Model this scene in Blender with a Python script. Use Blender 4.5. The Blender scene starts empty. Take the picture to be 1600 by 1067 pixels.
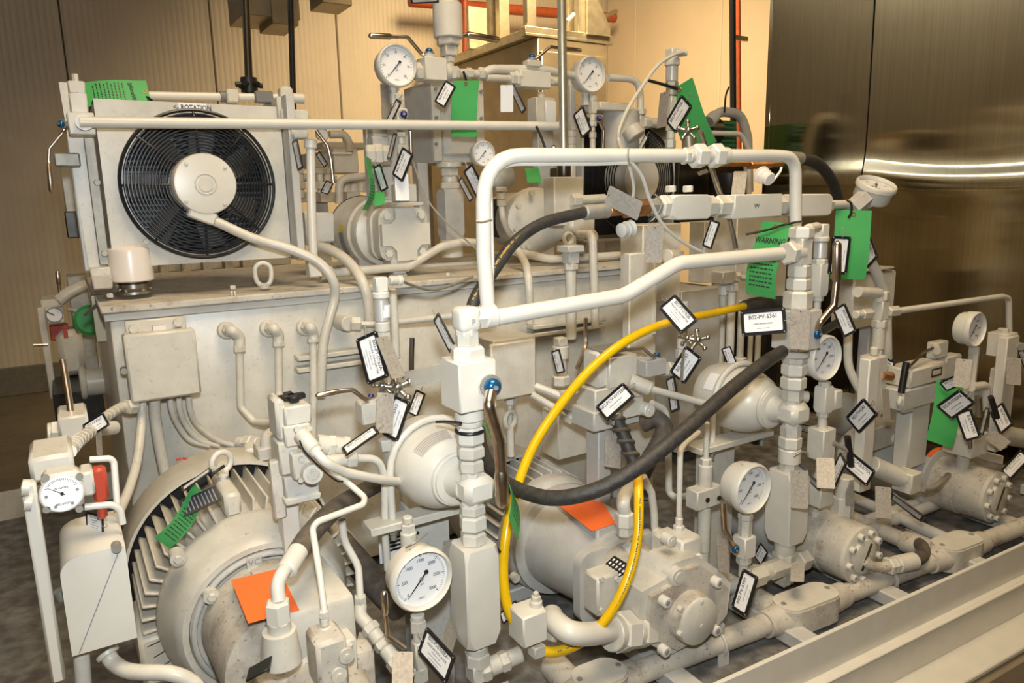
import bpy, bmesh, math, random
from mathutils import Vector as V, Matrix as M
random.seed(7)
SC = bpy.context.scene
COL = SC.collection
# ---------------------------------------------------------------- camera
F = 1150.0
CAM = V((0, 0, 1.6))
yaw, pit, rol = (math.radians(a) for a in (31.5, 11.0, 1.2))
FW = V((math.sin(yaw)*math.cos(pit), math.cos(yaw)*math.cos(pit), -math.sin(pit)))
_r = V((math.cos(yaw), -math.sin(yaw), 0)); _u = _r.cross(FW)
RT = _r*math.cos(rol) - _u*math.sin(rol)
UP = _u*math.cos(rol) + _r*math.sin(rol)
cd = bpy.data.cameras.new('camera'); cd.sensor_width = 36; cd.lens = F*36/1600; cd.clip_start = 0.05
cam = bpy.data.objects.new('camera', cd); COL.objects.link(cam); SC.camera = cam
cam.matrix_world = M(((RT.x, UP.x, -FW.x, CAM.x), (RT.y, UP.y, -FW.y, CAM.y), (RT.z, UP.z, -FW.z, CAM.z), (0, 0, 0, 1)))
# ---------------------------------------------------------------- world, lights, exposure
SC.view_settings.view_transform = 'Standard'; SC.view_settings.look = 'None'
SC.view_settings.gamma = 1; SC.view_settings.use_curve_mapping = False
SC.view_settings.exposure = 0.02
w = bpy.data.worlds.new('world'); SC.world = w; w.use_nodes = True
w.node_tree.nodes['Background'].inputs[0].default_value = (1.0, 0.72, 0.42, 1)
w.node_tree.nodes['Background'].inputs[1].default_value = 0.12

def area(name, loc, target, size, power, col, sy=None):
    l = bpy.data.lights.new(name, 'AREA'); l.energy = power; l.color = col; l.size = size
    if sy: l.shape = 'RECTANGLE'; l.size_y = sy
    o = bpy.data.objects.new(name, l); COL.objects.link(o); o.location = loc
    o.rotation_euler = (V(target)-V(loc)).to_track_quat('-Z', 'Y').to_euler()
    return o
# the photographer's flash, in the hot shoe just above the lens
fl = area('flash_light', CAM + UP*0.13 + FW*0.02, CAM + FW*3 + RT*.1 + UP*.2, 0.06, 12.0, (0.86, 0.94, 1.0)); fl.data.spread = math.radians(128)
# warm ceiling lamps of the hall, plus one added fill
WARM = (1.0, 0.68, 0.32)
def lamp(*a, spread=180):
    o = area(*a); o.data.spread = math.radians(spread)
lamp('ceiling_lamp_behind_machine', (2.9, 3.7, 3.95), (3.6, 5.2, 1.5), 1.0, 124, (1.0, 0.70, 0.37), spread=125)
lamp('ceiling_lamp_above_machine', (0.7, 0.4, 3.9), (1.1, 1.2, 0), 1.5, 50, (1.0, 0.79, 0.52), spread=130)
lamp('added_fill_lamp', (-1.8, -2.0, 3.9), (-1.5, -1.5, 0), 1.6, 22, WARM)  # added lamp for soft warm ambient, not a known fixture

# ---------------------------------------------------------------- pixel + depth -> point
def ray(x, y): return FW + RT*((x-800)/F) - UP*((y-533.5)/F)
def P(x, y, Y):
    v = ray(x, y); return CAM + v*(Y/v.y)
def PZ(x, y, z):
    v = ray(x, y); return CAM + v*((z-CAM.z)/v.z)
def PX(x, y, X):
    v = ray(x, y); return CAM + v*(X/v.x)
def dep(p): return (V(p)-CAM).dot(FW)
def mm(px, p): return px*dep(p)/F
X_, Y_, Z_ = V((1, 0, 0)), V((0, 1, 0)), V((0, 0, 1))

# ---------------------------------------------------------------- materials
MAT = {}
def mat(name, col, rough=0.5, metal=0.0, var=0.0, dirt=None, dirt_amt=0.0, scale=30, bump=0.0, bscale=60, emit=0, coat=0, spec=0.5):
    m = bpy.data.materials.new(name); m.use_nodes = True; nt = m.node_tree; b = nt.nodes['Principled BSDF']
    b.inputs['Base Color'].default_value = (*col, 1); b.inputs['Roughness'].default_value = rough; b.inputs['Metallic'].default_value = metal
    b.inputs['Specular IOR Level'].default_value = spec
    if coat: b.inputs['Coat Weight'].default_value = coat
    if emit: b.inputs['Emission Color'].default_value = (*col, 1); b.inputs['Emission Strength'].default_value = emit
    if var or dirt:
        tc = nt.nodes.new('ShaderNodeTexCoord')
        geo = nt.nodes.new('ShaderNodeNewGeometry')
        n = nt.nodes.new('ShaderNodeTexNoise'); n.inputs['Scale'].default_value = scale; n.inputs['Detail'].default_value = 5
        nt.links.new(geo.outputs['Position'], n.inputs['Vector'])
        r = nt.nodes.new('ShaderNodeValToRGB')
        r.color_ramp.elements[0].position = 0.35; r.color_ramp.elements[1].position = 0.65
        r.color_ramp.elements[0].color = (*[c*(1-var) for c in col], 1); r.color_ramp.elements[1].color = (*[min(1, c*(1+var)) for c in col], 1)
        nt.links.new(n.outputs['Fac'], r.inputs['Fac']); out = r.outputs['Color']
        if dirt:
            n2 = nt.nodes.new('ShaderNodeTexNoise'); n2.inputs['Scale'].default_value = scale*0.45; n2.inputs['Detail'].default_value = 9; n2.inputs['Roughness'].default_value = 0.7
            nt.links.new(geo.outputs['Position'], n2.inputs['Vector'])
            r2 = nt.nodes.new('ShaderNodeValToRGB'); r2.color_ramp.elements[0].position = 0.50; r2.color_ramp.elements[1].position = 0.75
            r2.color_ramp.elements[1].color = (dirt_amt,)*3 + (1,)
            nt.links.new(n2.outputs['Fac'], r2.inputs['Fac'])
            mx = nt.nodes.new('ShaderNodeMixRGB'); mx.inputs[2].default_value = (*dirt, 1)
            nt.links.new(r2.outputs['Color'], mx.inputs[0]); nt.links.new(out, mx.inputs[1]); out = mx.outputs[0]
            n3 = nt.nodes.new('ShaderNodeTexNoise'); n3.inputs['Scale'].default_value = scale*5; n3.inputs['Detail'].default_value = 3
            nt.links.new(geo.outputs['Position'], n3.inputs['Vector'])
            r3 = nt.nodes.new('ShaderNodeValToRGB'); r3.color_ramp.elements[0].position = 0.63; r3.color_ramp.elements[1].position = 0.70
            r3.color_ramp.elements[1].color = (min(.8, dirt_amt*.7),)*3 + (1,)
            nt.links.new(n3.outputs['Fac'], r3.inputs['Fac'])
            mx = nt.nodes.new('ShaderNodeMixRGB'); mx.inputs[2].default_value = (*[c*.6 for c in dirt], 1)
            nt.links.new(r3.outputs['Color'], mx.inputs[0]); nt.links.new(out, mx.inputs[1]); out = mx.outputs[0]
        nt.links.new(out, b.inputs['Base Color'])
    if bump:
        geo = nt.nodes.new('ShaderNodeNewGeometry')
        n = nt.nodes.new('ShaderNodeTexNoise'); n.inputs['Scale'].default_value = bscale; n.inputs['Detail'].default_value = 4
        nt.links.new(geo.outputs['Position'], n.inputs['Vector'])
        bp = nt.nodes.new('ShaderNodeBump'); bp.inputs['Strength'].default_value = bump; bp.inputs['Distance'].default_value = 0.002
        nt.links.new(n.outputs['Fac'], bp.inputs['Height']); nt.links.new(bp.outputs['Normal'], b.inputs['Normal'])
    MAT[name] = m; return m
DUST = (0.30, 0.22, 0.13)
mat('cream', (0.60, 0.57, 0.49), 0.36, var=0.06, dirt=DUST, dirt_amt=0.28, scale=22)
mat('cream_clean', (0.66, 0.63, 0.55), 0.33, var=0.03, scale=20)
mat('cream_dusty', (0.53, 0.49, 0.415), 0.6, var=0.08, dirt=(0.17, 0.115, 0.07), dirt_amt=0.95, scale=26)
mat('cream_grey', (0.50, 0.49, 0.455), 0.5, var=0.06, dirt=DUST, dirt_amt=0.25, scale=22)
mat('off_white', (0.80, 0.73, 0.66), 0.3, var=0.02)
mat('chrome', (0.52, 0.49, 0.44), 0.30, 1.0)
mat('handle_steel', (0.58, 0.48, 0.38), 0.28, 1.0, var=0.15, scale=60)
mat('zinc', (0.38, 0.36, 0.31), 0.55, 0.6, var=0.1, scale=50)
mat('galvanised', (0.62, 0.58, 0.44), 0.4, 0.9, var=0.12, scale=18)
mat('stamped_steel', (0.40, 0.365, 0.315), 0.6, 0.3, var=0.12, scale=160, bump=0.2, bscale=350)
mat('bright_plate', (0.78, 0.78, 0.78), 0.6, 0.1)
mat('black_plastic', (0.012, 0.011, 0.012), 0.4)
mat('black_rubber', (0.035, 0.031, 0.027), 0.5, var=0.3, scale=90, bump=0.5, bscale=400)
mat('rubber_grey', (0.085, 0.072, 0.058), 0.6, var=0.3, dirt=DUST, dirt_amt=0.5, scale=40, bump=0.4, bscale=300)
mat('black_wire', (0.012, 0.013, 0.016), 0.28)
mat('dark_bronze', (0.10, 0.085, 0.06), 0.35, 0.9)
mat('fan_blade', (0.42, 0.39, 0.35), 0.5, 0.2)
mat('silver', (0.62, 0.60, 0.57), 0.35, 0.35)
mat('radiator_core', (0.02, 0.02, 0.022), 0.5, 0.3, var=0.5, scale=120)
mat('label_white', (0.88, 0.87, 0.86), 0.35)
mat('ink', (0.02, 0.02, 0.025), 0.5)
mat('ink_gold', (0.60, 0.38, 0.06), 0.5)
mat('ink_red', (0.55, 0.08, 0.05), 0.5)
mat('green_paper', (0.06, 0.37, 0.10), 0.55, var=0.05, scale=12)
mat('green_dark', (0.02, 0.16, 0.05), 0.5, var=0.1)
mat('orange_sticker', (0.95, 0.17, 0.025), 0.5)
mat('yellow_hose', (0.78, 0.47, 0.005), 0.25, var=0.06, scale=20)
mat('yellow_label', (0.8, 0.6, 0.05), 0.5)
mat('blue_cap', (0.02, 0.13, 0.30), 0.22, 0.6)
mat('purple_cap', (0.07, 0.06, 0.22), 0.3, 0.6)
mat('red_paint', (0.45, 0.06, 0.03), 0.4)
mat('red_pipe', (0.42, 0.09, 0.03), 0.4, var=0.1)
mat('copper', (0.55, 0.28, 0.12), 0.4, 0.9, var=0.2)
mat('dial_white', (0.88, 0.88, 0.87), 0.5)
mat('steel_sheet', (0.36, 0.31, 0.22), 0.45, 0.7, var=0.1, scale=8)
mat('dark_steel', (0.05, 0.048, 0.042), 0.4, 0.7, var=0.2)
mat('wall_panel', (0.62, 0.56, 0.45), 0.5, var=0.03, scale=5)
mat('wall_smooth', (0.72, 0.63, 0.48), 0.5, var=0.02, scale=4)
mat('base_grey', (0.17, 0.16, 0.13), 0.6, var=0.1)
mat('floor', (0.15, 0.125, 0.075), 0.55, var=0.12, dirt=(0.06, 0.045, 0.03), dirt_amt=0.8, scale=6, bump=0.2)
mat('concrete', (0.34, 0.27, 0.18), 0.75, var=0.08, dirt=(0.16, 0.12, 0.08), dirt_amt=0.5, scale=9, bump=0.3)
mat('deck', (0.165, 0.16, 0.15), 0.7, var=0.4, dirt=(0.085, 0.06, 0.042), dirt_amt=0.9, scale=24, bump=0.5)
mat('ceiling', (0.35, 0.30, 0.23), 0.7)
mat('tape_grey', (0.16, 0.16, 0.15), 0.5)
mat('lamp_tube', (0.85, 0.92, 1.0), 0.5, emit=18)
mat('print_grey', (0.25, 0.25, 0.27), 0.6)
mat('sticker_cream', (0.55, 0.50, 0.42), 0.5)

def mat_glass():
    m = bpy.data.materials.new('gauge_glass'); m.use_nodes = True; nt = m.node_tree; nt.nodes.clear()
    o = nt.nodes.new('ShaderNodeOutputMaterial'); t = nt.nodes.new('ShaderNodeBsdfTransparent'); g = nt.nodes.new('ShaderNodeBsdfGlossy')
    g.inputs['Roughness'].default_value = 0.05; fr = nt.nodes.new('ShaderNodeFresnel'); fr.inputs[0].default_value = 1.45
    x = nt.nodes.new('ShaderNodeMixShader'); gb = nt.nodes.new('ShaderNodeNewGeometry'); mu = nt.nodes.new('ShaderNodeMath'); mu.operation = 'MULTIPLY_ADD'; mu.inputs[1].default_value = -1; mu.inputs[2].default_value = 1; m2 = nt.nodes.new('ShaderNodeMath'); m2.operation = 'MULTIPLY'; nt.links.new(gb.outputs['Backfacing'], mu.inputs[0]); nt.links.new(mu.outputs[0], m2.inputs[0]); nt.links.new(fr.outputs[0], m2.inputs[1]); nt.links.new(m2.outputs[0], x.inputs[0]); nt.links.new(t.outputs[0], x.inputs[1]); nt.links.new(g.outputs[0], x.inputs[2])
    nt.links.new(x.outputs[0], o.inputs[0]); MAT['gauge_glass'] = m
mat_glass()
def mat_brushed():
    m = bpy.data.materials.new('stainless'); m.use_nodes = True; nt = m.node_tree; b = nt.nodes['Principled BSDF']
    b.inputs['Metallic'].default_value = 1; b.inputs['Roughness'].default_value = 0.11
    b.inputs['Anisotropic'].default_value = 1.0
    tc = nt.nodes.new('ShaderNodeNewGeometry'); mp = nt.nodes.new('ShaderNodeMapping'); mp.inputs['Scale'].default_value = (160, 160, 1.2)
    nt.links.new(tc.outputs['Position'], mp.inputs['Vector'])
    n = nt.nodes.new('ShaderNodeTexNoise'); n.inputs['Scale'].default_value = 1.0; n.inputs['Detail'].default_value = 3
    nt.links.new(mp.outputs[0], n.inputs['Vector'])
    r = nt.nodes.new('ShaderNodeValToRGB'); r.color_ramp.elements[0].color = (0.50, 0.41, 0.25, 1); r.color_ramp.elements[1].color = (0.76, 0.65, 0.44, 1)
    nt.links.new(n.outputs['Fac'], r.inputs['Fac']); nt.links.new(r.outputs[0], b.inputs['Base Color'])
    tn = nt.nodes.new('ShaderNodeTangent'); tn.direction_type = 'RADIAL'; tn.axis = 'Z'; nt.links.new(tn.outputs[0], b.inputs['Tangent'])
    b.inputs['Anisotropic Rotation'].default_value = 0.0
    MAT['stainless'] = m
mat_brushed()

# ---------------------------------------------------------------- geometry
def basis(d, up=None):
    d = V(d).normalized(); a = V(up) if up is not None else (Z_ if abs(d.z) < 0.95 else X_)
    u = (a - d*a.dot(d)).normalized(); s = d.cross(u)
    return s, u, d
class MB:
    def __init__(s): s.bm = bmesh.new()
    def ring(s, c, a, b, r, n, rot=0.0):
        return [s.bm.verts.new(c + a*(r*math.cos(rot+2*math.pi*i/n)) + b*(r*math.sin(rot+2*math.pi*i/n))) for i in range(n)]
    def bridge(s, A, B):
        n = len(A)
        for i in range(n):
            try: s.bm.faces.new((A[i], A[(i+1) % n], B[(i+1) % n], B[i]))
            except ValueError: pass
    def cap(s, A, flip=False):
        try: s.bm.faces.new(A[::-1] if flip else A)
        except ValueError: pass
    def lathe(s, p, axis, prof, n=24, up=None, rot=0.0, caps=True):
        a, b, d = basis(axis, up); p = V(p); prev = None
        for i, (t, r) in enumerate(prof):
            R = s.ring(p + d*t, a, b, max(r, 1e-5), n, rot)
            if prev: s.bridge(prev, R)
            elif caps: s.cap(R, True)
            prev = R
        if caps: s.cap(prev)
        return s
    def cyl(s, p0, p1, r, r2=None, n=16, rot=0.0, bev=0.0):
        p0 = V(p0); p1 = V(p1); L = (p1-p0).length; r2 = r if r2 is None else r2
        if L < 1e-7: return s
        if bev: return s.lathe(p0, p1-p0, [(0, r-bev), (bev, r), (L-bev, r2), (L, r2-bev)], n, rot=rot)
        return s.lathe(p0, p1-p0, [(0, r), (L, r2)], n, rot=rot)
    def hexn(s, p0, p1, r, rot=0.0): # chamfered hexagon
        p0 = V(p0); p1 = V(p1); L = (p1-p0).length; c = min(L*0.18, r*0.16)
        return s.lathe(p0, p1-p0, [(0, r-c), (c, r), (L-c, r), (L, r-c)], 6, rot=rot)
    def box(s, c, sx, sy, sz, ax=None, bev=0.003, seg=1):
        A = ax or (X_, Y_, Z_)
        T = M(((A[0].x*sx, A[1].x*sy, A[2].x*sz, c[0]), (A[0].y*sx, A[1].y*sy, A[2].y*sz, c[1]), (A[0].z*sx, A[1].z*sy, A[2].z*sz, c[2]), (0, 0, 0, 1)))
        g = bmesh.ops.create_cube(s.bm, size=1.0, matrix=T)
        if bev:
            bev = min(bev, 0.45*min(sx, sy, sz))
            es = list({e for v in g['verts'] for e in v.link_edges})
            bmesh.ops.bevel(s.bm, geom=es, offset=bev, segments=seg, affect='EDGES', profile=0.5)
        return s
    def tube(s, pts, r, n=10, caps=True, rad=None, flat=1.0):
        pts = [V(p) for p in pts]
        q = [pts[0]]
        for p in pts[1:]:
            if (p-q[-1]).length > 1e-6: q.append(p)
        pts = q; N = len(pts)
        if N < 2: return s
        t = (pts[1]-pts[0]).normalized(); a, b, _ = basis(t); prev = None
        for i in range(N):
            tn = (pts[min(i+1, N-1)]-pts[max(i-1, 0)]).normalized()
            a = (a - tn*a.dot(tn)).normalized(); b = tn.cross(a)
            R = s.ring(pts[i], a, b*flat, rad[i] if rad else r, n)
            if prev: s.bridge(prev, R)
            elif caps: s.cap(R, True)
            prev = R
        if caps: s.cap(prev)
        return s
    def torus(s, c, axis, R, r, n=32, m=8, a0=0, a1=2*math.pi, up=None):
        a, b, d = basis(axis, up); full = abs(a1-a0-2*math.pi) < 1e-4
        pts = [V(c)+a*(R*math.cos(a0+(a1-a0)*i/n))+b*(R*math.sin(a0+(a1-a0)*i/n)) for i in range(n + (0 if full else 1))]
        if not full: return s.tube(pts, r, m)
        prev = first = None
        for i in range(n):
            an = 2*math.pi*i/n; o = a*math.cos(an)+b*math.sin(an)
            Rg = [s.bm.verts.new(V(c)+o*(R+r*math.cos(2*math.pi*j/m))+d*(r*math.sin(2*math.pi*j/m))) for j in range(m)]
            if prev: s.bridge(Rg, prev)
            else: first = Rg
            prev = Rg
        s.bridge(first, prev); return s
    def prism(s, poly, o, ex, ey, ez, depth):  # polygon in the (ex,ey) plane, pushed along ez
        A = [s.bm.verts.new(V(o)+ex*x+ey*y) for x, y in poly]; B = [s.bm.verts.new(V(o)+ex*x+ey*y+ez*depth) for x, y in poly]
        s.cap(A, True); s.cap(B); s.bridge(A, B); return s
    def quad(s, a, b, c, d):
        s.bm.faces.new([s.bm.verts.new(V(p)) for p in (a, b, c, d)]); return s
    def sphere(s, c, r, n=16):
        return s.lathe(V(c)-Z_*r, Z_, [(r-r*math.cos(math.pi*i/8), r*math.sin(math.pi*i/8)) for i in range(9)], n, caps=False)
    def mesh(s, name, off=None, ang=38):
        if off is not None: bmesh.ops.translate(s.bm, verts=s.bm.verts, vec=-V(off))
        bmesh.ops.recalc_face_normals(s.bm, faces=s.bm.faces)
        me = bpy.data.meshes.new(name); s.bm.to_mesh(me); s.bm.free()
        me.shade_smooth(); me.set_sharp_from_angle(angle=math.radians(ang))
        return me
def arcs(pts, R, k=6):
    """round the corners of a polyline"""
    pts = [V(p) for p in pts]; out = [pts[0]]
    for i in range(1, len(pts)-1):
        a, b, c = pts[i-1], pts[i], pts[i+1]; u = (a-b); v = (c-b); lu, lv = u.length, v.length; u = u/lu; v = v/lv
        an = u.angle(v)
        if an > 3.05: out.append(b); continue
        t = min(R/math.tan(an/2), lu*0.48, lv*0.48)
        p, q = b+u*t, b+v*t
        for j in range(k+1):
            f = j/k; out.append(p*(1-f)**2 + b*(2*f*(1-f)) + q*f*f)
    out.append(pts[-1]); return out
def spl(pts, k=8):
    pts = [V(p) for p in pts]; n = len(pts); out = []
    for i in range(n-1):
        p0 = pts[i-1] if i else pts[0]*2-pts[1]; p1 = pts[i]; p2 = pts[i+1]; p3 = pts[i+2] if i+2 < n else pts[-1]*2-pts[-2]
        for j in range(k):
            t = j/k
            out.append(0.5*((2*p1)+(p2-p0)*t+(2*p0-5*p1+4*p2-p3)*t*t+(3*p1-p0-3*p2+p3)*t**3))
    out.append(pts[-1]); return out

# ---------------------------------------------------------------- objects
def props(o, label, cat, group=None, kind=None):
    if label: o['label'] = label
    if cat: o['category'] = cat
    if group: o['group'] = group
    if kind: o['kind'] = kind
    return o
def thing(name, label, cat, loc, group=None, mw=None):
    o = bpy.data.objects.new(name, None); COL.objects.link(o); o.empty_display_size = 0.02
    if mw is not None: o.matrix_world = mw
    else: o.location = V(loc)
    o['_o'] = 1
    return props(o, label, cat, group)
def root_loc(o):
    while o.parent: o = o.parent
    return V(o.location)
def part(name, m, mb, parent, label=None, ang=38):
    me = mb.mesh(name, root_loc(parent), ang); me.materials.append(MAT[m])
    o = bpy.data.objects.new(name, me); COL.objects.link(o); o.parent = parent
    if label: o['label'] = label
    return o
def inst(name, me, parent, label=None):
    o = bpy.data.objects.new(name, me); COL.objects.link(o); o.parent = parent
    if label: o['label'] = label
    return o
def lmesh(name, m, mb, ang=38):
    me = mb.mesh(name, None, ang); me.materials.append(MAT[m]); return me
def parts(name, m, T, mbs):
    for b in mbs: part(name, m, b, T)
def solo(name, label, cat, m, mb, group=None, ang=38):
    bm = mb.bm; vs = [v.co for v in bm.verts]; lo = V((min(v.x for v in vs), min(v.y for v in vs), min(v.z for v in vs))); hi = V((max(v.x for v in vs), max(v.y for v in vs), max(v.z for v in vs)))
    loc = V(((lo.x+hi.x)/2, (lo.y+hi.y)/2, lo.z))
    me = mb.mesh(name, loc, ang); me.materials.append(MAT[m])
    o = bpy.data.objects.new(name, me); o.location = loc; COL.objects.link(o)
    return props(o, label, cat, group)
def struct(name, m, mb, parent=None, ang=38, label=None):
    me = mb.mesh(name, None, ang); me.materials.append(MAT[m]); o = bpy.data.objects.new(name, me); COL.objects.link(o)
    if parent: o.parent = parent
    else: o['kind'] = 'structure'
    if label: o['label'] = label
    return o
FONTS = {}
def lettering(txt, size, parent, M4, m='ink', sx=1.0, name='lettering', align='CENTER'):
    k = (txt, m, align)
    if k not in FONTS:
        c = bpy.data.curves.new('lettering', 'FONT'); c.body = txt; c.size = 1; c.align_x = align; c.align_y = 'CENTER'; c.resolution_u = 2; c.offset = 0.014
        t = bpy.data.objects.new('lettering', c); me = bpy.data.meshes.new_from_object(t); me.name = 'lettering'
        me.materials.clear(); me.materials.append(MAT[m]); FONTS[k] = me; bpy.data.objects.remove(t); bpy.data.curves.remove(c)
    o = bpy.data.objects.new(name, FONTS[k]); COL.objects.link(o); o.parent = parent
    o.matrix_local = M4 @ M.Diagonal((size*sx, size, 1, 1)); return o
def frame4(o, ex, ey, ez):
    return M(((ex.x, ey.x, ez.x, o[0]), (ex.y, ey.y, ez.y, o[1]), (ex.z, ey.z, ez.z, o[2]), (0, 0, 0, 1)))

# fittings: h hexagon, c cylinder, s square block, o square block with cut corners, b ball/bead
FN = {'h': 'hex_nut', 'c': 'sleeve', 's': 'valve_body', 'o': 'valve_body', 'k': 'collar', 'p': 'pipe', 'H': 'hex_nut'}
def fit(T, a, b, k, w, m='cream', name=None, hrot=0.3):
    """w: silhouette width in metres"""
    a = V(a); b = V(b); mb = MB(); d = (b-a)
    if k in 'hH': mb.hexn(a, b, w/1.9, rot=hrot)
    elif k in 'ckp': mb.cyl(a, b, w/2, n=18, bev=(0.0 if k == 'p' else min(0.0025, d.length*0.2)))
    elif k in 'so':
        c = (a+b)/2; th = math.atan2(abs(c.x), abs(c.y))
        if abs(d.normalized().z) > 0.7: s = w/(math.cos(th)+math.sin(th)); dims = (s, s, d.length)
        elif abs(d.normalized().x) > 0.7: s = w; dims = (d.length, s, s)
        else: s = w; dims = (s, d.length, s)
        if k == 's': mb.box(c, *dims, bev=0.0025)
        else:
            dd = d.normalized(); aa, bb, _ = basis(dd, Y_ if abs(dd.y) < 0.7 else Z_)
            L = d.length; q = L*0.13
            prof = [(0, 0.72), (q, 1), (L-q*0.8, 1), (L, 0.8)]; prev = None
            for t, f in prof:
                h = s/2; ch = h*0.10; cut = h*(1-f)
                pts = [(h-ch-cut, h-cut*0.3), (h-cut*0.3, h-ch-cut)]
                ring = []
                for (sxx, syy, fl) in ((1, 1, 0), (1, -1, 1), (-1, -1, 0), (-1, 1, 1)):
                    for (x, y) in (pts if not fl else pts[::-1]): ring.append(mb.bm.verts.new(a+dd*t+aa*(x*sxx)+bb*(y*syy)))
                if prev: mb.bridge(prev, ring)
                else: mb.cap(ring)
                prev = ring
            mb.cap(prev)
    return part(name or FN[k], m, mb, T)
def column(T, px, Y, segs, m='cream'):
    """vertical stack of fittings seen at pixel column px; segs = (y_top, y_bottom, kind, width px)"""
    ym = (segs[0][0]+segs[-1][1])/2; X = P(px, ym, Y).x; out = []
    for s in segs:
        y0, y1, k, w = s[:4]; z0 = P(px, y0, Y).z; z1 = P(px, y1, Y).z
        c = V((X, Y, (z0+z1)/2)); out.append(fit(T, V((X, Y, z1)), V((X, Y, z0)), k, mm(w, c), s[4] if len(s) > 4 and s[4] else m, s[5] if len(s) > 5 else None))
    return X
def along(T, A, B, segs, m='cream'):
    """fittings along a straight run from A to B (points); segs = (pixel x start, end, kind, width px) measured along the run between the end pixels"""
    A = V(A); B = V(B)
    def px(p): v = p-CAM; return 800+F*v.dot(RT)/v.dot(FW)
    def at(x):
        lo, hi = 0.0, 1.0
        inc = px(B) > px(A)
        for _ in range(30):
            md = (lo+hi)/2
            if (px(A.lerp(B, md)) < x) == inc: lo = md
            else: hi = md
        return A.lerp(B, lo)
    for s in segs:
        a, b = at(s[0]), at(s[1]); fit(T, a, b, s[2], mm(s[3], (a+b)/2), s[4] if len(s) > 4 and s[4] else m, s[5] if len(s) > 5 else None)
def pts(*a): return [P(*q) for q in a]
def pipe(name, label, pp, dpx, R=0.03, m='cream', cat='pipe', fits=(), group=None, curve=False, n=12):
    """a bent pipe through pixel points (x, y, Y); dpx its thickness in pixels at the middle; fits = (end index, length px, kind, width px)"""
    q = pts(*pp) if not isinstance(pp[0], V) else pp
    r = mm(dpx, q[len(q)//2])/2
    path = spl(q) if curve else arcs(q, R)
    if not fits: return solo(name, label, cat, m, MB().tube(path, r, n), group)
    T = thing(name, label, cat, q[0], group)
    part('pipe', m, MB().tube(path, r, n), T)
    for (i, L, k, w) in fits:
        a = q[i]; b = q[i+1] if i+1 < len(q) and i >= 0 else q[i-1]
        if i == -1 or i == len(q)-1: b = q[i-1]
        d = (b-a).normalized(); fit(T, a, a+d*mm(L, a), k, mm(w, a), m)
    return T
def bolt(mb, c, d, r, h, sock=True):
    mb.hexn(c, V(c)+V(d)*h, r)
# ---------------------------------------------------------------- kit: gauges, tags, handles
def gauge_kit(case_m, nums, minor):
    k = {}
    # local: the face looks along -Y, up is +Z, case radius 0.05
    k['case'] = lmesh('case', case_m, MB().lathe((0, 0.012, 0), Y_, [(0, .047), (0, .0485), (.030, .0485), (.038, .044), (.038, .02)], 40).lathe((0, .02, .046), Z_, [(0, .012), (.004, .012), (.006, .009)], 12))
    k['bezel'] = lmesh('bezel', case_m, MB().lathe((0, 0.016, 0), -Y_, [(0, .049), (.003, .0535), (.013, .0535), (.017, .051), (.018, .0495), (.014, .0472), (.004, .0468)], 48, caps=False))
    k['dial'] = lmesh('dial', 'dial_white', MB().lathe((0, 0.012, 0), -Y_, [(0, .0470), (.001, .0470)], 40))
    mb = MB()
    def tick(a, r0, r1, wd):
        c, s_ = math.cos(a), math.sin(a)
        q = [V((c*r+t*-s_*wd, .0105, s_*r+t*c*wd)) for r, t in ((r0, -1), (r1, -1), (r1, 1), (r0, 1))]
        mb.quad(*q)
    N = len(nums)-1
    for i in range(N*minor+1):
        a = math.radians(225-270*i/(N*minor)); big = i % minor == 0
        tick(a, .0375 if big else .0395, .0435, .0006 if big else .00028)
    k['ticks'] = lmesh('tick_marks', 'ink', mb)
    mb = MB(); d = V((math.cos(math.radians(228)), 0, math.sin(math.radians(228)))); e = V((-d.z, 0, d.x)); o = V((0, .0085, 0))
    mb.prism([(-.004, -.0014), (.038, -.0003), (.038, .0003), (-.004, .0014)], o, d, e, -Y_, .0008)
    mb.prism([(-.004, -.0012), (-.010, -.0012), (-.012, -.0046), (-.016, -.003), (-.0175, 0), (-.016, .003), (-.012, .0046), (-.010, .0012), (-.004, .0012)], o, d, e, -Y_, .0008)
    k['needle'] = lmesh('needle', 'ink', mb)
    k['pin'] = lmesh('pivot', 'zinc', MB().cyl((0, .010, 0), (0, .0065, 0), .0028, n=12))
    k['glass'] = lmesh('glass', 'gauge_glass', MB().lathe((0, .004, 0), -Y_, [(0, .0471), (.001, .0471)], 32))
    k['nums'] = nums; return k
G_BIG = gauge_kit('cream_clean', ['0', '500', '1000', '1500', '2000', '2500', '3000'], 10)
G_SMALL = gauge_kit('cream_clean', ['0', '10', '20', '30', '40', '50', '60'], 5)
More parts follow.
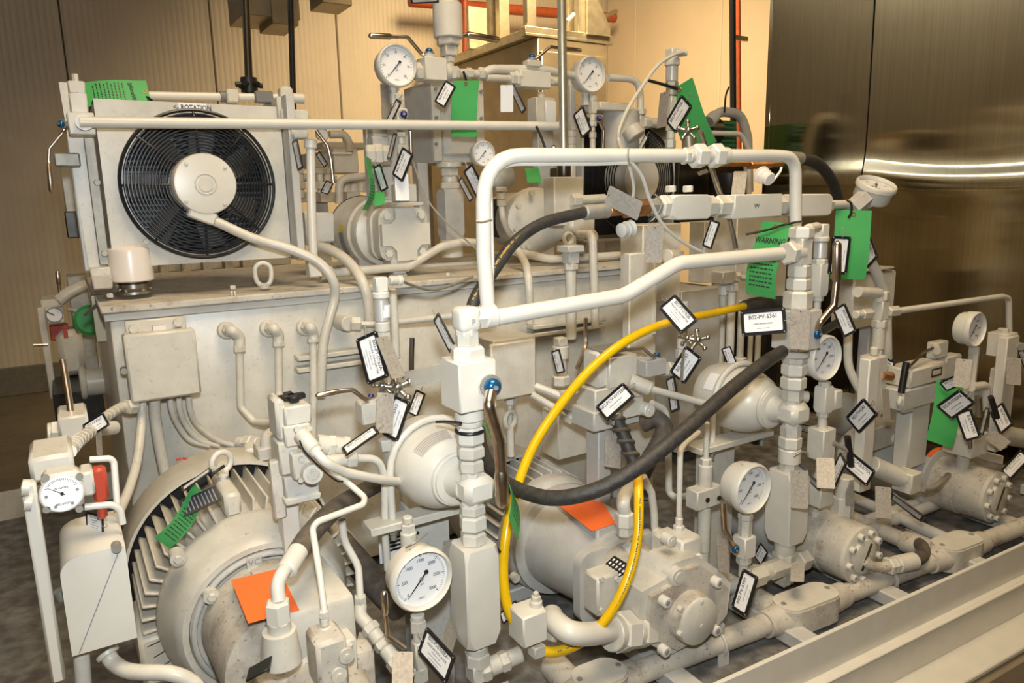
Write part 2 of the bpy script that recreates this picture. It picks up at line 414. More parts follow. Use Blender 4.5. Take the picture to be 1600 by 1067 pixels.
def gauge(label, px, py, Y, dpx, kit=G_BIG, rot=None, detail=True, group=None, stem=0, stem_w=0):
    c = P(px, py, Y); s = mm(dpx, c)/0.107
    R = (rot or M.Identity(3)).to_4x4()
    T = thing('pressure_gauge', label, 'gauge', c, group, M.Translation(c) @ R @ M.Scale(s, 4))
    for n in ('case', 'bezel', 'dial', 'glass'): inst(n, kit[n], T)
    dl = T.children[2] if len(T.children) > 2 else T
    if detail:
        dl = [o for o in bpy.data.objects if o.parent == T and o.name.startswith('dial')][0]
        inst('tick_marks', kit['ticks'], dl); nd = inst('needle', kit['needle'], T); inst('pivot', kit['pin'], nd)
        N = len(kit['nums'])-1
        for i, t in enumerate(kit['nums']):
            a = math.radians(225-270*i/N); r = .0315 if len(t) > 2 else .033
            lettering(t, .0082, dl, frame4((r*math.cos(a)*(.9 if len(t) > 2 else 1), .0104, r*math.sin(a)), X_, Z_, -Y_), sx=.8)
        lettering('psi', .0055, dl, frame4((.002, .0104, -.010), X_, Z_, -Y_), sx=.9)
        lettering('WIKA', .0042, dl, frame4((.0, .0104, -.034), X_, Z_, -Y_))
    if stem:
        inst('stem', lmesh('stem', 'cream_clean', MB().lathe((0, .033, -.045), -Z_, [(0, .013), (.012, .013), (.012, .010), (.020, .010), (.020, .0125), (stem, .0125)], 6)), T)
    return T

def affine(A, B, k, flip=1):
    """true rectangle (long side k times the short) whose picture edges are A (long) and B (short)"""
    A2 = A[0]**2+A[1]**2; B2 = B[0]**2+B[1]**2; c = A[0]*B[0]+A[1]*B[1]
    a, b, d = k*k, -(k*k*B2+A2), A2*B2-c*c
    t = (-b+math.sqrt(max(0, b*b-4*a*d)))/(2*a)
    az = math.sqrt(max(0, k*k*t-A2)); bz = math.sqrt(max(0, t-B2))
    if az > 1e-6 and c > 0: bz = -bz
    return V((A[0], A[1], az*flip)), V((B[0], B[1], bz*flip)), math.sqrt(t)
def sheet_frame(TL, TR, BL, Y, k, flip=1):
    c = ((TR[0]+BL[0])/2, (TR[1]+BL[1])/2); p = P(c[0], c[1], Y)
    a, b, t = affine((TR[0]-TL[0], TL[1]-TR[1]), (BL[0]-TL[0], TL[1]-BL[1]), k, flip)
    vd = (p-CAM).normalized(); r = (RT-vd*RT.dot(vd)).normalized(); u = r.cross(vd)
    if u.dot(UP) < 0: u = -u
    w3 = lambda q: (r*q.x + u*q.y - vd*q.z).normalized()
    ex = w3(a); ey = -w3(b); ey = (ey-ex*ey.dot(ex)).normalized(); ez = ex.cross(ey)
    if ez.dot(vd) > 0: ez = -ez  # never happens for readable sheets
    return M.Translation(p) @ frame4((0, 0, 0), ex, ey, ez) , mm(t, p)   # short side in metres
def rrect(w, h, r, n=4):
    o = []
    for cx, cy, a0 in ((w/2-r, h/2-r, 0), (-w/2+r, h/2-r, 90), (-w/2+r, -h/2+r, 180), (w/2-r, -h/2+r, 270)):
        for i in range(n+1):
            a = math.radians(a0+90*i/n); o.append((cx+r*math.cos(a), cy+r*math.sin(a)))
    return o
# label tag prototype: short side 1, long side 1.75, printing along the long side
TK = 1.75
def tag_kit():
    d = {}
    mb = MB(); out = rrect(1.75, 1, .10); inn = rrect(1.50, .73, .06)
    def lo(z, pts): return [mb.bm.verts.new(V((x, y, z))) for x, y in pts]
    a, b, c, e = lo(-.03, out), lo(.03, out), lo(.03, inn), lo(.0, inn)
    mb.cap(a, True); mb.bridge(a, b); mb.bridge(b, c); mb.bridge(c, e)
    d['frame'] = lmesh('frame', 'black_plastic', mb)
    d['insert'] = lmesh('insert', 'label_white', MB().prism(rrect(1.51, .74, .06), V((0, 0, -.005)), X_, Y_, Z_, .012))
    d['rivet'] = lmesh('rivet', 'zinc', MB().lathe((0, 0, .02), Z_, [(0, .028), (.02, .028), (.028, .018)], 8))
    d['loop'] = lmesh('wire_loop', 'zinc', MB().tube(spl([V((0, 0, -.05)), V((-.05, .02, .06)), V((-.28, .08, .05)), V((-.46, .0, 0)), V((-.3, -.10, -.05)), V((-.08, -.04, -.06)), V((0, 0, -.05))], 5), .016, 6))
    rr = random.Random(3); mb = MB()
    for (y, h, w, n) in ((-.06, .055, .75, 22), (-.24, .03, .5, 16)):
        x = -w/2
        for i in range(n):
            ww = w/n*rr.uniform(.5, .9); mb.quad((x, y-h/2, .0085), (x+ww, y-h/2, .0085), (x+ww, y+h/2, .0085), (x, y+h/2, .0085)); x += w/n
    d['two'] = lmesh('print_lines', 'print_grey', mb)
    mb = MB()
    for (y, h, w, n) in ((-.17, .035, .8, 26), (-.29, .028, .62, 22)):
        x = -w/2
        for i in range(n):
            ww = w/n*rr.uniform(.5, .9); mb.quad((x, y-h/2, .0085), (x+ww, y-h/2, .0085), (x+ww, y+h/2, .0085), (x, y+h/2, .0085)); x += w/n
    d['three'] = lmesh('print_lines', 'print_grey', mb)
    return d
TAG = tag_kit()
def ltag(title, label, TL, TR, BL, Y, sub=None, flip=1, group=None, detail=True):
    """plastic name tag: TL->TR is the direction of reading"""
    mw, s = sheet_frame(TL, TR, BL, Y, TK, flip)
    T = thing('name_tag', label, 'tag', (0, 0, 0), group, mw @ M.Scale(s, 4))
    f = inst('frame', TAG['frame'], T); n = inst('insert', TAG['insert'], T)
    for rx, ry in ((-.8, -.43), (-.8, .43), (.8, -.43), (.8, .43)): inst('rivet', TAG['rivet'], f).location = (rx, ry, 0)
    e_ = mw.to_3x3() @ X_; sd = 1 if e_.z > 0 else -1
    wl = inst('wire_loop', TAG['loop'], T); wl.location = (sd*.80, 0, 0)
    if sd > 0: wl.rotation_euler = (0, 0, math.pi)
    if sub:
        lettering(title, .20, n, frame4((0, .26, .009), X_, Y_, Z_), sx=.95); lettering(sub, .115, n, frame4((0, .08, .009), X_, Y_, Z_))
        if 'TRANS' in sub or 'INDIC' in sub: lettering('HP-B02-0111-24', .075, n, frame4((0, -.05, .009), X_, Y_, Z_))
        inst('print_lines', TAG['three'], n)
    else:
        lettering(title, .225, n, frame4((0, .20, .009), X_, Y_, Z_), m='ink', sx=.95); inst('print_lines', TAG['two'], n)
    return T
MK = 2.0
def metal_kit(m):
    mb = MB(); mb.prism(rrect(2, 1, .08), V((0, 0, -.012)), X_, Y_, Z_, .024)
    d = {'plate': lmesh('plate', m, mb)}
    rr = random.Random(5); mb = MB()
    for row in range(4):
        for i in range(15):
            if rr.random() < .3: continue
            x = -.75+i*.1+rr.uniform(-.01, .01); y = .3-row*.2+rr.uniform(-.02, .02); w = .022; h = .05
            mb.prism([(-w, -h), (w, -h), (w*.4, h), (-w, h*.6)], V((x, y, .012)), X_, Y_, Z_, .008)
    d['stamp'] = lmesh('stamped_letters', m, mb)
    d['hole'] = lmesh('hole', 'black_plastic', MB().lathe((-.88, 0, .0125), Z_, [(0, .035), (.002, .035)], 10))
    return d
MTAG = {m: metal_kit(m) for m in ('stamped_steel', 'bright_plate')}
def mtag(label, TL, TR, BL, Y, m='stamped_steel', flip=1, k=2.0, group=None):
    mw, s = sheet_frame(TL, TR, BL, Y, k, flip); K = MTAG[m]
    T = thing('metal_tag', label, 'tag', (0, 0, 0), group, mw @ M.Diagonal((s*k/2, s, s, 1)))
    p = inst('plate', K['plate'], T)
    inst('stamped_letters', K['stamp'], T); inst('hole', K['hole'], T); return T
def gtag(label, TL, TR, BL, Y, k=1.9, curl=0.06, print_=False, flip=1, hole='R', title=None):
    """green paper tag; TL->TR along the long side"""
    mw, s = sheet_frame(TL, TR, BL, Y, k, flip)
    T = thing('green_tag', label, 'tag', (0, 0, 0), None, mw @ M.Scale(s, 4))
    mb = MB(); n = 10; f = lambda x: curl*math.cos(x/k*math.pi*1.3)+curl*.5*math.sin(x/k*5)
    rows = [[mb.bm.verts.new(V((-k/2+k*i/n, y, f(-k/2+k*i/n)+z))) for y, z in ((-.5, 0), (.5, 0), (.5, -.012), (-.5, -.012))] for i in range(n+1)]
    for a, b in zip(rows, rows[1:]): mb.bridge(a, b)
    mb.cap(rows[0], True); mb.cap(rows[-1])
    inst('sheet', lmesh('sheet', 'green_paper', mb), T)
    hx = k/2-.12 if hole == 'R' else -k/2+.12
    inst('eyelet', lmesh('eyelet', 'copper', MB().torus((hx, 0, f(hx)+.006), Z_, .055, .018, 16, 6)), T)
    if print_:
        mb = MB(); rr = random.Random(9)
        for r_ in range(9):
            x = k*(-.10+.058*r_); y = -.38
            for i in range(9):
                ww = rr.uniform(.05, .12)
                if y+ww > .40: break
                mb.quad(*[V((px_, py_, f(px_)+.006)) for px_, py_ in ((x-.018*k/2, y), (x-.018*k/2, y+ww), (x+.018*k/2, y+ww), (x+.018*k/2, y))]); y += ww+.03
        inst('print_lines', lmesh('print_lines', 'ink', mb), T)
    if title:
        lettering(title, .21, T, frame4((-k*.24, 0, f(-k*.24)+.03), Y_, -X_, Z_))
    return T
def cord(label, pp, dpx=3, m='black_plastic', name='cable_tie', cat='cable tie', group=None):
    q = pts(*pp); return solo(name, label, cat, m, MB().tube(spl(q, 6), mm(dpx, q[0])/2, 6), group)

def lever(T, pp, w, grip=None, gw=None, m='handle_steel', nut=None, nut_d=None, nr=0, nut_m='blue_cap', flat=0.5, name='handle'):
    """valve handle along points; grip = index from which it is thicker"""
    q = [V(p) for p in pp]; path = arcs(q, 0.012, 5)
    wm = mm(w, q[0])/2
    h = part(name, m, MB().tube(path, wm, 10, flat=1), T)
    if grip is not None:
        a, b = q[grip], q[-1]; d = (b-a); g = mm(gw or w*1.3, b)/2
        part('grip', m, MB().lathe(a, d, [(0, wm), (g*.6, g), (d.length-g*.4, g), (d.length+g*.2, g*.75), (d.length+g*.6, g*.2)], 12), h)
    if nut is not None:
        r = mm(nr, nut)/2; nd = V(nut_d).normalized(); nut = V(nut)
        part('washer', 'zinc', MB().cyl(nut, nut+nd*r*.5, r*1.35, n=20), T)
        c = part('cap_nut', nut_m, MB().lathe(nut+nd*r*.5, nd, [(0, r), (r*.5, r), (r*.9, r*.75), (r*1.05, r*.4)], 18), T)
        part('stud', 'zinc', MB().cyl(nut+nd*r*1.5, nut+nd*r*1.75, r*.3, n=8), c)
    return h
def butterfly(T, c, r, m='chrome'):
    """star shaped bleed screw"""
    c = V(c); mb = MB(); n = ((CAM-c).normalized()+V((.25, .1, .35))).normalized(); a, b, _ = basis(n)
    for i in range(5):
        an = i*2*math.pi/5+.3; d = a*math.cos(an)+b*math.sin(an)
        mb.cyl(c+d*r*.3, c+d*r, r*.16, n=14); mb.sphere(c+d*r*.95, r*.26, 16)
    mb.lathe(c-n*r*.5, n, [(0, r*.36), (r*.7, r*.36), (r*.9, r*.25), (r*1.0, r*.05)], 18)
    return part('bleed_screw', m, mb, T)
def pxbox(mb, x0, y0, x1, y1, Y, depth, bev=0.003):
    """box whose front face (towards -Y) spans these pixels"""
    xm, ym = (x0+x1)/2, (y0+y1)/2; l = P(x0, ym, Y).x; r = P(x1, ym, Y).x; t = P(xm, y0, Y).z; b = P(xm, y1, Y).z
    return mb.box(((l+r)/2, Y+depth/2, (t+b)/2), abs(r-l), depth, abs(t-b), bev=bev)
def ubox(T, name, m, *a, **k): return part(name, m, pxbox(MB(), *a, **k), T)
# ================================================================ SETTING
ZF = 0.30                                   # hall floor level
WB, WR, ZC = 6.2, 5.0, 4.2
struct('floor', 'floor', MB().box((0.5, 1.2, ZF-.05), 9.2, 10.2, .1, bev=0))
struct('ceiling', 'ceiling', MB().box((0.5, 1.2, ZC+.05), 9.2, 10.2, .1, bev=0))
struct('wall_left', 'wall_panel', MB().box((-4.05, 1.2, 2.25), .1, 10.2, 3.9, bev=0))
struct('wall_front', 'wall_panel', MB().box((0.5, -3.95, 2.25), 9.2, .1, 3.9, bev=0))
wb = struct('wall_back', 'base_grey', MB().box((0.5, WB+.10, 2.25), 9.2, .1, 3.9, bev=0))
def rib_panel(x0, x1):
    mb = MB(); n = int(round((x1-x0)/.0405)); prof = [(x0+.004, .045), (x0+.004, .012), (x0+.010, .0)]
    p = (x1-x0-.024)/n
    for i in range(n):
        x = x0+.012+i*p; prof += [(x+p*.12, 0), (x+p*.22, .0013), (x+p*.38, .0013), (x+p*.48, 0)]
    prof += [(x1-.010, 0), (x1-.004, .012), (x1-.004, .045)]
    A = [mb.bm.verts.new(V((x, WB+d, .48))) for x, d in prof]; B = [mb.bm.verts.new(V((x, WB+d, ZC))) for x, d in prof]
    for i in range(len(A)-1): mb.bm.faces.new((A[i], A[i+1], B[i+1], B[i]))
    return mb
for i in range(-5, 5): struct('wall_panel', 'wall_panel', rib_panel(.215+.98*i, .215+.98*(i+1)), wb, ang=20)
struct('baseboard_back', 'base_grey', MB().box((0.5, WB-.01, .40), 9.0, .06, .2, bev=.004))
wr = struct('wall_right', 'base_grey', MB().box((WR+.10, 1.2, 2.25), .1, 10.2, 3.9, bev=0))
for y0, y1 in ((5.76, 6.19), (4.67, 5.76), (3.58, 4.67), (2.49, 3.58)):
    struct('wall_panel', 'wall_smooth', MB().box((WR+.03, (y0+y1)/2, 2.25), .06, y1-y0-.006, 3.9, bev=.004), wr)
# stainless enclosure on the right: sheets of its own on a dark core
XS = 3.1
st = thing('stainless_enclosure', 'tall brushed stainless steel enclosure wall on the right', 'enclosure', (XS, 2.5, ZF))
part('core', 'dark_steel', MB().box((XS+.5, -.2, 2.25), .9, 5.3, 3.88, bev=0), st)
def sheet(y0, y1, warp):
    mb = MB(); ny = 20; rows = []
    zs = [ZF+.01+(1.44-ZF)*j/8 for j in range(8)]+[1.45+.0125*j for j in range(41)]+[1.95+(ZC-1.96)*j/14 for j in range(1, 15)]
    for z in zs:
        row = []
        for i in range(ny+1):
            t = i/ny; y = y0+(y1-y0)*t
            row.append(mb.bm.verts.new(V((XS+warp(t, z)-.03*min(max(0, z-1.9), .7)**2-.042*max(0, z-2.6), y, z))))
        rows.append(row)
    for a, b in zip(rows, rows[1:]):
        for i in range(ny): mb.bm.faces.new((a[i], a[i+1], b[i+1], b[i]))
    return mb
part('steel_sheet', 'stainless', sheet(2.035, 2.56, lambda t, z: .004*math.sin(z*1.5)-.019*math.exp(-((z-1.650-.012*t)/.085)**2)), st, ang=180)
part('steel_sheet', 'stainless', sheet(0.9, 2.025, lambda t, z: -.019*math.exp(-((z-1.605-.22*(t-.62)**2-.04*(t-.62))/.085)**2)+.004*math.sin(z*2.3)), st, ang=180)
part('steel_sheet', 'stainless', sheet(-1.2, 0.89, lambda t, z: .005*math.sin(t*4)*math.sin(z*1.7)), st, ang=180)
part('steel_sheet', 'stainless', sheet(-2.8, -1.21, lambda t, z: .005*math.sin(t*4+1)*math.sin(z*1.7)), st, ang=180)
part('edge_trim', 'stainless', MB().box((XS+.05, 2.575, 2.25), .1, .03, 3.88, bev=.002), st)
part('joint_strip', 'dark_steel', MB().box((XS+.012, 2.03, 2.25), .012, .012, 3.88, bev=0), st)
# tube lamp at the far left of the hall (its image runs across the stainless sheet)
lp = thing('tube_lamp', 'long fluorescent tube lamp on the ceiling at the far left', 'lamp', (-3.6, 4.6, 4.05))
part('housing', 'off_white', MB().box((-3.6, 4.6, 4.15), .12, 3.0, .08, bev=.01), lp)
part('tube', 'lamp_tube', MB().cyl((-3.6, 3.15, 4.07), (-3.6, 6.05, 4.07), .018, n=12), lp)
lp = thing('tube_lamp', 'fluorescent tube lamp on the ceiling along the back wall', 'lamp', (-2.4, 5.9, 4.05))
part('housing', 'off_white', MB().box((-2.35, 5.9, 4.15), 2.3, .12, .08, bev=.01), lp)
part('tube', 'lamp_tube', MB().cyl((-3.45, 5.9, 4.07), (-1.25, 5.9, 4.07), .018, n=12), lp)

# ---------------- things high up at the back
def dbox(name, label, cat, m, x0, y0, x1, y1, Y, depth, **k): return solo(name, label, cat, m, pxbox(MB(), x0, y0, x1, y1, Y, depth), **k)
T = thing('cable_trunking', 'dark steel trunking box hung high at the top edge above the cooler', 'trunking', P(420, 20, 4.4))
ubox(T, 'box', 'steel_sheet', 376, -60, 466, 26, 4.4, .35); ubox(T, 'cover', 'steel_sheet', 423, -40, 464, 38, 4.38, .3); ubox(T, 'side_box', 'steel_sheet', 503, -40, 549, 6, 4.5, .25)
T = thing('hanger_rod', 'dark vertical pipe with star coupling dropping behind the cooler', 'pipe', P(386, 130, 2.75))
part('pipe', 'dark_bronze', MB().cyl(P(382, -40, 2.75), P(389, 128, 2.75), mm(12, P(389, 100, 2.75))/2, n=14), T)
cpl = P(389, 131, 2.75); mb = MB().cyl(cpl-Z_*.03, cpl+Z_*.02, .028, n=14)
for i in range(6):
    a = i*math.pi/3; mb.cyl(cpl, cpl+V((math.cos(a), math.sin(a), -.1))*.045, .009, n=8)
part('coupling', 'dark_steel', mb, T); part('stub', 'dark_bronze', MB().cyl(cpl-Z_*.03, P(390, 152, 2.75), .016, n=12), T)
solo('drop_conduit', 'thin dark conduit dropping down the back wall beside the cooler', 'conduit', 'dark_steel', MB().cyl(P(453, -30, 4.2), P(459, 182, 4.2), .016, n=10))
T = thing('conduit_post', 'shiny galvanised conduit pole rising out of the frame behind the top pipe', 'conduit', P(881, 270, 1.75))
part('pipe', 'galvanised', MB().cyl(P(877, -40, 1.75), P(881, 262, 1.75), mm(14, P(880, 100, 1.75))/2, n=16), T)
part('coupling', 'dark_bronze', MB().cyl(P(881, 250, 1.75), P(881, 276, 1.75), mm(22, P(880, 260, 1.75))/2, n=14), T)
# tall tan cabinet with a galvanised frame on its top
c = P(840, 57, 4.3); T = thing('electrical_cabinet', 'tall tan steel electrical cabinet standing against the back under the galvanised frame', 'cabinet', (c.x, c.y, ZF))
xr = P(948, 62, 4.3).x
part('body', 'steel_sheet', MB().box(((c.x+xr)/2, 4.3+.85, (c.z+ZF)/2), xr-c.x, 1.7, c.z-ZF, bev=.006), T)
part('door', 'steel_sheet', MB().box(((c.x+xr)/2, 4.292, (c.z+ZF)/2-.03), (xr-c.x)*.93, .02, c.z-ZF-.12, bev=.004), T)
part('hinge_strip', 'dark_bronze', MB().cyl((c.x+.005, 4.285, ZF+.1), (c.x+.005, 4.285, c.z-.1), .008, n=8), T)
T = thing('strut_rack', 'galvanised strut frame with gusset plates bolted on top of the tan cabinet', 'frame', (c.x, 4.3, c.z))
zt = ZC-.02
part('rail', 'galvanised', MB().box(((c.x+xr)/2-.02, 4.33, c.z+.03), xr-c.x+.15, .06, .06, bev=.003), T)
part('rail_lip', 'galvanised', MB().box(((c.x+xr)/2-.02, 4.297, c.z+.008), xr-c.x+.15, .006, .016, bev=.001), T)
part('rail', 'galvanised', MB().box((c.x-.02, 5.2, c.z+.03), .06, 1.7, .06, bev=.003), T)
for (px_, Y, wd) in ((828, 4.33, .075), (911, 4.33, .11), (890, 4.45, .05)):
    x = P(px_, 20, Y).x; part('upright', 'galvanised', MB().box((x, Y+.004, (c.z+.06+zt)/2), wd, .05, zt-c.z-.06, bev=.003), T)
for (px_, Y, wd) in ((785, 5.0, .09), (768, 5.15, .06)):
    x = c.x-.02; part('upright', 'galvanised', MB().box((P(px_, 20, Y).x, Y, (c.z+zt)/2), wd, .06, zt-c.z+.1, bev=.003), T)
part('gusset_plate', 'galvanised', MB().prism([(0, 0), (.2, 0), (.2, .06), (.06, .28), (0, .28)], P(918, 53, 4.28), X_, Z_, Y_, .01), T)
part('gusset_plate', 'galvanised', MB().prism([(0, 0), (.22, .05), (.22, .2), (.18, .2)], P(722, 100, 5.6), X_, Z_, Y_, .01), T)
part('cross_strut', 'galvanised', MB().box(P(745, 45, 5.1), .16, .04, .3, bev=.004), T)
part('latch', 'off_white', MB().cyl(P(886, 33, 4.25), P(897, 22, 4.25), .014, n=8), T)
solo('red_header_pipe', 'orange red pipe running across the top behind the strut frame', 'pipe', 'red_pipe', MB().cyl(P(640, 2, 5.9), P(960, 28, 5.9), .045, n=12))
solo('red_drop_pipe', 'thin orange red pipe dropping beside the strut frame behind the top valve', 'pipe', 'red_pipe', MB().cyl(P(726, -30, 5.7), P(727, 120, 5.7), .025, n=10))
solo('sloping_cable', 'pale cable sloping to the top of the white wall corner', 'cable', 'steel_sheet', MB().tube(spl(pts((925, 33, 4.6), (940, 28, 5.0), (962, 18, 5.4))), .02, 8))
x = P(1147, 100, 3.6)
T = thing('riser_pipes', 'black riser pipe bracketed to the end of the white wall', 'pipe', P(1147, 240, 3.6))
part('pipe', 'black_wire', MB().cyl(P(1144, -40, 3.6), P(1147, 330, 3.6), .022, n=12), T)
part('bracket', 'galvanised', MB().box(P(1158, 60, 3.62), .12, .02, .03, bev=.002), T)
solo('sprinkler_riser', 'rust red riser pipe next to the black riser at the white wall end', 'pipe', 'red_pipe', MB().cyl(P(1153, -40, 3.7), P(1156, 330, 3.7), .016, n=12))
# ================================================================ SKID, TANK, COOLER
ZD = 0.575                                  # drip pan level
a0 = PZ(1140, 1060, .68); a1 = PZ(1600, 850, .68); bd = (a1-a0).normalized(); bn = V((bd.y, -bd.x, 0))
if bn.y > 0: bn = -bn
T = thing('skid', 'long cream steel skid frame with grey drip pan carrying all the pumps', 'skid', (1.3, .9, ZF+.06))
A = a0-bd*1.3; L = 3.35; mid = A+bd*(L/2)
ax = (bd, -bn, Z_)
part('front_channel', 'cream_clean', MB().box(mid-bn*.004-Z_*.047, L, .010, .094, ax, bev=.002), T, 'front edge plate')
part('front_web', 'cream_clean', MB().box(mid+bn*.012-Z_*.140, L, .010, .10, ax, bev=.002).box(mid+bn*.010-Z_*.094, L, .03, .006, ax, bev=.002), T)
part('front_flange', 'cream_clean', MB().box(mid+bn*.05-Z_*.196, L, .10, .014, ax, bev=.003), T)
part('drip_pan', 'deck', MB().box((1.30, 1.88, ZD-.01), 3.3, 2.0, .02, bev=0), T, 'dusty grey drip pan')
for k in range(7):
    p = a0+bd*(-.35+.34*k); part('cross_member', 'cream_grey', MB().box(p-bn*.15+V((0, 0, ZD+.022-.68)), .05, .30, .035, ax, bev=.003), T)
part('left_channel', 'cream', MB().box((-.36, 1.85, .60), .02, 2.1, .14, bev=.002).box((-.40, 1.85, .53), .08, 2.1, .012, bev=.002), T)
part('back_channel', 'cream', MB().box((1.30, 2.88, .60), 3.3, .02, .14, bev=.002), T)
pe = PZ(1600, 1022, .48); off = (pe-a1).dot(bn)
solo('concrete_plinth', 'low rough concrete plinth under the skid along its front edge', 'plinth', 'concrete', MB().box(mid+bn*(off-1.2)+V((0, 0, ZF+.085-mid.z)), L, 2.4, .17, ax, bev=.012))
# ---------------- tank
TY = 1.85; TZ = 1.385; TX0, TX1 = .083, 1.60
T = thing('hydraulic_tank', 'big cream steel oil tank behind the motors carrying the cooler and the upper pump', 'tank', ((TX0+TX1)/2, TY+.4, ZD))
part('body', 'cream', MB().box(((TX0+TX1)/2, TY+.40, (TZ-.02+ZD+.04)/2), TX1-TX0, .80, TZ-.02-ZD-.04, bev=.006, seg=2), T)
part('lid', 'cream_dusty', MB().box(((TX0+TX1)/2, TY+.392, TZ-.008), TX1-TX0+.03, .83, .016, bev=.003), T, 'dusty lid plate')
part('lid_flange', 'cream_grey', MB().box(((TX0+TX1)/2, TY+.395, TZ-.026), TX1-TX0+.02, .815, .018, bev=.002), T)
parts('foot', 'cream_grey', T, [MB().box((x, y, ZD+.02), .06, .06, .04, bev=.003) for x in (TX0+.03, TX1-.03) for y in (TY+.04, TY+.76)])
parts('lid_bolt', 'cream', T, [MB().hexn(P(*q, TY-.012), P(*q, TY-.012)+V((0, 0, .009)), .007) for q in ((172, 465), (364, 452), (520, 442), (700, 431))])
mb = MB()
for q in ((362, 461), (367, 461)): c = P(*q, TY-.015); mb.box(c, .004, .008, .02, bev=.001)
part('hinge', 'cream', mb, T)
# angle brackets on the tank front
for (x0, y0, x1, y1, lb) in ((462, 556, 575, 548, 'upper'), (462, 574, 575, 566, 'lower'), (828, 508, 940, 500, 'upper'), (828, 519, 940, 512, 'lower')):
    a, b = P(x0, y0, TY-.02), P(x1, y1, TY-.02)
    solo('mounting_rail', f"{lb} cream rail of the pair on the tank front {'beside the elbow pipes' if x0 < 500 else 'below the bent pipe'}", 'rail', 'cream', MB().box((a+b)/2, (b-a).length, .04, .012, bev=.002))
# ---------------- breather, eyebolt
c = P(209, 456, TY+.12); s = mm(1, c)
T = thing('breather', 'pinkish white breather cap on a chrome neck standing on the tank corner', 'breather', c)
part('flange', 'chrome', MB().lathe(c-Z_*s*2, Z_, [(0, 27*s), (4*s, 27*s), (6*s, 22*s), (10*s, 19*s)], 28), T)
part('neck', 'chrome', MB().cyl(c+Z_*6*s, c+Z_*14*s, 20*s, n=28), T); part('gasket', 'black_plastic', MB().cyl(c+Z_*13*s, c+Z_*18*s, 21*s, n=28), T)
part('cap', 'off_white', MB().lathe(c+Z_*17*s, Z_, [(0, 28*s), (2*s, 31.5*s), (46*s, 31.5*s), (50*s, 30.5*s), (53*s, 26*s), (55*s, 15*s), (56*s, 0)], 36), T)
parts('screw', 'zinc', T, [MB().cyl(c+V((math.cos(i*1.047), math.sin(i*1.047), 0))*24*s+Z_*2*s, c+V((math.cos(i*1.047), math.sin(i*1.047), 0))*24*s+Z_*6*s, 2.2*s, n=6) for i in range(6)])
c = P(413, 447, TY+.05); s = mm(1, c)
T = thing('lifting_eye', 'tall cream lifting eye screwed into the tank lid below the fan', 'eyebolt', c)
pp = [(-5, 2), (-11, 10), (-12, 26), (-8, 33), (0, 36), (8, 33), (12, 26), (11, 10), (5, 2), (-5, 2), (-9, 6)]
part('eye', 'cream_clean', MB().tube(spl([c+X_*x*s+Z_*z*s for x, z in pp], 5), 3.6*s, 10), T); part('base', 'cream', MB().cyl(c-Z_*4*s, c+Z_*4*s, 8*s, n=16, bev=.002), T)
# ---------------- cooler with fan
CY = 1.95; c0 = P(152, 160, CY); 
T = thing('oil_cooler', 'boxy cream oil cooler with a black guarded fan standing on the tank', 'cooler', V((.31, CY+.15, TZ)))
xl, xr = P(162, 290, CY).x, P(446, 290, CY).x; zt, zb = P(300, 161, CY).z, P(300, 411, CY).z
CD = .22
fc = P(311, 289, CY); fr = mm(110, fc)
# front plate with a round opening
mb = MB(); n = 48; ring = []; outer = []
for i in range(n):
    a = 2*math.pi*i/n; d = V((math.cos(a), 0, math.sin(a))); ring.append(mb.bm.verts.new(fc+d*fr*.965-Y_*.003))
    tx = ((xr if d.x > 0 else xl)-fc.x)/d.x if abs(d.x) > 1e-6 else 9; tz = ((zt if d.z > 0 else zb)-fc.z)/d.z if abs(d.z) > 1e-6 else 9
    outer.append(mb.bm.verts.new(fc+d*min(tx, tz)-Y_*.003))
for cx_, cz_ in ((xl, zt), (xr, zt), (xl, zb), (xr, zb)):
    v_ = min(outer, key=lambda v: (v.co.x-cx_)**2+(v.co.z-cz_)**2); v_.co.x = cx_; v_.co.z = cz_
mb.bridge(ring, outer)
inner = [mb.bm.verts.new(v.co+Y_*.07) for v in ring]; mb.bridge(inner, ring)
part('front_plate', 'cream', mb, T)
e = .004
part('casing', 'cream', MB().box((xl+e, CY+CD/2, (zt+zb)/2), .008, CD, zt-zb, bev=.001).box((xr-e, CY+CD/2, (zt+zb)/2), .008, CD, zt-zb, bev=.001).box(((xl+xr)/2, CY+CD/2, zt-e), xr-xl, CD, .008, bev=.001).box(((xl+xr)/2, CY+CD/2, zb+e), xr-xl, CD, .008, bev=.001), T)
part('radiator_core', 'radiator_core', MB().box(((xl+xr)/2, CY+CD-.05, (zt+zb)/2), xr-xl-.02, .06, zt-zb-.02, bev=0), T, 'dark finned core behind the fan')
mb = MB()
for i in range(26): z = zb+.02+(zt-zb-.04)*i/25; mb.box(((xl+xr)/2, CY+CD-.085, z), xr-xl-.03, .008, .004, bev=0)
part('fins', 'zinc', mb, T)
fan = part('fan', 'dark_steel', MB().cyl(fc+Y_*.05, fc+Y_*.10, fr*.38, n=24), T)
for i in range(7):
    a = 2*math.pi*i/7+.35; mb = MB(); rows = []
    for r in (.34, .6, .93):
        w_ = .30*fr*(.7+r*.5); ca, sa = math.cos(a+.12*r), math.sin(a+.12*r); d = V((ca, 0, sa)); t = V((-sa, 0, ca))
        rows.append([mb.bm.verts.new(fc+d*r*fr+t*w_*k+Y_*(.075+k*.035)) for k in (-.5, -.17, .17, .5)])
    for A, B in zip(rows, rows[1:]):
        for j in range(3): mb.bm.faces.new((A[j], A[j+1], B[j+1], B[j]))
    part('blade', 'fan_blade', mb, fan)
gd = part('fan_guard', 'black_wire', MB().torus(fc-Y_*.022, Y_, fr*1.01, .0042, 64, 8), T)
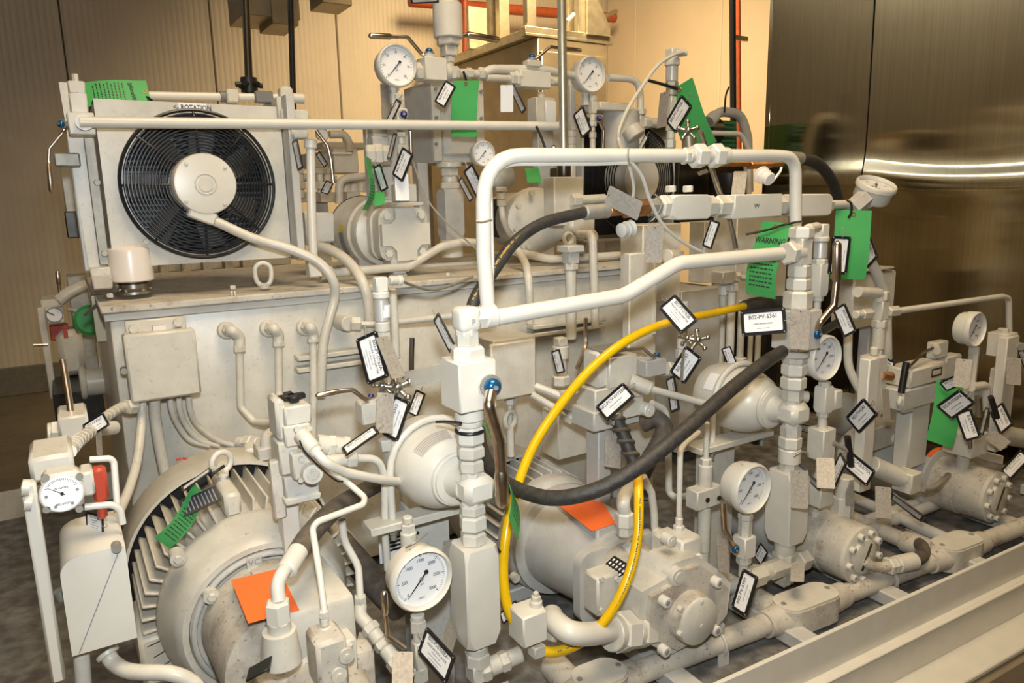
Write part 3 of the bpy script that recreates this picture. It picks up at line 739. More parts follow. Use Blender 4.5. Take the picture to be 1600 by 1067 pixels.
for i in range(15):
    r = fr*(.955-.041*i); y = -.022-.020*math.sin(min(1, (1-r/fr)*2.2)*math.pi/2)
    part('guard_ring', 'black_wire', MB().torus(fc+Y_*y, Y_, r, .0023, 56, 6), gd)
for i in range(8):
    a = math.radians(45*i+4 if i % 2 else 45*i); d = V((math.cos(a), 0, math.sin(a)))
    part('guard_spoke', 'black_wire', MB().tube([fc+d*fr*1.01-Y_*.020, fc+d*fr*.75-Y_*.036, fc+d*fr*.36-Y_*.044], .0032, 6), gd)
hub_c = fc-Y_*.075; hr = mm(47, hub_c)
hb = part('fan_motor', 'cream_clean', MB().lathe(fc+Y_*.02, -Y_, [(0, hr*.98), (.105, hr), (.112, hr*.96), (.113, hr*.90)], 40), T)
mb = MB().torus(fc-Y_*.0935, Y_, hr*.33, .0018, 24, 6); mb.cyl(fc-Y_*.092, fc-Y_*.0955, hr*.24, n=20)
for a in (40, 130, 220, 310): d = V((math.cos(math.radians(a)), 0, math.sin(math.radians(a)))); mb.hexn(fc+d*hr*.84-Y_*.092, fc+d*hr*.84-Y_*.096, .0045)
part('end_cover_screw', 'cream', mb, hb)
tb = P(315, 336, CY-.07); part('terminal_box', 'cream_clean', MB().box(tb, .062, .04, .030, (V((math.cos(.42), 0, -math.sin(.42))), Y_, V((math.sin(.42), 0, math.cos(.42)))), bev=.004), hb)
part('cable_gland', 'cream', MB().cyl(P(327, 340, CY-.07), P(337, 345, CY-.07), .014, n=14), hb)
lb = part('rotation_label', 'label_white', pxbox(MB(), 279, 161, 323, 176, CY-.006, .003, bev=0), T, 'white ROTATION sticker with arrow')
lettering('<- ROTATION', mm(11, fc), lb, frame4(P(301, 168.5, CY-.0066)-T.location, X_, Z_, -Y_), sx=.78)
for q in ((216, 203), (228, 377)):
    c = P(*q, CY); part('mounting_bolt', 'cream', MB().cyl(c, c-Y_*.006, .012, n=16).hexn(c-Y_*.006, c-Y_*.014, .008), T)
# uprights and cheek plates of the cooler
T2 = T
c = P(124, 200, CY-.02)
part('side_cheek', 'cream_grey', MB().box((xr+.012, CY+.06, (zt+zb)/2+.01), .020, .24, zt-zb+.03, bev=.002), T2)
part('side_strip', 'zinc', pxbox(MB(), 143, 215, 160, 415, CY+.01, .02, bev=.002), T2)
parts('strip_bolt', 'zinc', T2, [MB().hexn(P(*q, CY+.008), P(*q, CY+.008)-Y_*.008, .008) for q in ((152, 285), (163, 396))])
part('top_lug', 'cream', MB().box(P(457, 182, CY), .07, .05, .03, bev=.003).box(P(439, 172, CY+.01), .03, .05, .06, bev=.003), T2)
T = thing('cooler_support', 'flat cream upright strap left of the cooler with a rounded top plug', 'bracket', P(140, 428, CY+.02))
part('strap', 'cream', MB().prism([(0, 0), (.034, 0), (.020, .42), (-.012, .42)], P(140, 425, CY+.02), X_, Z_, Y_, .03), T)
part('foot', 'cream_dusty', pxbox(MB(), 144, 430, 176, 452, CY-.03, .06), T); part('clip', 'cream', pxbox(MB(), 141, 418, 174, 436, CY-.02, .05), T)
T = thing('manifold_fitting', 'cream manifold fitting with a plugged top beside the cooler upper left corner', 'fitting', P(126, 205, CY-.05))
column(T, 123, CY-.05, [(116, 130, 'h', 9), (128, 148, 's', 24), (146, 178, 's', 25), (177, 212, 's', 38)])
part('support_leg', 'cream', pxbox(MB(), 118, 212, 139, 425, CY+.03, .03), T)
b = P(131, 192, CY-.085); part('boss', 'cream_clean', MB().cyl(b, b-Y_*.02, .017, n=20), T)
nn = P(103, 195, CY-.05); part('stem', 'zinc', MB().cyl(P(114, 195, CY-.05), nn, .008, n=10), T)
lever(T, [nn, P(99, 206, CY-.06), P(77, 232, CY-.06), P(76, 252, CY-.06), P(80, 298, CY-.06)], 5, 3, 8, nut=P(98, 194, CY-.07), nut_d=(-.6, -.8, 0), nr=11)
part('back_lug', 'zinc', MB().box(P(105, 250, CY), .05, .03, .03, bev=.003), T)
pipe('header_pipe', 'long slim cream pipe crossing in front of the cooler top to the conduit pole', [(124, 191, CY-.10), (874, 197, CY-.10)], 13, m='cream_clean')
# tube across the cooler top and the clamp
T = thing('top_tube', 'cream tube with a taped clamp lying along the cooler top edge', 'pipe', P(230, 150, CY+.1))
part('pipe', 'cream_clean', MB().cyl(P(229, 149, CY+.1), P(474, 153, CY+.1), mm(12, P(300, 150, CY+.1))/2, n=14), T)
part('tape_band', 'tape_grey', MB().cyl(P(344, 151, CY+.1), P(355, 151, CY+.1), mm(17, P(300, 150, CY+.1))/2, n=16), T)
part('clamp', 'cream', MB().box(P(362, 151, CY+.1), .03, .04, .034, bev=.004), T); part('wrap', 'tape_grey', MB().box(P(412, 152, CY+.09), .045, .02, .03, bev=.003), T)
part('end_block', 'cream', MB().box(P(447, 163, CY+.06), .032, .04, .085, bev=.006).cyl(P(452, 153, CY+.06), P(474, 154, CY+.06), .013, n=14), T)
# back of the cooler seen at its left
T = thing('cooler_backplate', 'weathered bluish grey steel plate behind the cooler left edge', 'plate', P(110, 365, 2.45))
ubox(T, 'plate', 'zinc', 100, 255, 127, 365, 2.45, .03); ubox(T, 'foot', 'dark_steel', 103, 330, 132, 372, 2.4, .05)
# ================================================================ UPPER LEVEL (on the tank)
# ---------------- pump and motor on the tank top
pc = P(631, 366, 1.98); s = mm(1, pc)
T = thing('tank_top_pump', 'cream gear pump with four big bolt heads and round motor on the tank lid', 'pump', V((pc.x, pc.y+.15, TZ)))
h = 40*s
poly = []
for sx, sz in ((1, 1), (-1, 1), (-1, -1), (1, -1)):
    q = [(h, .42*h), (.62*h, .42*h), (.42*h, .62*h), (.42*h, h)]
    if sx*sz < 0: q = q[::-1]
    poly += [(x*sx, z*sz) for x, z in q]
part('end_cover', 'cream_clean', MB().prism(poly, pc, X_, Z_, -Y_, .020), T)
part('pump_body', 'cream', MB().prism(rrect(2.05*h, 2.05*h, .45*h, 5), pc, X_, Z_, Y_, .035).prism(rrect(1.9*h, 1.9*h, .45*h, 5), pc+Y_*.035, X_, Z_, Y_, .03).prism(rrect(2.05*h, 2.05*h, .5*h, 5), pc+Y_*.065, X_, Z_, Y_, .03), T)
parts('flange_bolt', 'cream_clean', T, [MB().cyl(pc+V((x*.71*h, 0, z*.71*h)), pc+V((x*.71*h, -.003, z*.71*h)), .014, n=16).hexn(pc+V((x*.71*h, -.003, z*.71*h)), pc+V((x*.71*h, -.016, z*.71*h)), .0125) for x in (-1, 1) for z in (-1, 1)])
mc = pc+V((-.005, .10, .0))
part('adapter_ring', 'cream', MB().lathe(mc, Y_, [(0, .075), (.01, .098), (.03, .102), (.05, .102)], 36), T)
part('motor_drum', 'cream', MB().lathe(mc+Y_*.05, Y_, [(0, .098), (.01, .108), (.15, .110), (.16, .112), (.175, .112), (.18, .10), (.20, .06)], 40), T)
part('drum_band', 'dark_steel', MB().torus(mc+Y_*.215, Y_, .111, .003, 40, 6), T)
def patch(mb, c, r, y0, y1, a0, a1, n=8, r1=None):
    A = []; B = []
    for i in range(n+1):
        a = math.radians(a0+(a1-a0)*i/n); d = V((math.cos(a), 0, math.sin(a)))
        A.append(mb.bm.verts.new(V(c)+d*r+Y_*y0)); B.append(mb.bm.verts.new(V(c)+d*(r1 or r)+Y_*y1))
    for i in range(n): mb.bm.faces.new((A[i], A[i+1], B[i+1], B[i]))
    return mb
part('name_plate', 'print_grey', patch(MB(), mc, .1115, .09, .125, 178, 215), T, 'dark data plate on the drum')
part('warning_label', 'yellow_label', patch(MB(), mc, .1115, .09, .125, 166, 178), T, 'yellow warning strip')
part('terminal_box', 'cream_grey', pxbox(MB(), 487, 332, 524, 380, 2.16, .10, bev=.006), T)
part('box_lid', 'cream', pxbox(MB(), 478, 330, 488, 384, 2.15, .12, bev=.004), T)
part('foot', 'cream_grey', MB().box(mc+V((0, .12, -.107)), .2, .14, .012, bev=.003).box(mc+V((-.05, .12, -.09)), .05, .12, .03, bev=.003), T)
T = thing('suction_fitting', 'grey square fitting with small bolts under the upper pump', 'fitting', P(624, 430, 2.0))
column(T, 621, 2.0, [(404, 418, 's', 44, 'cream_grey'), (418, 428, 's', 28, 'cream_grey'), (428, 436, 'h', 30)])
parts('bolt', 'cream', T, [MB().hexn(P(x, 419, 1.98), P(x, 424, 1.98), .005) for x in (603, 611, 630, 637)])
pipe('return_pipe', 'cream pipe along the tank lid bending upward right of the upper pump', [(500, 428, 1.97), (640, 416, 1.97), (688, 386, 1.97), (722, 378, 1.97), (760, 380, 1.97)], 13, .05, fits=[(0, 20, 'h', 22)])
pipe('lid_pipe', 'dark shaded pipe lying along the rear of the tank lid', [(560, 424, 2.2), (745, 412, 2.2)], 9, m='cream_grey')
# ---------------- ladder of fittings and gauge above the pump
GY = 1.96
gauge('gauge with 0 to 60 dial beside the square valve block, highest on the machine', 622, 102, GY, 66, G_SMALL, stem=.045)
T = thing('gauge_riser', 'stacked cream fittings rising from the upper pump to the highest gauge', 'fitting', P(628, 320, GY))
column(T, 628, GY, [(146, 158, 'h', 14), (158, 170, 'c', 12), (170, 198, 's', 24), (198, 206, 'c', 13), (206, 214, 'h', 13), (214, 226, 'c', 10), (226, 240, 'h', 15), (240, 262, 's', 18, 'cream_grey'), (262, 290, 'c', 20), (288, 316, 's', 40), (316, 322, 's', 60)])
nn = P(631, 180, GY-.03)
lever(T, [nn, P(637, 192, GY-.05), P(641, 205, GY-.05), P(643, 245, GY-.05)], 6, nut=P(630, 179, GY-.035), nut_d=(-.2, -1, 0), nr=11, nut_m='purple_cap')
T = thing('check_union', 'cream side union with round nuts left of the gauge riser', 'fitting', P(590, 240, 2.05))
column(T, 590, 2.05, [(200, 214, 's', 32), (214, 232, 's', 34)], 'cream_grey')
for x, w_ in ((581, 30), (592, 32), (604, 28)): c = P(x, 242, 2.0); fit(T, c-X_*.014+Y_*0.01, c+X_*.014, 'h', mm(w_, c), 'cream')
solo('riser_post', 'flat grey plate standing behind the fittings of the highest gauge', 'plate', 'cream_grey', pxbox(MB(), 575, 196, 640, 320, 2.12, .03))
# ---------------- square valve block, blue nut, filter column
VY = 2.05
T = thing('upper_ball_valve', 'square cream ball valve with long steel handle reaching left above the highest gauge', 'valve', P(675, 126, VY))
c = P(676, 110, VY); fit(T, c-X_*mm(20, c), c+X_*mm(17, c), 's', mm(34, c), 'cream_clean')
along(T, P(640, 113, VY), P(720, 113, VY), [(648, 658, 'h', 28), (694, 702, 'c', 26), (640, 650, 'c', 20)])
t = P(671, 92, VY-.01)
part('stem', 'cream', MB().cyl(t-Z_*.01, t+Z_*.012, .016, n=16), T)
lever(T, [t+Z_*.012, P(660, 86, VY), P(637, 58, VY), P(612, 57, VY), P(578, 56, VY)], 6, 3, 9, nut=t+Z_*.012, nut_d=(0, 0, 1), nr=12)
T = thing('filter_column', 'thick cream cylinder column with hexagons rising out of the top edge', 'fitting', P(700, 130, VY))
column(T, 700, VY, [(-30, 8, 'c', 36), (6, 60, 'c', 46, 'cream_clean'), (60, 72, 'h', 37), (72, 88, 's', 28), (88, 98, 'h', 17), (98, 106, 'c', 15), (104, 124, 's', 24)])
lever(T, [P(712, 58, VY+.03), P(730, 54, VY+.03), P(778, 62, VY+.03)], 7, 1, 10)
T = thing('filter_housing', 'tall cream filter housing with bolted cover and small data plate', 'filter', P(702, 254, 2.25))
ubox(T, 'housing', 'cream_grey', 676, 128, 757, 254, 2.25, .22); x0 = P(676, 190, 2.25).x
ubox(T, 'flange', 'cream', 676, 126, 690, 252, 2.235, .02); ubox(T, 'flange', 'cream', 744, 126, 757, 252, 2.235, .02)
cv = part('cover', 'cream_grey', pxbox(MB(), 690, 129, 744, 243, 2.24, .02, bev=.006), T)
pl = part('data_plate', 'sticker_cream', pxbox(MB(), 705, 228, 733, 240, 2.236, .005, bev=.001), cv)
parts('cover_bolt', 'zinc', T, [MB().hexn(P(x, y, 2.235), P(x, y, 2.235)+Y_*((2.227)-(2.235)), .006) for x, y in ((680, 139), (681, 184), (681, 225), (751, 143), (751, 185), (751, 225))])
T = thing('filter_stand', 'grey column and block below the tall filter housing', 'fitting', P(704, 380, 2.25))
column(T, 704, 2.25, [(254, 262, 'c', 40), (262, 276, 'h', 28), (276, 285, 'c', 24), (285, 296, 'h', 30), (296, 374, 'o', 44, 'cream_grey'), (374, 402, 'c', 36)])
part('leg', 'cream_grey', pxbox(MB(), 656, 254, 672, 400, 2.3, .05), T)
# ---------------- manifold towards the right gauge
T = thing('manifold_run', 'row of cream hexagon unions leaving the filter column towards the right gauge', 'fitting', P(730, 115, VY))
along(T, P(706, 114, VY), P(770, 116, VY), [(708, 716, 'h', 20), (716, 728, 'c', 14), (728, 738, 'h', 16), (738, 748, 'c', 12), (747, 756, 'h', 19)])
pipe('manifold_pipe', 'fat cream pipe loop passing over the second blue nut valve', [(752, 116, VY), (768, 108, VY), (850, 108, VY+.03), (898, 118, VY+.05), (925, 122, VY+.06)], 13, .05, 'cream_clean')
T = thing('manifold_valve', 'small cream ball valve under the manifold pipe with handle pointing right', 'valve', P(832, 132, VY+.02))
along(T, P(760, 121, VY), P(880, 128, VY+.02), [(758, 800, 'c', 11), (796, 806, 'h', 20), (804, 812, 'h', 24), (808, 853, 's', 25, 'cream_clean'), (853, 862, 'h', 15), (862, 880, 'c', 13)])
t = P(831, 100, VY+.01); part('bonnet', 'cream', MB().box(t, .05, .035, .02, bev=.003), T)
lever(T, [t+Z_*.014, P(840, 90, VY), P(860, 73, VY), P(880, 76, VY), P(907, 79, VY)], 5, 3, 7, nut=t+Z_*.012, nut_d=(0, 0, 1), nr=11)
gauge('gauge with 0 to 60 dial right of the shiny conduit pole', 925, 116, VY+.02, 56, G_SMALL, stem=.04)
T = thing('right_gauge_riser', 'thin cream fittings hanging below the gauge right of the conduit pole', 'fitting', P(926, 240, VY+.04))
column(T, 926, VY+.04, [(148, 158, 'h', 12), (157, 178, 's', 14), (178, 190, 'c', 9), (190, 198, 'h', 12), (198, 206, 'c', 8), (206, 216, 'h', 11), (216, 240, 'c', 9)])
lever(T, [P(935, 185, VY), P(943, 203, VY), P(942, 236, VY)], 6, nut=P(935, 185, VY), nut_d=(-.3, -1, 0), nr=9, nut_m='purple_cap')
pipe('overflow_pipe', 'cream pipe bending down right of the second 0 to 60 gauge', [(950, 121, VY+.06), (1000, 124, VY+.06), (1001, 178, VY+.06)], 11, .08, 'cream_clean')
T = thing('overflow_tee', 'cream tee with side stub under the overflow pipe', 'fitting', P(1000, 200, VY+.06))
column(T, 1001, VY+.06, [(170, 180, 'h', 16), (180, 200, 's', 14), (200, 240, 'c', 13)])
along(T, P(985, 190, VY+.06), P(1035, 193, VY+.06), [(1004, 1014, 'h', 18), (1012, 1028, 'c', 15)])
# plates and boxes seen behind the shiny pole
T = thing('switch_box', 'cream box with a bright plate behind the long header pipe beside the pole', 'box', P(850, 195, 2.3))
ubox(T, 'body', 'cream', 838, 152, 868, 194, 2.3, .06); part('cap', 'cream', MB().cyl(P(846, 152, 2.32), P(846, 144, 2.32), .014, n=12), T)
ubox(T, 'plate', 'bright_plate', 853, 157, 870, 191, 2.285, .008); ubox(T, 'post', 'cream_grey', 842, 190, 866, 405, 2.32, .04)
T = thing('rear_post', 'cream post of stacked blocks just right of the conduit pole', 'post', P(893, 245, 2.2))
column(T, 893, 2.2, [(120, 136, 'h', 12), (136, 204, 's', 16), (204, 214, 'h', 14), (214, 226, 'h', 13), (226, 242, 'h', 13), (242, 400, 'c', 14)])
# small tilted gauge behind the tall pipe frame
gauge('half hidden gauge behind the bend of the tall pipe frame', 757, 240, 2.0, 40, G_SMALL, detail=True)
T = thing('thermowell', 'round dull fitting and curved conduit behind the bend of the tall pipe frame', 'fitting', P(785, 290, 2.05))
part('body', 'zinc', MB().lathe(P(776, 278, 2.1), (-.2, -1, .1), [(0, .03), (.02, .045), (.05, .045), (.06, .03)], 24), T)
column(T, 783, 2.02, [(292, 300, 'h', 18), (300, 312, 'c', 15), (312, 322, 'h', 14)])
part('conduit', 'cream', MB().tube(spl(pts((783, 318, 2.02), (787, 345, 2.02), (800, 368, 2.05), (830, 385, 2.1))), .010, 10), T)
# ---------------- second cooler and motor behind, seen between the pipes
fc2 = P(985, 280, 2.35); r2 = mm(82, fc2)
T = thing('rear_cooler', 'second oil cooler behind with a black fan guard and cream hub, mostly hidden', 'cooler', V((fc2.x, 2.45, TZ)))
for x_, y_, w_, h_ in ((-1, 0, .03, 1.2), (1, 0, .03, 1.2)): pass
hw, hh = r2*1.12, r2*1.12
part('casing', 'cream', MB().box(fc2+V((0, .10, hh)), 2*hw, .2, .012, bev=.002).box(fc2+V((0, .10, -hh)), 2*hw, .2, .012, bev=.002).box(fc2+V((-hw, .10, 0)), .012, .2, 2*hh, bev=.002).box(fc2+V((hw, .10, 0)), .012, .2, 2*hh, bev=.002), T)
part('radiator_core', 'radiator_core', MB().box(fc2+V((0, .17, 0)), 2*hw-.02, .05, 2*hh-.02, bev=0), T)
g = part('fan_guard', 'black_wire', MB().torus(fc2-Y_*.02, Y_, r2, .005, 48, 8), T)
for i in range(9): part('guard_ring', 'black_wire', MB().torus(fc2-Y_*(.02+.001*i), Y_, r2*(.95-.055*i), .0024, 40, 6), g)
parts('leg', 'cream', T, [MB().box((fc2.x+k*hw*.8, fc2.y+.1, (fc2.z-hh+ZD)/2), .05, .05, fc2.z-hh-ZD, bev=.003) for k in (-1, 1)])
part('fan_motor', 'cream_clean', MB().lathe(fc2+Y_*.06, -Y_, [(0, r2*.42), (.13, r2*.42), (.14, r2*.38)], 32), T)
T = thing('rear_motor', 'shiny bluish grey round motor standing upright behind the two gauges', 'motor', P(970, 262, 2.12))
part('drum', 'cream_grey', MB().cyl(P(970, 172, 2.12+.0), P(970, 255, 2.12), mm(56, P(970, 210, 2.12))/2, n=28, bev=.006), T)
part('lid', 'cream', pxbox(MB(), 938, 160, 985, 173, 2.06, .12, bev=.004), T)
part('side_ring', 'cream', MB().cyl(P(985, 200, 2.05), P(995, 215, 2.03), .035, n=24, bev=.003), T)
# ---------------- pressure transmitter (top right) and cable
TYR = 1.85
T = thing('top_transmitter', 'chrome pressure transmitter with square plug and cable, against the white wall', 'transmitter', P(1049, 160, TYR))
column(T, 1049, TYR, [(76, 92, 's', 22, 'cream_clean', 'plug'), (91, 103, 'c', 23, 'cream_clean', 'ring'), (103, 128, 'c', 19, 'silver', 'body'), (128, 136, 'h', 20, 'zinc'), (136, 150, 'c', 17, 'zinc'), (150, 205, 's', 17), (205, 218, 'c', 13), (218, 232, 'h', 16)])
part('cable_gland', 'cream_clean', MB().cyl(P(1056, 84, TYR-.01), P(1072, 82, TYR-.02), .011, n=12), T)
solo('transmitter_cable', 'pale grey cable looping from the top transmitter down to the pipe frame', 'cable', 'cream_clean', MB().tube(spl(pts((1072, 81, TYR-.02), (1050, 87, TYR-.04), (1025, 105, TYR-.05), (1000, 140, TYR-.05), (980, 172, TYR-.05), (967, 205, TYR-.05), (968, 225, TYR-.08), (976, 243, 1.5), (984, 246, 1.2))), .0055, 8))
# ---------------- green drive and dark equipment under the white wall end
T = thing('green_drive', 'dark green geared drive with black motor at the foot of the riser pipes', 'motor', P(1130, 300, 2.6))
ubox(T, 'gear_case', 'green_dark', 1112, 188, 1150, 240, 2.6, .2); part('motor', 'black_plastic', MB().cyl(P(1100, 205, 2.55), P(1118, 205, 2.55), .06, n=20), T); part('gear_flange', 'black_plastic', MB().cyl(P(1140, 270, 2.6), P(1140, 300, 2.6), .1, n=24), T)
ubox(T, 'base_plate', 'dark_steel', 1060, 236, 1172, 345, 2.75, .1)
mb = []
for i in range(7): mb.append(pxbox(MB(), 1112, 190+i*7, 1150, 194+i*7, 2.585, .02, bev=.001))
parts('rib', 'green_dark', T, mb)
pipe('drive_conduit', 'grey conduit elbow arching over the green drive', [(1108, 190, 2.5), (1125, 174, 2.5), (1158, 178, 2.5), (1168, 215, 2.5), (1170, 300, 2.5)], 15, .1, 'cream_grey', 'conduit', fits=[(0, 16, 'c', 20)])
pipe('drive_pipe', 'lower cream pipe bending down in front of the green drive', [(1110, 208, 2.3), (1158, 209, 2.3), (1170, 235, 2.3), (1171, 480, 2.3)], 8, .06, 'cream_clean')
# ================================================================ PIPE FRAME, LONG VALVE, BENT PIPE
FY = 1.15
T = pipe('pipe_arch', 'tall glossy cream pipe bent into a square arch over the middle of the machine', [(764, 505, FY), (756, 395, FY), (755, 243, FY), (1205, 243, FY), (1243, 245, FY), (1243, 362, FY)], 19, .085, 'cream_clean', n=16)
T = thing('frame_unions', 'three hexagon union nuts with a ring on the top bar of the tall pipe frame', 'fitting', P(1100, 244, FY))
along(T, P(1060, 244, FY), P(1150, 243, FY), [(1066, 1074, 'h', 25), (1074, 1082, 'c', 22), (1082, 1100, 'h', 36, 'cream_clean'), (1100, 1112, 'c', 22), (1110, 1126, 'h', 36, 'cream_clean'), (1125, 1137, 'c', 26)])
cord('thin white cable strapped under the top bar of the tall pipe frame', [(752, 500, FY-.0), (768, 440, FY), (767, 330, FY), (768, 285, FY), (790, 259, FY), (850, 256, FY), (930, 256, FY), (984, 254, FY-.005)], 7, 'cream_clean', 'strapped_cable', 'cable')
cord('white cable running from the top bar down to the brass hose union', [(982, 254, FY), (990, 290, 1.18), (988, 318, 1.2)], 5, 'cream_clean', 'drop_cable', 'cable')
cord('white cable curving from the top bar under the long valve to the right', [(986, 252, FY), (1003, 275, 1.16), (1015, 310, 1.18), (1035, 350, 1.2), (1070, 380, 1.22), (1110, 398, 1.24), (1150, 402, 1.3)], 6, 'cream_clean', 'trailing_cable', 'cable')
cord('wire loop tying the cables to the top bar', [(982, 232, FY-.02), (981, 244, FY-.024), (984, 258, FY-.02)], 3, 'zinc', 'tie_wire', 'wire')
cord('second wire loop on the left leg of the pipe frame', [(744, 345, FY-.02), (755, 346, FY-.026), (768, 343, FY-.02)], 3, 'zinc', 'tie_wire', 'wire')
# long horizontal valve behind the frame
HY = 1.25; A, B = P(905, 326, HY), P(1345, 319, HY)
T = thing('long_check_valve', 'long horizontal cream valve body lettered W between hexagons', 'valve', P(1150, 335, HY))
along(T, A, B, [(1012, 1030, 'h', 26, 'zinc'), (1028, 1040, 'h', 36), (1038, 1098, 'o', 38, 'cream_clean'), (1098, 1114, 'h', 33), (1112, 1120, 'c', 27), (1116, 1136, 'h', 33), (1134, 1208, 's', 36, 'cream_clean'), (1206, 1220, 'h', 33), (1216, 1234, 'c', 30, 'cream_grey'), (1230, 1286, 'o', 34, 'cream_clean'), (1284, 1296, 'h', 23), (1294, 1330, 'c', 14)])
vb = [o for o in T.children if o.name.startswith('valve_body')] if False else None
t = P(1168, 322, HY); lettering('W', mm(9.5, t), T, frame4(V((t.x, t.y-mm(36, t)/2-.0006, t.z))-T.location, X_, Z_, -Y_), sx=1.2)
parts('plug_bolt', 'cream', T, [MB().hexn(P(x, 300, HY), P(x, 290, HY), .012) for x in (1048, 1075)])
lever(T, [P(1094, 205, HY+.02), P(1105, 240, HY+.04), P(1122, 295, HY+.045), P(1140, 345, HY+.045), P(1150, 388, HY+.04)], 9, m='chrome')
# cut-off pipe end beside it
T = thing('side_valve_block', 'small cream block and pipe stub behind the black hose ferrule', 'valve', P(890, 335, 1.9))
ubox(T, 'block', 'cream', 866, 276, 912, 352, 1.9, .06); along(T, P(890, 313, 1.89), P(960, 309, 1.89), [(893, 906, 'h', 20), (905, 945, 'c', 14)])
part('junction', 'dark_bronze', pxbox(MB(), 870, 262, 892, 276, 1.91, .04), T)
# black hose from the valve
hp = pts((730, 520, 1.16), (741, 470, 1.17), (770, 425, 1.19), (805, 378, 1.21), (850, 348, 1.23), (912, 332, HY))
T = thing('black_hose', 'black hydraulic hose with gold print curving down left of the long valve', 'hose', hp[2])
part('hose', 'black_rubber', MB().tube(spl(hp, 10), mm(19, hp[3])/2, 14), T)
mb = MB(); sp = spl([p+(CAM-p).normalized()*mm(9.9, p)+V((-.003, 0, .003)) for p in hp[1:-1]], 26)
rr = random.Random(4)
for a, b in zip(sp, sp[1:]):
    if rr.random() < .2: continue
    d = (b-a).normalized(); n = (CAM-a).normalized(); u = d.cross(n).normalized(); b2 = a.lerp(b, .62); w_ = .0022*rr.uniform(.6, 1.1)
    mb.quad(a-u*w_, b2-u*w_, b2+u*w_, a+u*w_)
part('printing', 'ink_gold', mb, T)
along(T, hp[-1], P(1020, 323, HY), [(908, 950, 'c', 24, 'zinc', 'ferrule'), (950, 975, 'c', 19, 'copper', 'ferrule'), (974, 1012, 'h', 27, 'copper')])
cord('thin steel wire wrapped round the brass union of the long valve', [(1023, 303, HY-.03), (1033, 315, HY-.035), (1030, 330, HY-.03), (1020, 343, HY-.02), (1016, 346, HY-.02)], 2.5, 'zinc', 'tie_wire', 'wire')
T = thing('hanging_plug', 'bluish white plastic plug cap dangling under the brass union', 'cap', P(982, 375, 1.2))
c = P(975, 360, 1.2); part('cap', 'cream_grey', MB().lathe(c+V((-.01, 0, 0)), (1, .1, .1), [(0, .012), (.002, .015), (.014, .015), (.016, .017), (.022, .017), (.024, .015), (.032, .018), (.034, .017)], 22), T)
part('chain', 'zinc', MB().tube(pts((985, 343, 1.2), (988, 352, 1.2), (992, 360, 1.2)), .0015, 6), T)
T = thing('dust_plug', 'white plastic dust plug hanging inside the right bend of the pipe frame', 'cap', P(1200, 290, 1.22))
c = P(1188, 272, 1.25); part('plug', 'off_white', MB().lathe(c, (P(1212, 285, 1.2)-c), [(0, .020), (.004, .022), (.006, .022), (.008, .017), (.012, .017), (.014, .019), (.018, .019), (.020, .016), (.034, .016), (.036, .014)], 22), T)
part('strap', 'label_white', MB().tube(pts((1206, 285, 1.22), (1219, 268, 1.23), (1221, 262, 1.24)), .003, 6), T)
# black hose on the right behind the frame bend
hp = pts((1170, 247, 1.35), (1210, 245, 1.35), (1247, 247, 1.36), (1275, 254, 1.38), (1295, 275, 1.40), (1308, 305, 1.42), (1316, 345, 1.44))
T = thing('rear_hose', 'black hose with zinc ferrule arching down behind the right frame bend', 'hose', hp[3])
part('hose', 'black_rubber', MB().tube(spl(hp[2:], 8), mm(18, hp[3])/2, 12), T)
part('ferrule', 'zinc', MB().cyl(P(1221, 245, 1.35), P(1251, 248, 1.36), mm(20, hp[2])/2, n=16, bev=.003), T)
part('coupling', 'copper', MB().hexn(P(1170, 257, 1.35), P(1204, 256, 1.35), mm(15, hp[1])/1.9).cyl(P(1130, 256, 1.35), P(1222, 256, 1.35), .007), T)
# S-shaped pipe from the left column to the right column
CY1 = 1.10
pipe('bent_pipe', 'long glossy cream pipe with an S bend joining the left and right valve columns', [(752, 500, CY1), (975, 462, CY1), (1060, 411, CY1), (1220, 396, CY1)], 23, .10, 'cream_clean', n=18)
# ================================================================ LEFT VALVE COLUMN
T = thing('left_valve_column', 'left tall column of cream valves, hexagon nuts and elbows', 'valve', P(740, 1060, CY1))
X1 = column(T, 738, CY1, [(514, 540, 'h', 36), (538, 564, 'h', 53, 'cream_clean'), (558, 634, 's', 88, 'cream_clean'), (634, 655, 'c', 46, 'cream_clean'), (655, 664, 'k', 42), (664, 692, 'h', 43, 'cream_clean'), (694, 714, 'h', 43), (716, 736, 'h', 39), (786, 803, 'h', 40), (803, 827, 'h', 42, 'cream_clean'), (829, 850, 'h', 40), (849, 1000, 'o', 80, 'cream_clean'), (996, 1010, 'c', 36), (1009, 1022, 'c', 34), (1020, 1042, 'h', 39), (1036, 1064, 's', 40)])
ec = V((X1, CY1, P(738, 497, CY1).z)); hw = mm(38, ec)/2
part('elbow', 'cream_clean', MB().box(ec, 2*hw, 2*hw, 2.1*hw, bev=hw*.5, seg=3).cyl(ec+X_*hw*.7, ec+X_*hw*1.7, hw*.98, n=6).cyl(ec-Z_*hw*1.3, ec, hw*.96, n=8), T)
lettering('P', .014, T, frame4(ec+V((.003, -hw-.0008, -.004))-T.location, X_, Z_, -Y_), 'print_grey')
part('sleeve', 'cream_clean', MB().cyl(ec+X_*hw*1.6, ec+X_*hw*2.7, hw*1.0, n=20, bev=.002), T, 'pipe sleeve with a small sticker')
part('ring_seal', 'black_plastic', MB().torus((X1, CY1, P(738, 671, CY1).z), Z_, mm(44, ec)/2, .0035, 32, 8), T)
bz = P(742, 762, CY1).z; bc = V((X1, CY1, bz)); s1 = mm(1, bc)
part('check_body', 'cream_clean', MB().box(bc+V((.006, 0, 0)), 54*s1, 50*s1, 44*s1, bev=10*s1).cyl(bc-Z_*30*s1, bc+Z_*30*s1, 17*s1, n=8), T, 'bevelled square elbow body')
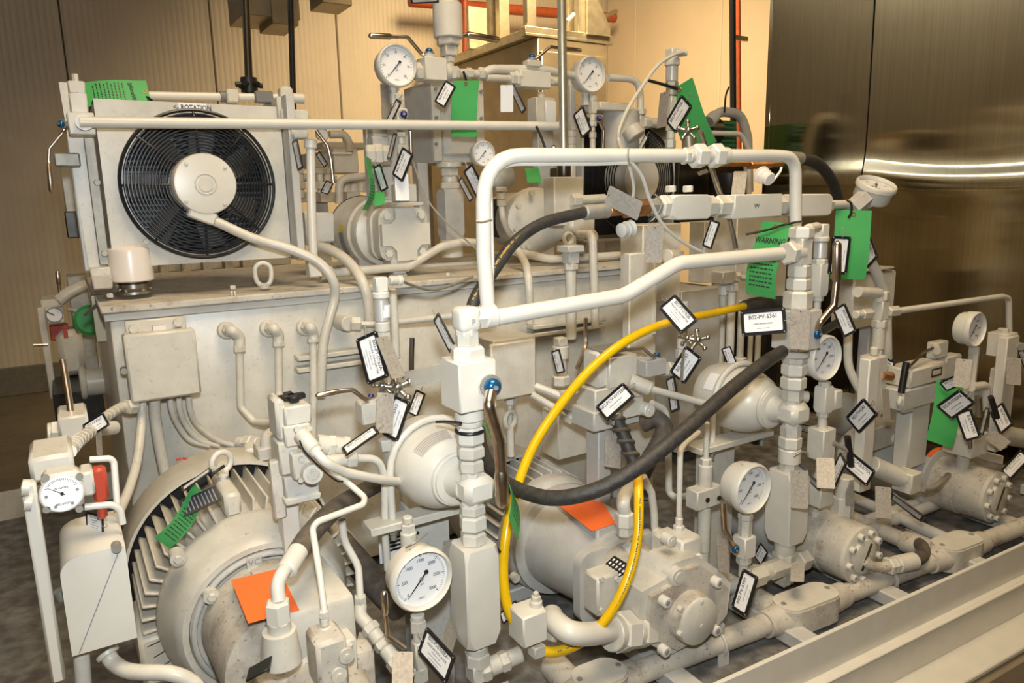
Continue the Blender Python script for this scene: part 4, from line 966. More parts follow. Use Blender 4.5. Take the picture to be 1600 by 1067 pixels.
fy = CY1-.05
part('valve_pad', 'cream', MB().cyl((X1+.020, CY1-.034, P(755, 605, 1.06).z), (X1+.020, CY1-.040, P(755, 605, 1.06).z), .021, n=24), T)
nt = V((X1+.020, CY1-.040, P(757, 604, 1.06).z))
lever(T, [nt-Y_*.008, P(763, 632, 1.03), P(780, 690, 1.03), P(783, 735, 1.03), P(785, 788, 1.03)], 19, 3, 22, 'handle_steel', nut=nt, nut_d=(-.08, -1, .05), nr=27)
tee = P(745, 1050, CY1)
along(T, tee, P(830, 1015, CY1-.02), [(750, 765, 'h', 36), (764, 782, 'c', 30), (780, 795, 'h', 31), (793, 815, 'c', 26)])
# bell accumulator 1
def bell(T, c, s, Lb=1.0, m='cream_clean'):
    pr = [(.010, .030), (.040, .031), (.055, .036), (.058, .050), (.068, .052), (.070, .045), (.076, .046), (.085, .058), (.105, .072), (.135, .083), (.165, .088), (.215, .0892), (.262, .088), (.288, .078), (.302, .055), (.306, .03), (.325, .028)]
    b = part('bell', m, MB().lathe(c, Y_, [(t*s*Lb, r*s) for t, r in pr], 44), T)
    part('neck_ring', m, MB().torus(V(c)+Y_*.062*s, Y_, .0505*s, .006*s, 36, 8), b)
    part('warning_label', 'sticker_cream', patch(MB(), V(c), .0745*s, .106*s*Lb, .136*s*Lb, 82, 140, 14, .0850*s), b, 'pale printed label round the top')
    mb = MB()
    for j in range(5):
        t0 = .109+.0055*j; f0 = .0745+(t0-.106)*.35+.0006; patch(mb, V(c), f0*s, t0*s*Lb, (t0+.0014)*s*Lb, 84, 138, 10, (f0+.0005)*s)
    part('print_lines', 'print_grey', mb, b)
    part('small_label', 'label_white', patch(MB(), V(c), .0905*s, .205*s*Lb, .24*s*Lb, 128, 160, 8), b)
    return b
c = V((X1, CY1, bz)); T = thing('left_accumulator', 'smooth cream bell shaped accumulator behind the left valve column', 'accumulator', c+Y_*.15)
bell(T, c, .93, .90)
yb = CY1+.155; rb = .0905*.93+.008
th_ = [math.radians(a) for a in range(180, -1, -15)]
part('hoop_clamp', 'cream_clean', MB().tube([c+V((-rb, .155, -.10))]+[c+V((rb*math.cos(a), .155, rb*math.sin(a))) for a in th_]+[c+V((rb, .155, -.10))], .007, 10), T, 'round bar hoop over the bell')
z_ = bz-.100
part('bracket', 'cream', MB().box((X1-.02, yb, z_), .25, .05, .016, bev=.002), T)
parts('hoop_nut', 'zinc', T, [MB().hexn((X1+sx*rb, yb, z_-.008), (X1+sx*rb, yb, z_-.024), .010).cyl((X1+sx*rb, yb, z_-.02), (X1+sx*rb, yb, z_-.036), .006) for sx in (-1, 1)])
part('stand', 'cream_grey', MB().box((X1+.0, yb+.035, (z_+ZD)/2), .085, .012, z_-ZD, bev=.002).box((X1-.04, yb+.06, (z_+ZD)/2), .008, .05, z_-ZD, bev=.002), T, 'flat drilled stand plate')
parts('bolt_hole', 'black_plastic', T, [MB().cyl((X1-.03, yb+.0285, z), (X1-.03, yb+.0275, z), .004, n=10) for z in (z_-.05, z_-.085, z_-.14)])
# ================================================================ RIGHT VALVE COLUMN
T = thing('right_valve_column', 'right tall column of cream valves with nuts and tee, under the pipe frame', 'valve', P(1222, 900, CY1))
X2 = column(T, 1238, CY1, [(355, 374, 'h', 36, 'cream_clean'), (373, 415, 's', 36), (414, 435, 'h', 33), (435, 455, 'h', 35, 'cream_clean'), (455, 484, 'h', 42), (484, 545, 's', 73, 'cream_grey'), (541, 558, 'c', 44), (557, 568, 'h', 36), (568, 587, 'h', 37, 'cream_clean'), (588, 608, 'h', 37, 'cream_clean'), (608, 626, 'h', 30), (664, 681, 'h', 30), (680, 699, 'h', 33, 'cream_clean'), (699, 721, 'c', 34, 'cream_clean'), (720, 736, 'h', 26), (732, 838, 'o', 66, 'cream_clean'), (834, 844, 'h', 32), (842, 858, 'c', 32), (856, 878, 'h', 34), (874, 904, 's', 34)])
tc = V((X2, CY1, P(1238, 395, CY1).z)); fit(T, tc-X_*.05, tc-X_*.028, 'h', mm(36, tc)); fit(T, tc-X_*.034, tc, 'c', mm(30, tc))
c2 = V((X2, CY1, P(1238, 645, CY1).z)); s2 = mm(1, c2)
part('check_body', 'cream_clean', MB().box(c2+V((.004, 0, 0)), 42*s2, 40*s2, 34*s2, bev=8*s2).cyl(c2-Z_*24*s2, c2+Z_*22*s2, 13*s2, n=8), T, 'bevelled square elbow body')
tz = P(1222, 888, CY1).z; tcc = V((X2, CY1, tz))
along(T, P(1165, 905, CY1-.03), P(1300, 858, CY1+.02), [(1168, 1190, 'h', 32), (1188, 1200, 'c', 27), (1198, 1245, 'h', 28), (1243, 1258, 'h', 32), (1256, 1276, 'c', 22)])
nn = P(1271, 521, 1.07)
lever(T, [nn, P(1282, 503, 1.05), P(1303, 478, 1.05), P(1307, 440, 1.05), P(1308, 380, 1.05)], 11, 3, 14, 'handle_steel', nut=nn, nut_d=(.1, -1, 0), nr=16)
part('handle_arm', 'black_plastic', MB().tube(pts((1282, 520, 1.10), (1310, 503, 1.12)), .010, 8), T)
T = thing('right_accumulator', 'cream bell shaped accumulator crossed by the long black hose', 'accumulator', c2+Y_*.15)
bell(T, c2, .95, .92)
rb = .0905*.95+.008
part('hoop_clamp', 'cream_clean', MB().tube([c2+V((-rb, .16, -.10))]+[c2+V((rb*math.cos(a), .16, rb*math.sin(a))) for a in th_]+[c2+V((rb, .16, -.10))], .007, 10), T, 'round bar hoop over the bell')
z2 = c2.z-.105; part('bracket', 'cream', MB().box((X2-.03, CY1+.16, z2), .27, .06, .016, bev=.002), T)
parts('hoop_nut', 'zinc', T, [MB().hexn((X2+sx*rb, CY1+.16, z2-.008), (X2+sx*rb, CY1+.16, z2-.024), .010).cyl((X2+sx*rb, CY1+.16, z2-.02), (X2+sx*rb, CY1+.16, z2-.04), .006) for sx in (-1, 1)])
part('stand', 'cream', MB().box((X2-.02, CY1+.20, (z2+ZD)/2), .10, .012, z2-ZD, bev=.002).box((X2-.065, CY1+.22, (z2+ZD)/2), .008, .04, z2-ZD, bev=.002), T, 'flat stand plate')
# ---------------- relief block with cone cap beside the lower right valve
T = thing('relief_valve', 'small square relief valve with coned adjusting cap right of the lower valve', 'valve', P(1272, 850, CY1))
column(T, 1272, CY1+.02, [(793, 800, 'c', 8), (799, 808, 'c', 14), (808, 820, 'h', 20), (818, 856, 's', 42, 'cream_clean'), (855, 870, 'c', 20)])
# ---------------- hoses
hp = pts((1222, 549, 1.09), (1190, 570, 1.03), (1140, 610, .99), (1070, 672, .96), (1000, 728, .96), (930, 766, .99), (860, 778, 1.05), (800, 760, 1.14), (770, 735, 1.22), (752, 700, 1.3), (748, 672, 1.34))
solo('sagging_hose', 'long thick black hose sagging from the right column across to the left column', 'hose', 'black_rubber', MB().tube(spl(hp, 10), mm(25, hp[4])/2, 16))
hp = pts((1180, 474, 1.30), (1120, 488, 1.27), (1040, 505, 1.22), (975, 535, 1.2), (920, 580, 1.2), (870, 640, 1.2), (832, 700, 1.18), (805, 770, 1.15), (790, 840, 1.12), (787, 910, 1.10), (800, 965, 1.08), (835, 1008, 1.06), (870, 1018, 1.04), (920, 995, 1.02), (957, 952, 1.0), (982, 900, 1.0), (996, 840, 1.02), (998, 780, 1.05), (996, 742, 1.09))
T = thing('yellow_hose', 'bright yellow hose with black print looping down to the pan and up again', 'hose', hp[8])
part('hose', 'yellow_hose', MB().tube(spl(hp, 9), mm(16, hp[8])/2, 14), T)
mb = MB(); sp = spl([p+(CAM-p).normalized()*mm(8.1, p)+RT*.0022 for p in hp[12:19]], 16); rr = random.Random(2)
for a, b in zip(sp, sp[1:]):
    if rr.random() < .25: continue
    d = (b-a).normalized(); n = (CAM-a).normalized(); u = d.cross(n).normalized(); b2 = a.lerp(b, .6); w_ = .0014
    mb.quad(a-u*w_, b2-u*w_, b2+u*w_, a+u*w_)
part('printing', 'ink', mb, T)
part('hose_end', 'black_rubber', MB().tube(spl(pts((1163, 480, 1.29), (1185, 474, 1.30), (1222, 472, 1.32)), 8), mm(21, hp[0])/2, 14), T, 'black crimped end')
# ================================================================ MOTORS AND PUMPS
def finned_motor(T, cx, cz, Yf, r, rf, fin0, fin1, Yb, rc, nf=40, m='cream', rb=None):
    rb = rb or rf
    """axis along Y: bell end at Yf (rim radius r), fins between fin0 and fin1 (tip radius rf), fan cover back to Yb (radius rc)"""
    o = V((cx, 0, cz))
    part('frame', m, MB().cyl(o+Y_*(fin0-.02), o+Y_*(fin1+.05), rf-.032, n=40), T)
    part('end_bell', m, MB().lathe(o+Y_*(fin0+.01), -Y_, [(-.012, rb-.02), (0, rb-.010), (.012, rb-.004), (.03, rb-.006), (fin0-Yf-.012, r+.004), (fin0-Yf+.002, r), (fin0-Yf+.01, r-.008), (fin0-Yf+.010, r-.018), (fin0-Yf-.003, r-.022), (fin0-Yf-.003, .02)], 56), T)
    me = None
    for i in range(nf):
        a = 2*math.pi*(i+.5)/nf; d = V((math.cos(a), 0, math.sin(a))); t = V((-d.z, 0, d.x))
        mb = MB(); c = o+Y_*((fin0+fin1)/2)+d*(rf-.020)
        mb.box(c, .040, fin1-fin0, .005, (d, Y_, t), bev=.0015)
        part('fin', m, mb, T)
    part('fan_cover', m, MB().lathe(o+Y_*(fin1-.02), Y_, [(0, rc-.006), (0, rc), (Yb-fin1-.02, rc), (Yb-fin1+.01, rc-.02), (Yb-fin1+.02, .03)], 56, caps=False).lathe(o+Y_*(fin1-.02), Y_, [(0, rc-.006), (.1, rc-.006)], 56, caps=False), T)
    part('gap', 'black_plastic', MB().lathe(o+Y_*(fin1+.02), Y_, [(0, rf-.03), (.002, rc-.007)], 48, caps=False), T)  # black ring stands in for the shade between fins and fan cover
MX, MZ = .248, .865
T = thing('left_motor', 'big finned cream motor with lifting eye, nearest and leftmost of the motors', 'motor', (MX, 1.5, ZD))
finned_motor(T, MX, MZ, 1.27, .150, .196, 1.36, 1.56, 1.69, .211, 48, rb=.178)
part('inner_ring', 'cream_grey', MB().torus((MX, 1.268, MZ), Y_, .124, .005, 48, 8), T)
mb = MB().box((MX-.175, 1.44, MZ-.07), .06, .16, .10, bev=.008).box((MX-.12, 1.44, MZ-.22), .10, .2, .06, bev=.006).box((MX+.12, 1.44, MZ-.22), .10, .2, .06, bev=.006).box((MX, 1.44, MZ-.26), .34, .2, .03, bev=.004)
part('foot', 'cream', mb, T)
ec = P(346, 722, 1.44); s = mm(1, ec)
ey = part('lifting_eye', 'cream_clean', MB().torus(ec, (.35, -1, 0), 16*s, 4.6*s, 28, 10).cyl(ec-Z_*30*s, ec-Z_*17*s, 6*s, n=14).cyl(ec-Z_*22*s, ec-Z_*17*s, 9*s, n=16), T)
part('eye_boss', 'cream', MB().box(ec+V((0, -.02, -.058)), .030, .13, .045, bev=.006), T)
for q, Y in (((278, 872), 1.30), ((330, 931), 1.26)):
    c = P(*q, Y); part('bell_bolt', 'cream', MB().cyl(c+Y_*.02, c-Y_*.004, .013, n=18).hexn(c-Y_*.004, c-Y_*.010, .008), T)
c = P(387, 842, 1.30); part('grease_nipple', 'cream', MB().box(c-Z_*.004, .016, .014, .012, bev=.002).cyl(c, c+Z_*.012, .004, n=8), T)
c = P(397, 878, 1.2725-.010); lt = part('emblem_plate', 'cream_grey', MB().box(c, .026, .004, .022, bev=.001), T); lettering('VC', .016, lt, frame4(c-Y_*.0025-T.location, X_, Z_, -Y_), 'print_grey')
na, nb = P(283, 796, 1.34), P(341, 770, 1.34); nx = (nb-na).normalized(); nn_ = ((CAM-na).normalized()+Z_*.4); nn_ = (nn_-nx*nn_.dot(nx)).normalized(); ny_ = nn_.cross(nx); nc = (na+nb)/2
np_ = part('name_plate', 'black_plastic', MB().box(nc, (nb-na).length, .030, .003, (nx, ny_, nn_), bev=.0005), T, 'dark printed data plate above the fins')
mb = MB()
for i in range(9): mb.box(nc+nn_*.0018+nx*(-.026+.0065*i), .002, .022, .0006, (nx, ny_, nn_), bev=0)
part('print_lines', 'print_grey', mb, np_)
mb = MB()
for q in ((277, 718), (281, 717), (287, 716), (291, 717)): c = min((P(*q, 1.545+.003*j) for j in range(45)), key=lambda p: abs(math.hypot(p.x-MX, p.z-MZ)-.2115)); mb.box(c, .004, .008, .004, bev=0)
part('paint_mark', 'ink_red', mb, T)
# adapter and pump on the left motor
T = thing('left_pump', 'dusty cream pump with orange square sticker and black hose at the bottom edge', 'pump', (MX+.01, 1.05, ZD))
AX = MX
part('adapter', 'cream_dusty', MB().lathe((AX, 1.27, MZ), -Y_, [(0, .112), (.02, .110), (.14, .106), (.16, .104), (.165, .08)], 44), T)
part('sticker_pad', 'cream', MB().box((AX+.035, 1.16, MZ+.0575), .125, .19, .11, bev=.008, seg=2), T)
z_ = MZ+.1131
q4 = [PZ(x, y, z_) for x, y in ((361, 906), (435, 888), (468, 953), (388, 974))]
part('sticker', 'orange_sticker', MB().quad(*q4), T, 'bright orange square sticker')
part('pump_body', 'cream_dusty', MB().lathe((AX+.03, 1.12, MZ-.05), -Y_, [(0, .095), (.05, .092), (.06, .078), (.17, .072), (.18, .06)], 36).box((AX+.03, 1.08, MZ-.05), .19, .05, .13, bev=.015, seg=2), T)
bp = P(436, 985, 1.02); part('port_boss', 'cream', MB().cyl(bp-Z_*.05, bp, .030, .024, n=22), T)
c = P(405, 1045, .99); pl = part('data_plate', 'black_plastic', MB().box(c, .036, .03, .003, (V((.8, -.3, .4)).normalized(), V((.35, .93, 0)).normalized(), V((-.4, .1, .9)).normalized()), bev=.0005), T)
column(T, 436, 1.02, [(968, 992, 'c', 36), (938, 972, 'h', 37, 'cream_clean')])
e0 = P(436, 940, 1.02); pp = pts((436, 940, 1.02), (434, 915, 1.03), (441, 896, 1.04), (452, 884, 1.06))
part('hose_stem', 'cream_clean', MB().tube(spl(pp), mm(22, e0)/2, 14), T)
a, b = P(447, 893, 1.05), P(468, 858, 1.09); part('hose_ferrule', 'cream_clean', MB().cyl(a, b, mm(33, a)/2, n=22, bev=.004), T)
hp = pts((466, 862, 1.085), (484, 836, 1.12), (520, 798, 1.19), (560, 772, 1.3), (600, 752, 1.42))
part('hose', 'rubber_grey', MB().tube(spl(hp, 8), mm(33, hp[1])/2, 16), T, 'dusty grey black hose')
# valve block on the left pump
T = thing('left_pump_control', 'small cream control block with round plug right of the left pump', 'valve', P(525, 1067, .98))
ubox(T, 'block', 'cream_dusty', 497, 1000, 546, 1090, .98, .06, bev=.006)
for q in ((529, 1053), (541, 1023)): c = P(*q, .978); part('plug', 'cream', MB().cyl(c, c-Y_*.005, .012, n=18).cyl(c-Y_*.005, c-Y_*.008, .005, n=6), T)
part('side_block', 'cream', pxbox(MB(), 536, 1000, 560, 1067, 1.03, .05), T)
column(T, 508, 1.02, [(953, 964, 'h', 15), (964, 978, 'c', 13), (978, 1005, 'c', 19), (1000, 1012, 'h', 26)])
parts('bolt', 'cream', T, [MB().cyl(P(x, y, 1.0), P(x, y-9, 1.0), .006, n=10) for x, y in ((497, 1008), (545, 1016), (524, 1003))])
pipe('pilot_tube', 'thin glossy cream tube zigzagging above the left pump control block', [(507, 956, 1.02), (500, 900, 1.05), (488, 826, 1.1), (496, 815, 1.1), (568, 788, 1.12), (570, 777, 1.14), (536, 748, 1.18), (516, 736, 1.2)], 10, .014, 'cream_clean')
# ---------------- middle motor and pump
M2X, M2Z = 1.018, .742
T = thing('middle_motor', 'grey dusted finned motor behind the yellow hose loop', 'motor', (M2X, 1.6, ZD))
finned_motor(T, M2X, M2Z, 1.45, .150, .158, 1.50, 1.66, 1.80, .162, 32, 'cream_grey')
ec = P(797, 655, 1.58); s = mm(1, ec)
part('lifting_eye', 'cream', MB().torus(ec, (.35, -1, 0), 13*s, 4*s, 24, 8).cyl(ec-Z_*60*s, ec-Z_*13*s, 6*s, n=12), T)
part('foot', 'cream_grey', MB().box((M2X, 1.58, ZD+.02), .28, .2, .04, bev=.004), T)
parts('flange_bolt', 'cream', T, [MB().cyl(P(x, y, 1.445), P(x, y, 1.445)+Y_*((1.43)-(1.445)), .012, n=16).cyl(P(x, y, 1.43), P(x, y, 1.43)+Y_*((1.425)-(1.43)), .005, n=6) for x, y in ((847, 803), (802, 900))])
T = thing('middle_pump', 'big dusty cream piston pump with round bolted cover and orange sticker', 'pump', (M2X, 1.15, ZD))
o = V((M2X, 0, M2Z))
part('adapter', 'cream_grey', MB().lathe(o+Y_*1.45, -Y_, [(0, .142), (.01, .145), (.022, .145), (.026, .122), (.20, .100), (.23, .098), (.235, .06)], 48), T)
part('sticker_pad', 'cream_grey', MB().box(o+V((.01, 1.33, .065)), .11, .19, .10, bev=.006), T)
z_ = M2Z+.1156
part('sticker', 'orange_sticker', MB().quad(*[PZ(x, y, z_) for x, y in ((872, 789), (936, 774), (962, 818), (925, 830))]), T, 'bright orange sticker')
part('mount_flange', 'cream_grey', MB().prism(rrect(.24, .17, .03, 4), o+Y_*1.225, X_, Z_, -Y_, .025), T)
part('case', 'cream_dusty', MB().lathe(o+Y_*1.20, -Y_, [(0, .085), (.01, .092), (.10, .088), (.13, .075)], 36), T)
part('top_deck', 'cream_grey', MB().box(o+V((-.03, 1.14, .045)), .11, .09, .07, (V((.9, 0, .43)), Y_, V((-.43, 0, .9))), bev=.006), T)
n_ = V((-.43, 0, .9)); c = o+V((-.03, 1.14, .045))+n_*.036
dp = part('data_plate', 'black_plastic', MB().box(c+V((-.02, 0, -.008)), .042, .062, .002, (V((.9, 0, .43)), Y_, n_), bev=.0005), T, 'black data plate with white fields')
mb = []
for i in range(3):
    for j in range(5): mb.append(MB().box(c+V((-.02, 0, -.008))+n_*.0014+V((.9, 0, .43))*(-.011+.011*i)+Y_*(-.022+.011*j), .0062, .0042, .0008, (V((.9, 0, .43)), Y_, n_), bev=0))
parts('field', 'label_white', dp, mb)
part('side_box', 'cream', pxbox(MB(), 934, 899, 968, 960, 1.10, .05, bev=.005), T)
parts('box_screw', 'cream', T, [MB().cyl(P(x, y, 1.098), P(x, y, 1.098)+Y_*((1.092)-(1.098)), .006, n=12) for x, y in ((939, 904), (963, 904), (939, 953), (963, 955))])
# port plate
pp = [(1003, 925), (1040, 905), (1052, 880), (1090, 868), (1122, 890), (1142, 912), (1136, 960), (1118, 985), (1090, 1000), (1050, 1022), (1022, 1010), (1003, 1000), (998, 960)]
w3 = [P(x, y, 1.02) for x, y in pp]; oc = P(1070, 950, 1.02)
part('port_block', 'cream', MB().prism([((p-oc).x, (p-oc).z) for p in w3][::-1], oc, X_, Z_, Y_, .07), T)
part('port_face', 'cream_dusty', MB().prism([((p-oc).x*.86, (p-oc).z*.86) for p in w3][::-1], oc-Y_*.012, X_, Z_, Y_, .014), T)
cc = P(1078, 962, 1.0); s = mm(1, cc)
part('cover_drum', 'cream_dusty', MB().lathe(cc+Y_*.03, -Y_, [(0, 42*s), (.05, 39*s), (.052, 37*s)], 40), T)
cv = part('cover_disc', 'cream', MB().lathe(cc-Y_*.021, -Y_, [(0, 38*s), (.006, 38*s), (.008, 36*s)], 40), T)
parts('cover_screw', 'cream', cv, [MB().lathe(P(x, y, .975), -Y_, [(-.004, .006), (.003, .006), (.005, .004)], 12) for x, y in ((1063, 951), (1095, 940), (1062, 990), (1094, 977))])
for q in ((1033, 936), (1114, 906), (1032, 1012), (1111, 980)):
    c = P(*q, 1.005); b = part('cap_bolt', 'cream_clean', MB().cyl(c, c-Y_*.020, .0115, n=20, bev=.002), T); part('hex_socket', 'print_grey', MB().cyl(c-Y_*.0195, c-Y_*.0206, .006, n=6), b)
for q, Y in (((1032, 887), 1.06), ((1059, 901), 1.01)):
    c = P(*q, Y); d = Z_ if Y > 1.03 else -Y_
    part('plug_boss', 'cream', MB().cyl(c-d*.03, c+d*.004, .020, n=24, bev=.002).cyl(c+d*.004, c+d*.007, .011, n=16), T)
column(T, 976, 1.17, [(800, 822, 'h', 29, 'cream_clean'), (820, 836, 'h', 25)])
part('outlet_bend', 'cream_clean', MB().tube(spl(pts((976, 802, 1.17), (974, 782, 1.17), (982, 766, 1.2), (1000, 758, 1.24))), .015, 14), T)
# elbow to the left with cone topped block
T = thing('suction_elbow', 'thick glossy cream elbow pipe from the middle pump to the square cone block', 'pipe', P(870, 1000, 1.02))
along(T, P(1012, 982, 1.04), P(930, 992, 1.02), [(1012, 992, 'h', 54), (994, 985, 'c', 50), (986, 962, 'h', 60, 'cream_clean'), (963, 953, 'c', 56)])
pp = pts((958, 983, 1.025), (925, 990, 1.01), (892, 988, 1.01), (868, 972, 1.05), (862, 962, 1.08))
part('pipe', 'cream_clean', MB().tube(spl(pp), mm(36, pp[1])/2, 20), T)
ubox(T, 'block', 'cream_clean', 818, 960, 856, 1008, 1.03, .055); column(T, 838, 1.055, [(924, 931, 'c', 9), (930, 938, 'h', 15), (937, 947, 'c', 20), (946, 966, 'h', 25), (1006, 1024, 's', 30)])
along(T, P(856, 978, 1.07), P(880, 980, 1.07), [(850, 866, 'h', 46)])
# control block on the middle pump
T = thing('middle_pump_control', 'cream control block with cylinder and plug on the middle pump', 'valve', P(1070, 880, 1.1))
ubox(T, 'block', 'cream', 1066, 842, 1097, 884, 1.05, .06, bev=.005); ubox(T, 'side_block', 'cream', 1040, 838, 1068, 880, 1.09, .05, bev=.006)
column(T, 1061, 1.1, [(802, 808, 'h', 9), (808, 822, 'c', 12), (820, 840, 'h', 17)])
for q in ((1048, 844), (1090, 873)): c = P(*q, 1.05); part('plug', 'cream_clean', MB().cyl(c+Y_*.02, c-Y_*.006, .013, n=18, bev=.002).cyl(c-Y_*.006, c-Y_*.008, .006, n=6), T)
pipe('pilot_line', 'thin cream tube rising from the middle pump control block', [(1061, 804, 1.1), (1063, 704, 1.1), (1070, 694, 1.11), (1092, 676, 1.14)], 9, .012, 'cream_clean')
pipe('drain_tube', 'bent cream tube with nut and elbow behind the middle pump', [(1005, 745, 1.2), (1018, 770, 1.2), (1022, 800, 1.2), (1023, 830, 1.2), (1050, 850, 1.15)], 12, .02, 'cream', fits=[(3, 14, 'h', 19)])
# ---------------- the two cylindrical pumps on the right
def drum_pump(label, cx, cz, Yf, r, Lc, motor_r, Ym, name='drum_pump'):
    o = V((cx, 0, cz)); T = thing(name, label, 'pump', (cx, Yf+Lc/2, ZD))
    part('drum', 'cream_dusty', MB().lathe(o+Y_*(Yf+.012), Y_, [(0, r), (Lc*.5, r*1.01), (Lc*.52, r*1.05), (Lc, r*1.05)], 44), T)
    part('end_plate', 'cream', MB().lathe(o+Y_*(Yf+.014), -Y_, [(0, r*1.0), (.012, r*1.0), (.014, r*.96)], 44), T)
    cv = part('centre_cap', 'cream', MB().lathe(o+Y_*Yf, -Y_, [(0, r*.60), (.008, r*.60), (.010, r*.56)], 36), T)
    part('slot', 'dark_bronze', MB().box(o+Y_*(Yf-.0102)+V((.002, 0, 0)), .010, .001, r*.95, (V((.9, 0, -.45)), Y_, V((.45, 0, .9))), bev=0), cv, 'dark slot across the cap')
    for i in range(9):
        a = 2*math.pi*i/9+.5; c = o+V((math.cos(a), 0, math.sin(a)))*r*.80+Y_*Yf
        b = part('cap_bolt', 'cream_clean', MB().cyl(c, c-Y_*.012, r*.115, n=16, bev=.001), T); part('hex_socket', 'print_grey', MB().cyl(c-Y_*.0118, c-Y_*.0126, r*.055, n=6), b)
    part('motor_drum', 'cream_grey', MB().lathe(o+Y_*(Yf+Lc+.012), Y_, [(0, r*1.1), (.006, motor_r), (Ym, motor_r), (Ym+.02, motor_r*.8)], 44), T)
    part('foot', 'cream_grey', MB().box(o+V((0, Yf+Lc+.1, (ZD-cz)-motor_r*.0+.03)), .16, .12, .06, bev=.004), T)
    return T
T = drum_pump('round dusty pump with a ring of bolts and brown hose elbow, below the relief valve', 1.63, .703, 1.0, .0755, .14, .095, .3)
column(T, 1318, 1.09, [(745, 776, 'c', 27), (774, 804, 'h', 31)])
el = P(1362, 884, .985); part('elbow', 'cream_dusty', MB().tube(spl(pts((1352, 876, .99), (1362, 884, .98), (1378, 886, .97), (1396, 882, .965))), .013, 14), T)
along(T, P(1384, 885, .97), P(1430, 876, .95), [(1386, 1394, 'h', 27), (1394, 1402, 'h', 24), (1400, 1429, 'c', 27)], 'cream')
solo('pump_hose', 'brownish dusty hose hooking back from the round pump elbow', 'hose', 'rubber_grey', MB().tube(spl(pts((1426, 877, .952), (1440, 868, .97), (1442, 856, 1.0), (1430, 845, 1.06), (1405, 832, 1.12), (1375, 822, 1.2)), 8), .0175, 16))
T = drum_pump('round pump with a ring of bolts and red black warning plate, farthest to the right', 2.285, .70, 1.0, .0775, .15, .10, .30)
mc_ = V((2.285, 0, .70))
part('warning_plate', 'black_plastic', patch(MB(), mc_, .1018, 1.187, 1.222, 62, 122), T, 'black plate with orange lettering')
part('warning_band', 'orange_sticker', patch(MB(), mc_, .1022, 1.171, 1.187, 62, 122), T, 'orange strip')
T = thing('brass_valve', 'short cream pipe ending in a small brass valve with braided hose over the far pump', 'valve', P(1400, 750, 1.1))
along(T, P(1360, 726, 1.12), P(1450, 765, 1.05), [(1362, 1408, 'c', 30), (1406, 1428, 's', 32), (1426, 1436, 'h', 16, 'copper'), (1434, 1444, 'c', 12, 'zinc')])
part('hose', 'zinc', MB().tube(spl(pts((1442, 764, 1.04), (1458, 762, 1.04), (1474, 750, 1.06), (1482, 742, 1.08))), .008, 10), T)
# ================================================================ SOLENOID VALVES
def sol_valve(label, T, pieces): pass
SY = 1.22
T = thing('left_solenoid_valve', 'tall stacked cream solenoid valve with black cross nut on top, over the left motor', 'valve', P(460, 800, SY))
part('coil', 'cream', pxbox(MB(), 445, 634, 487, 664, SY, .065), T); ubox(T, 'coil_back', 'cream', 432, 624, 448, 690, SY+.01, .06, bev=.006)
ubox(T, 'connector_base', 'cream', 445, 664, 487, 697, SY-.004, .07); ubox(T, 'valve_spool', 'cream', 437, 690, 468, 742, SY+.005, .06)
ubox(T, 'end_cap', 'cream', 458, 706, 500, 748, SY-.02, .06); c = P(484, 736, SY-.02)
k = part('adjust_knob', 'cream_clean', MB().cyl(c, c-Y_*.022, mm(32, c)/2, n=28, bev=.002), T); part('knob_screw', 'cream', MB().cyl(c-Y_*.022, c-Y_*.025, .008, n=6).torus(c-Y_*.022, Y_, .010, .0015, 20, 6), k)
ubox(T, 'sub_plate', 'cream_grey', 446, 742, 500, 782, SY, .08); ubox(T, 'side_plate', 'cream', 426, 720, 446, 812, SY+.02, .02); ubox(T, 'shelf', 'cream', 446, 775, 503, 786, SY-.005, .09)
ubox(T, 'stand', 'cream_clean', 447, 784, 474, 960, SY+.03, .04)
tp = P(455, 620, SY+.04); part('cross_nut', 'black_plastic', MB().box(tp, .048, .014, .010, bev=.002).box(tp, .016, .05, .010, bev=.002), T, 'black cross shaped nut')
a, b = P(468, 676, SY-.02), P(492, 704, SY-.05)
part('plug', 'cream', MB().cyl(a, b, mm(25, a)/2, n=20, bev=.003).cyl(b, b+(b-a)*.2, mm(21, a)/2, n=18), T)
parts('screw', 'cream', T, [MB().cyl(P(x, y, SY-.02), P(x, y, SY-.02)+Y_*((SY-.026)-(SY-.02)), .005, n=10) for x, y in ((463, 670), (482, 668), (469, 749), (470, 717))])
pipe('solenoid_cable', 'glossy cream conduit from the left solenoid plug to the bell bracket', [(494, 707, SY-.06), (512, 724, SY-.07), (542, 738, SY-.05), (590, 748, 1.2), (628, 753, 1.25)], 15, m='cream_clean', cat='conduit', curve=True)
T = thing('left_manifold', 'cream stack of round nuts and hexagon union right of the left solenoid valve', 'fitting', P(520, 720, SY+.08))
along(T, P(494, 694, SY+.05), P(548, 700, SY+.05), [(494, 512, 'c', 32), (510, 522, 'h', 34), (520, 534, 'c', 32), (533, 543, 'h', 36)])
along(T, P(498, 722, SY+.02), P(560, 717, SY+.02), [(498, 542, 'c', 20), (541, 557, 'h', 24)])
pipe('looping_pipe', 'cream pipe curving from the hexagon union down behind the left accumulator', [(556, 716, SY+.02), (592, 716, SY+.03), (601, 748, SY+.04), (602, 840, SY+.05), (606, 890, SY+.05)], 12, .05, 'cream_clean')
T = thing('left_ball_valve', 'small cream ball valve with purple nut and steel lever over the left motor', 'valve', P(576, 660, 1.34))
ubox(T, 'body', 'cream', 566, 630, 590, 664, 1.34, .04); t = P(580, 624, 1.36); part('bonnet', 'cream', MB().cyl(t-Z_*.01, t+Z_*.002, .014, n=16), T)
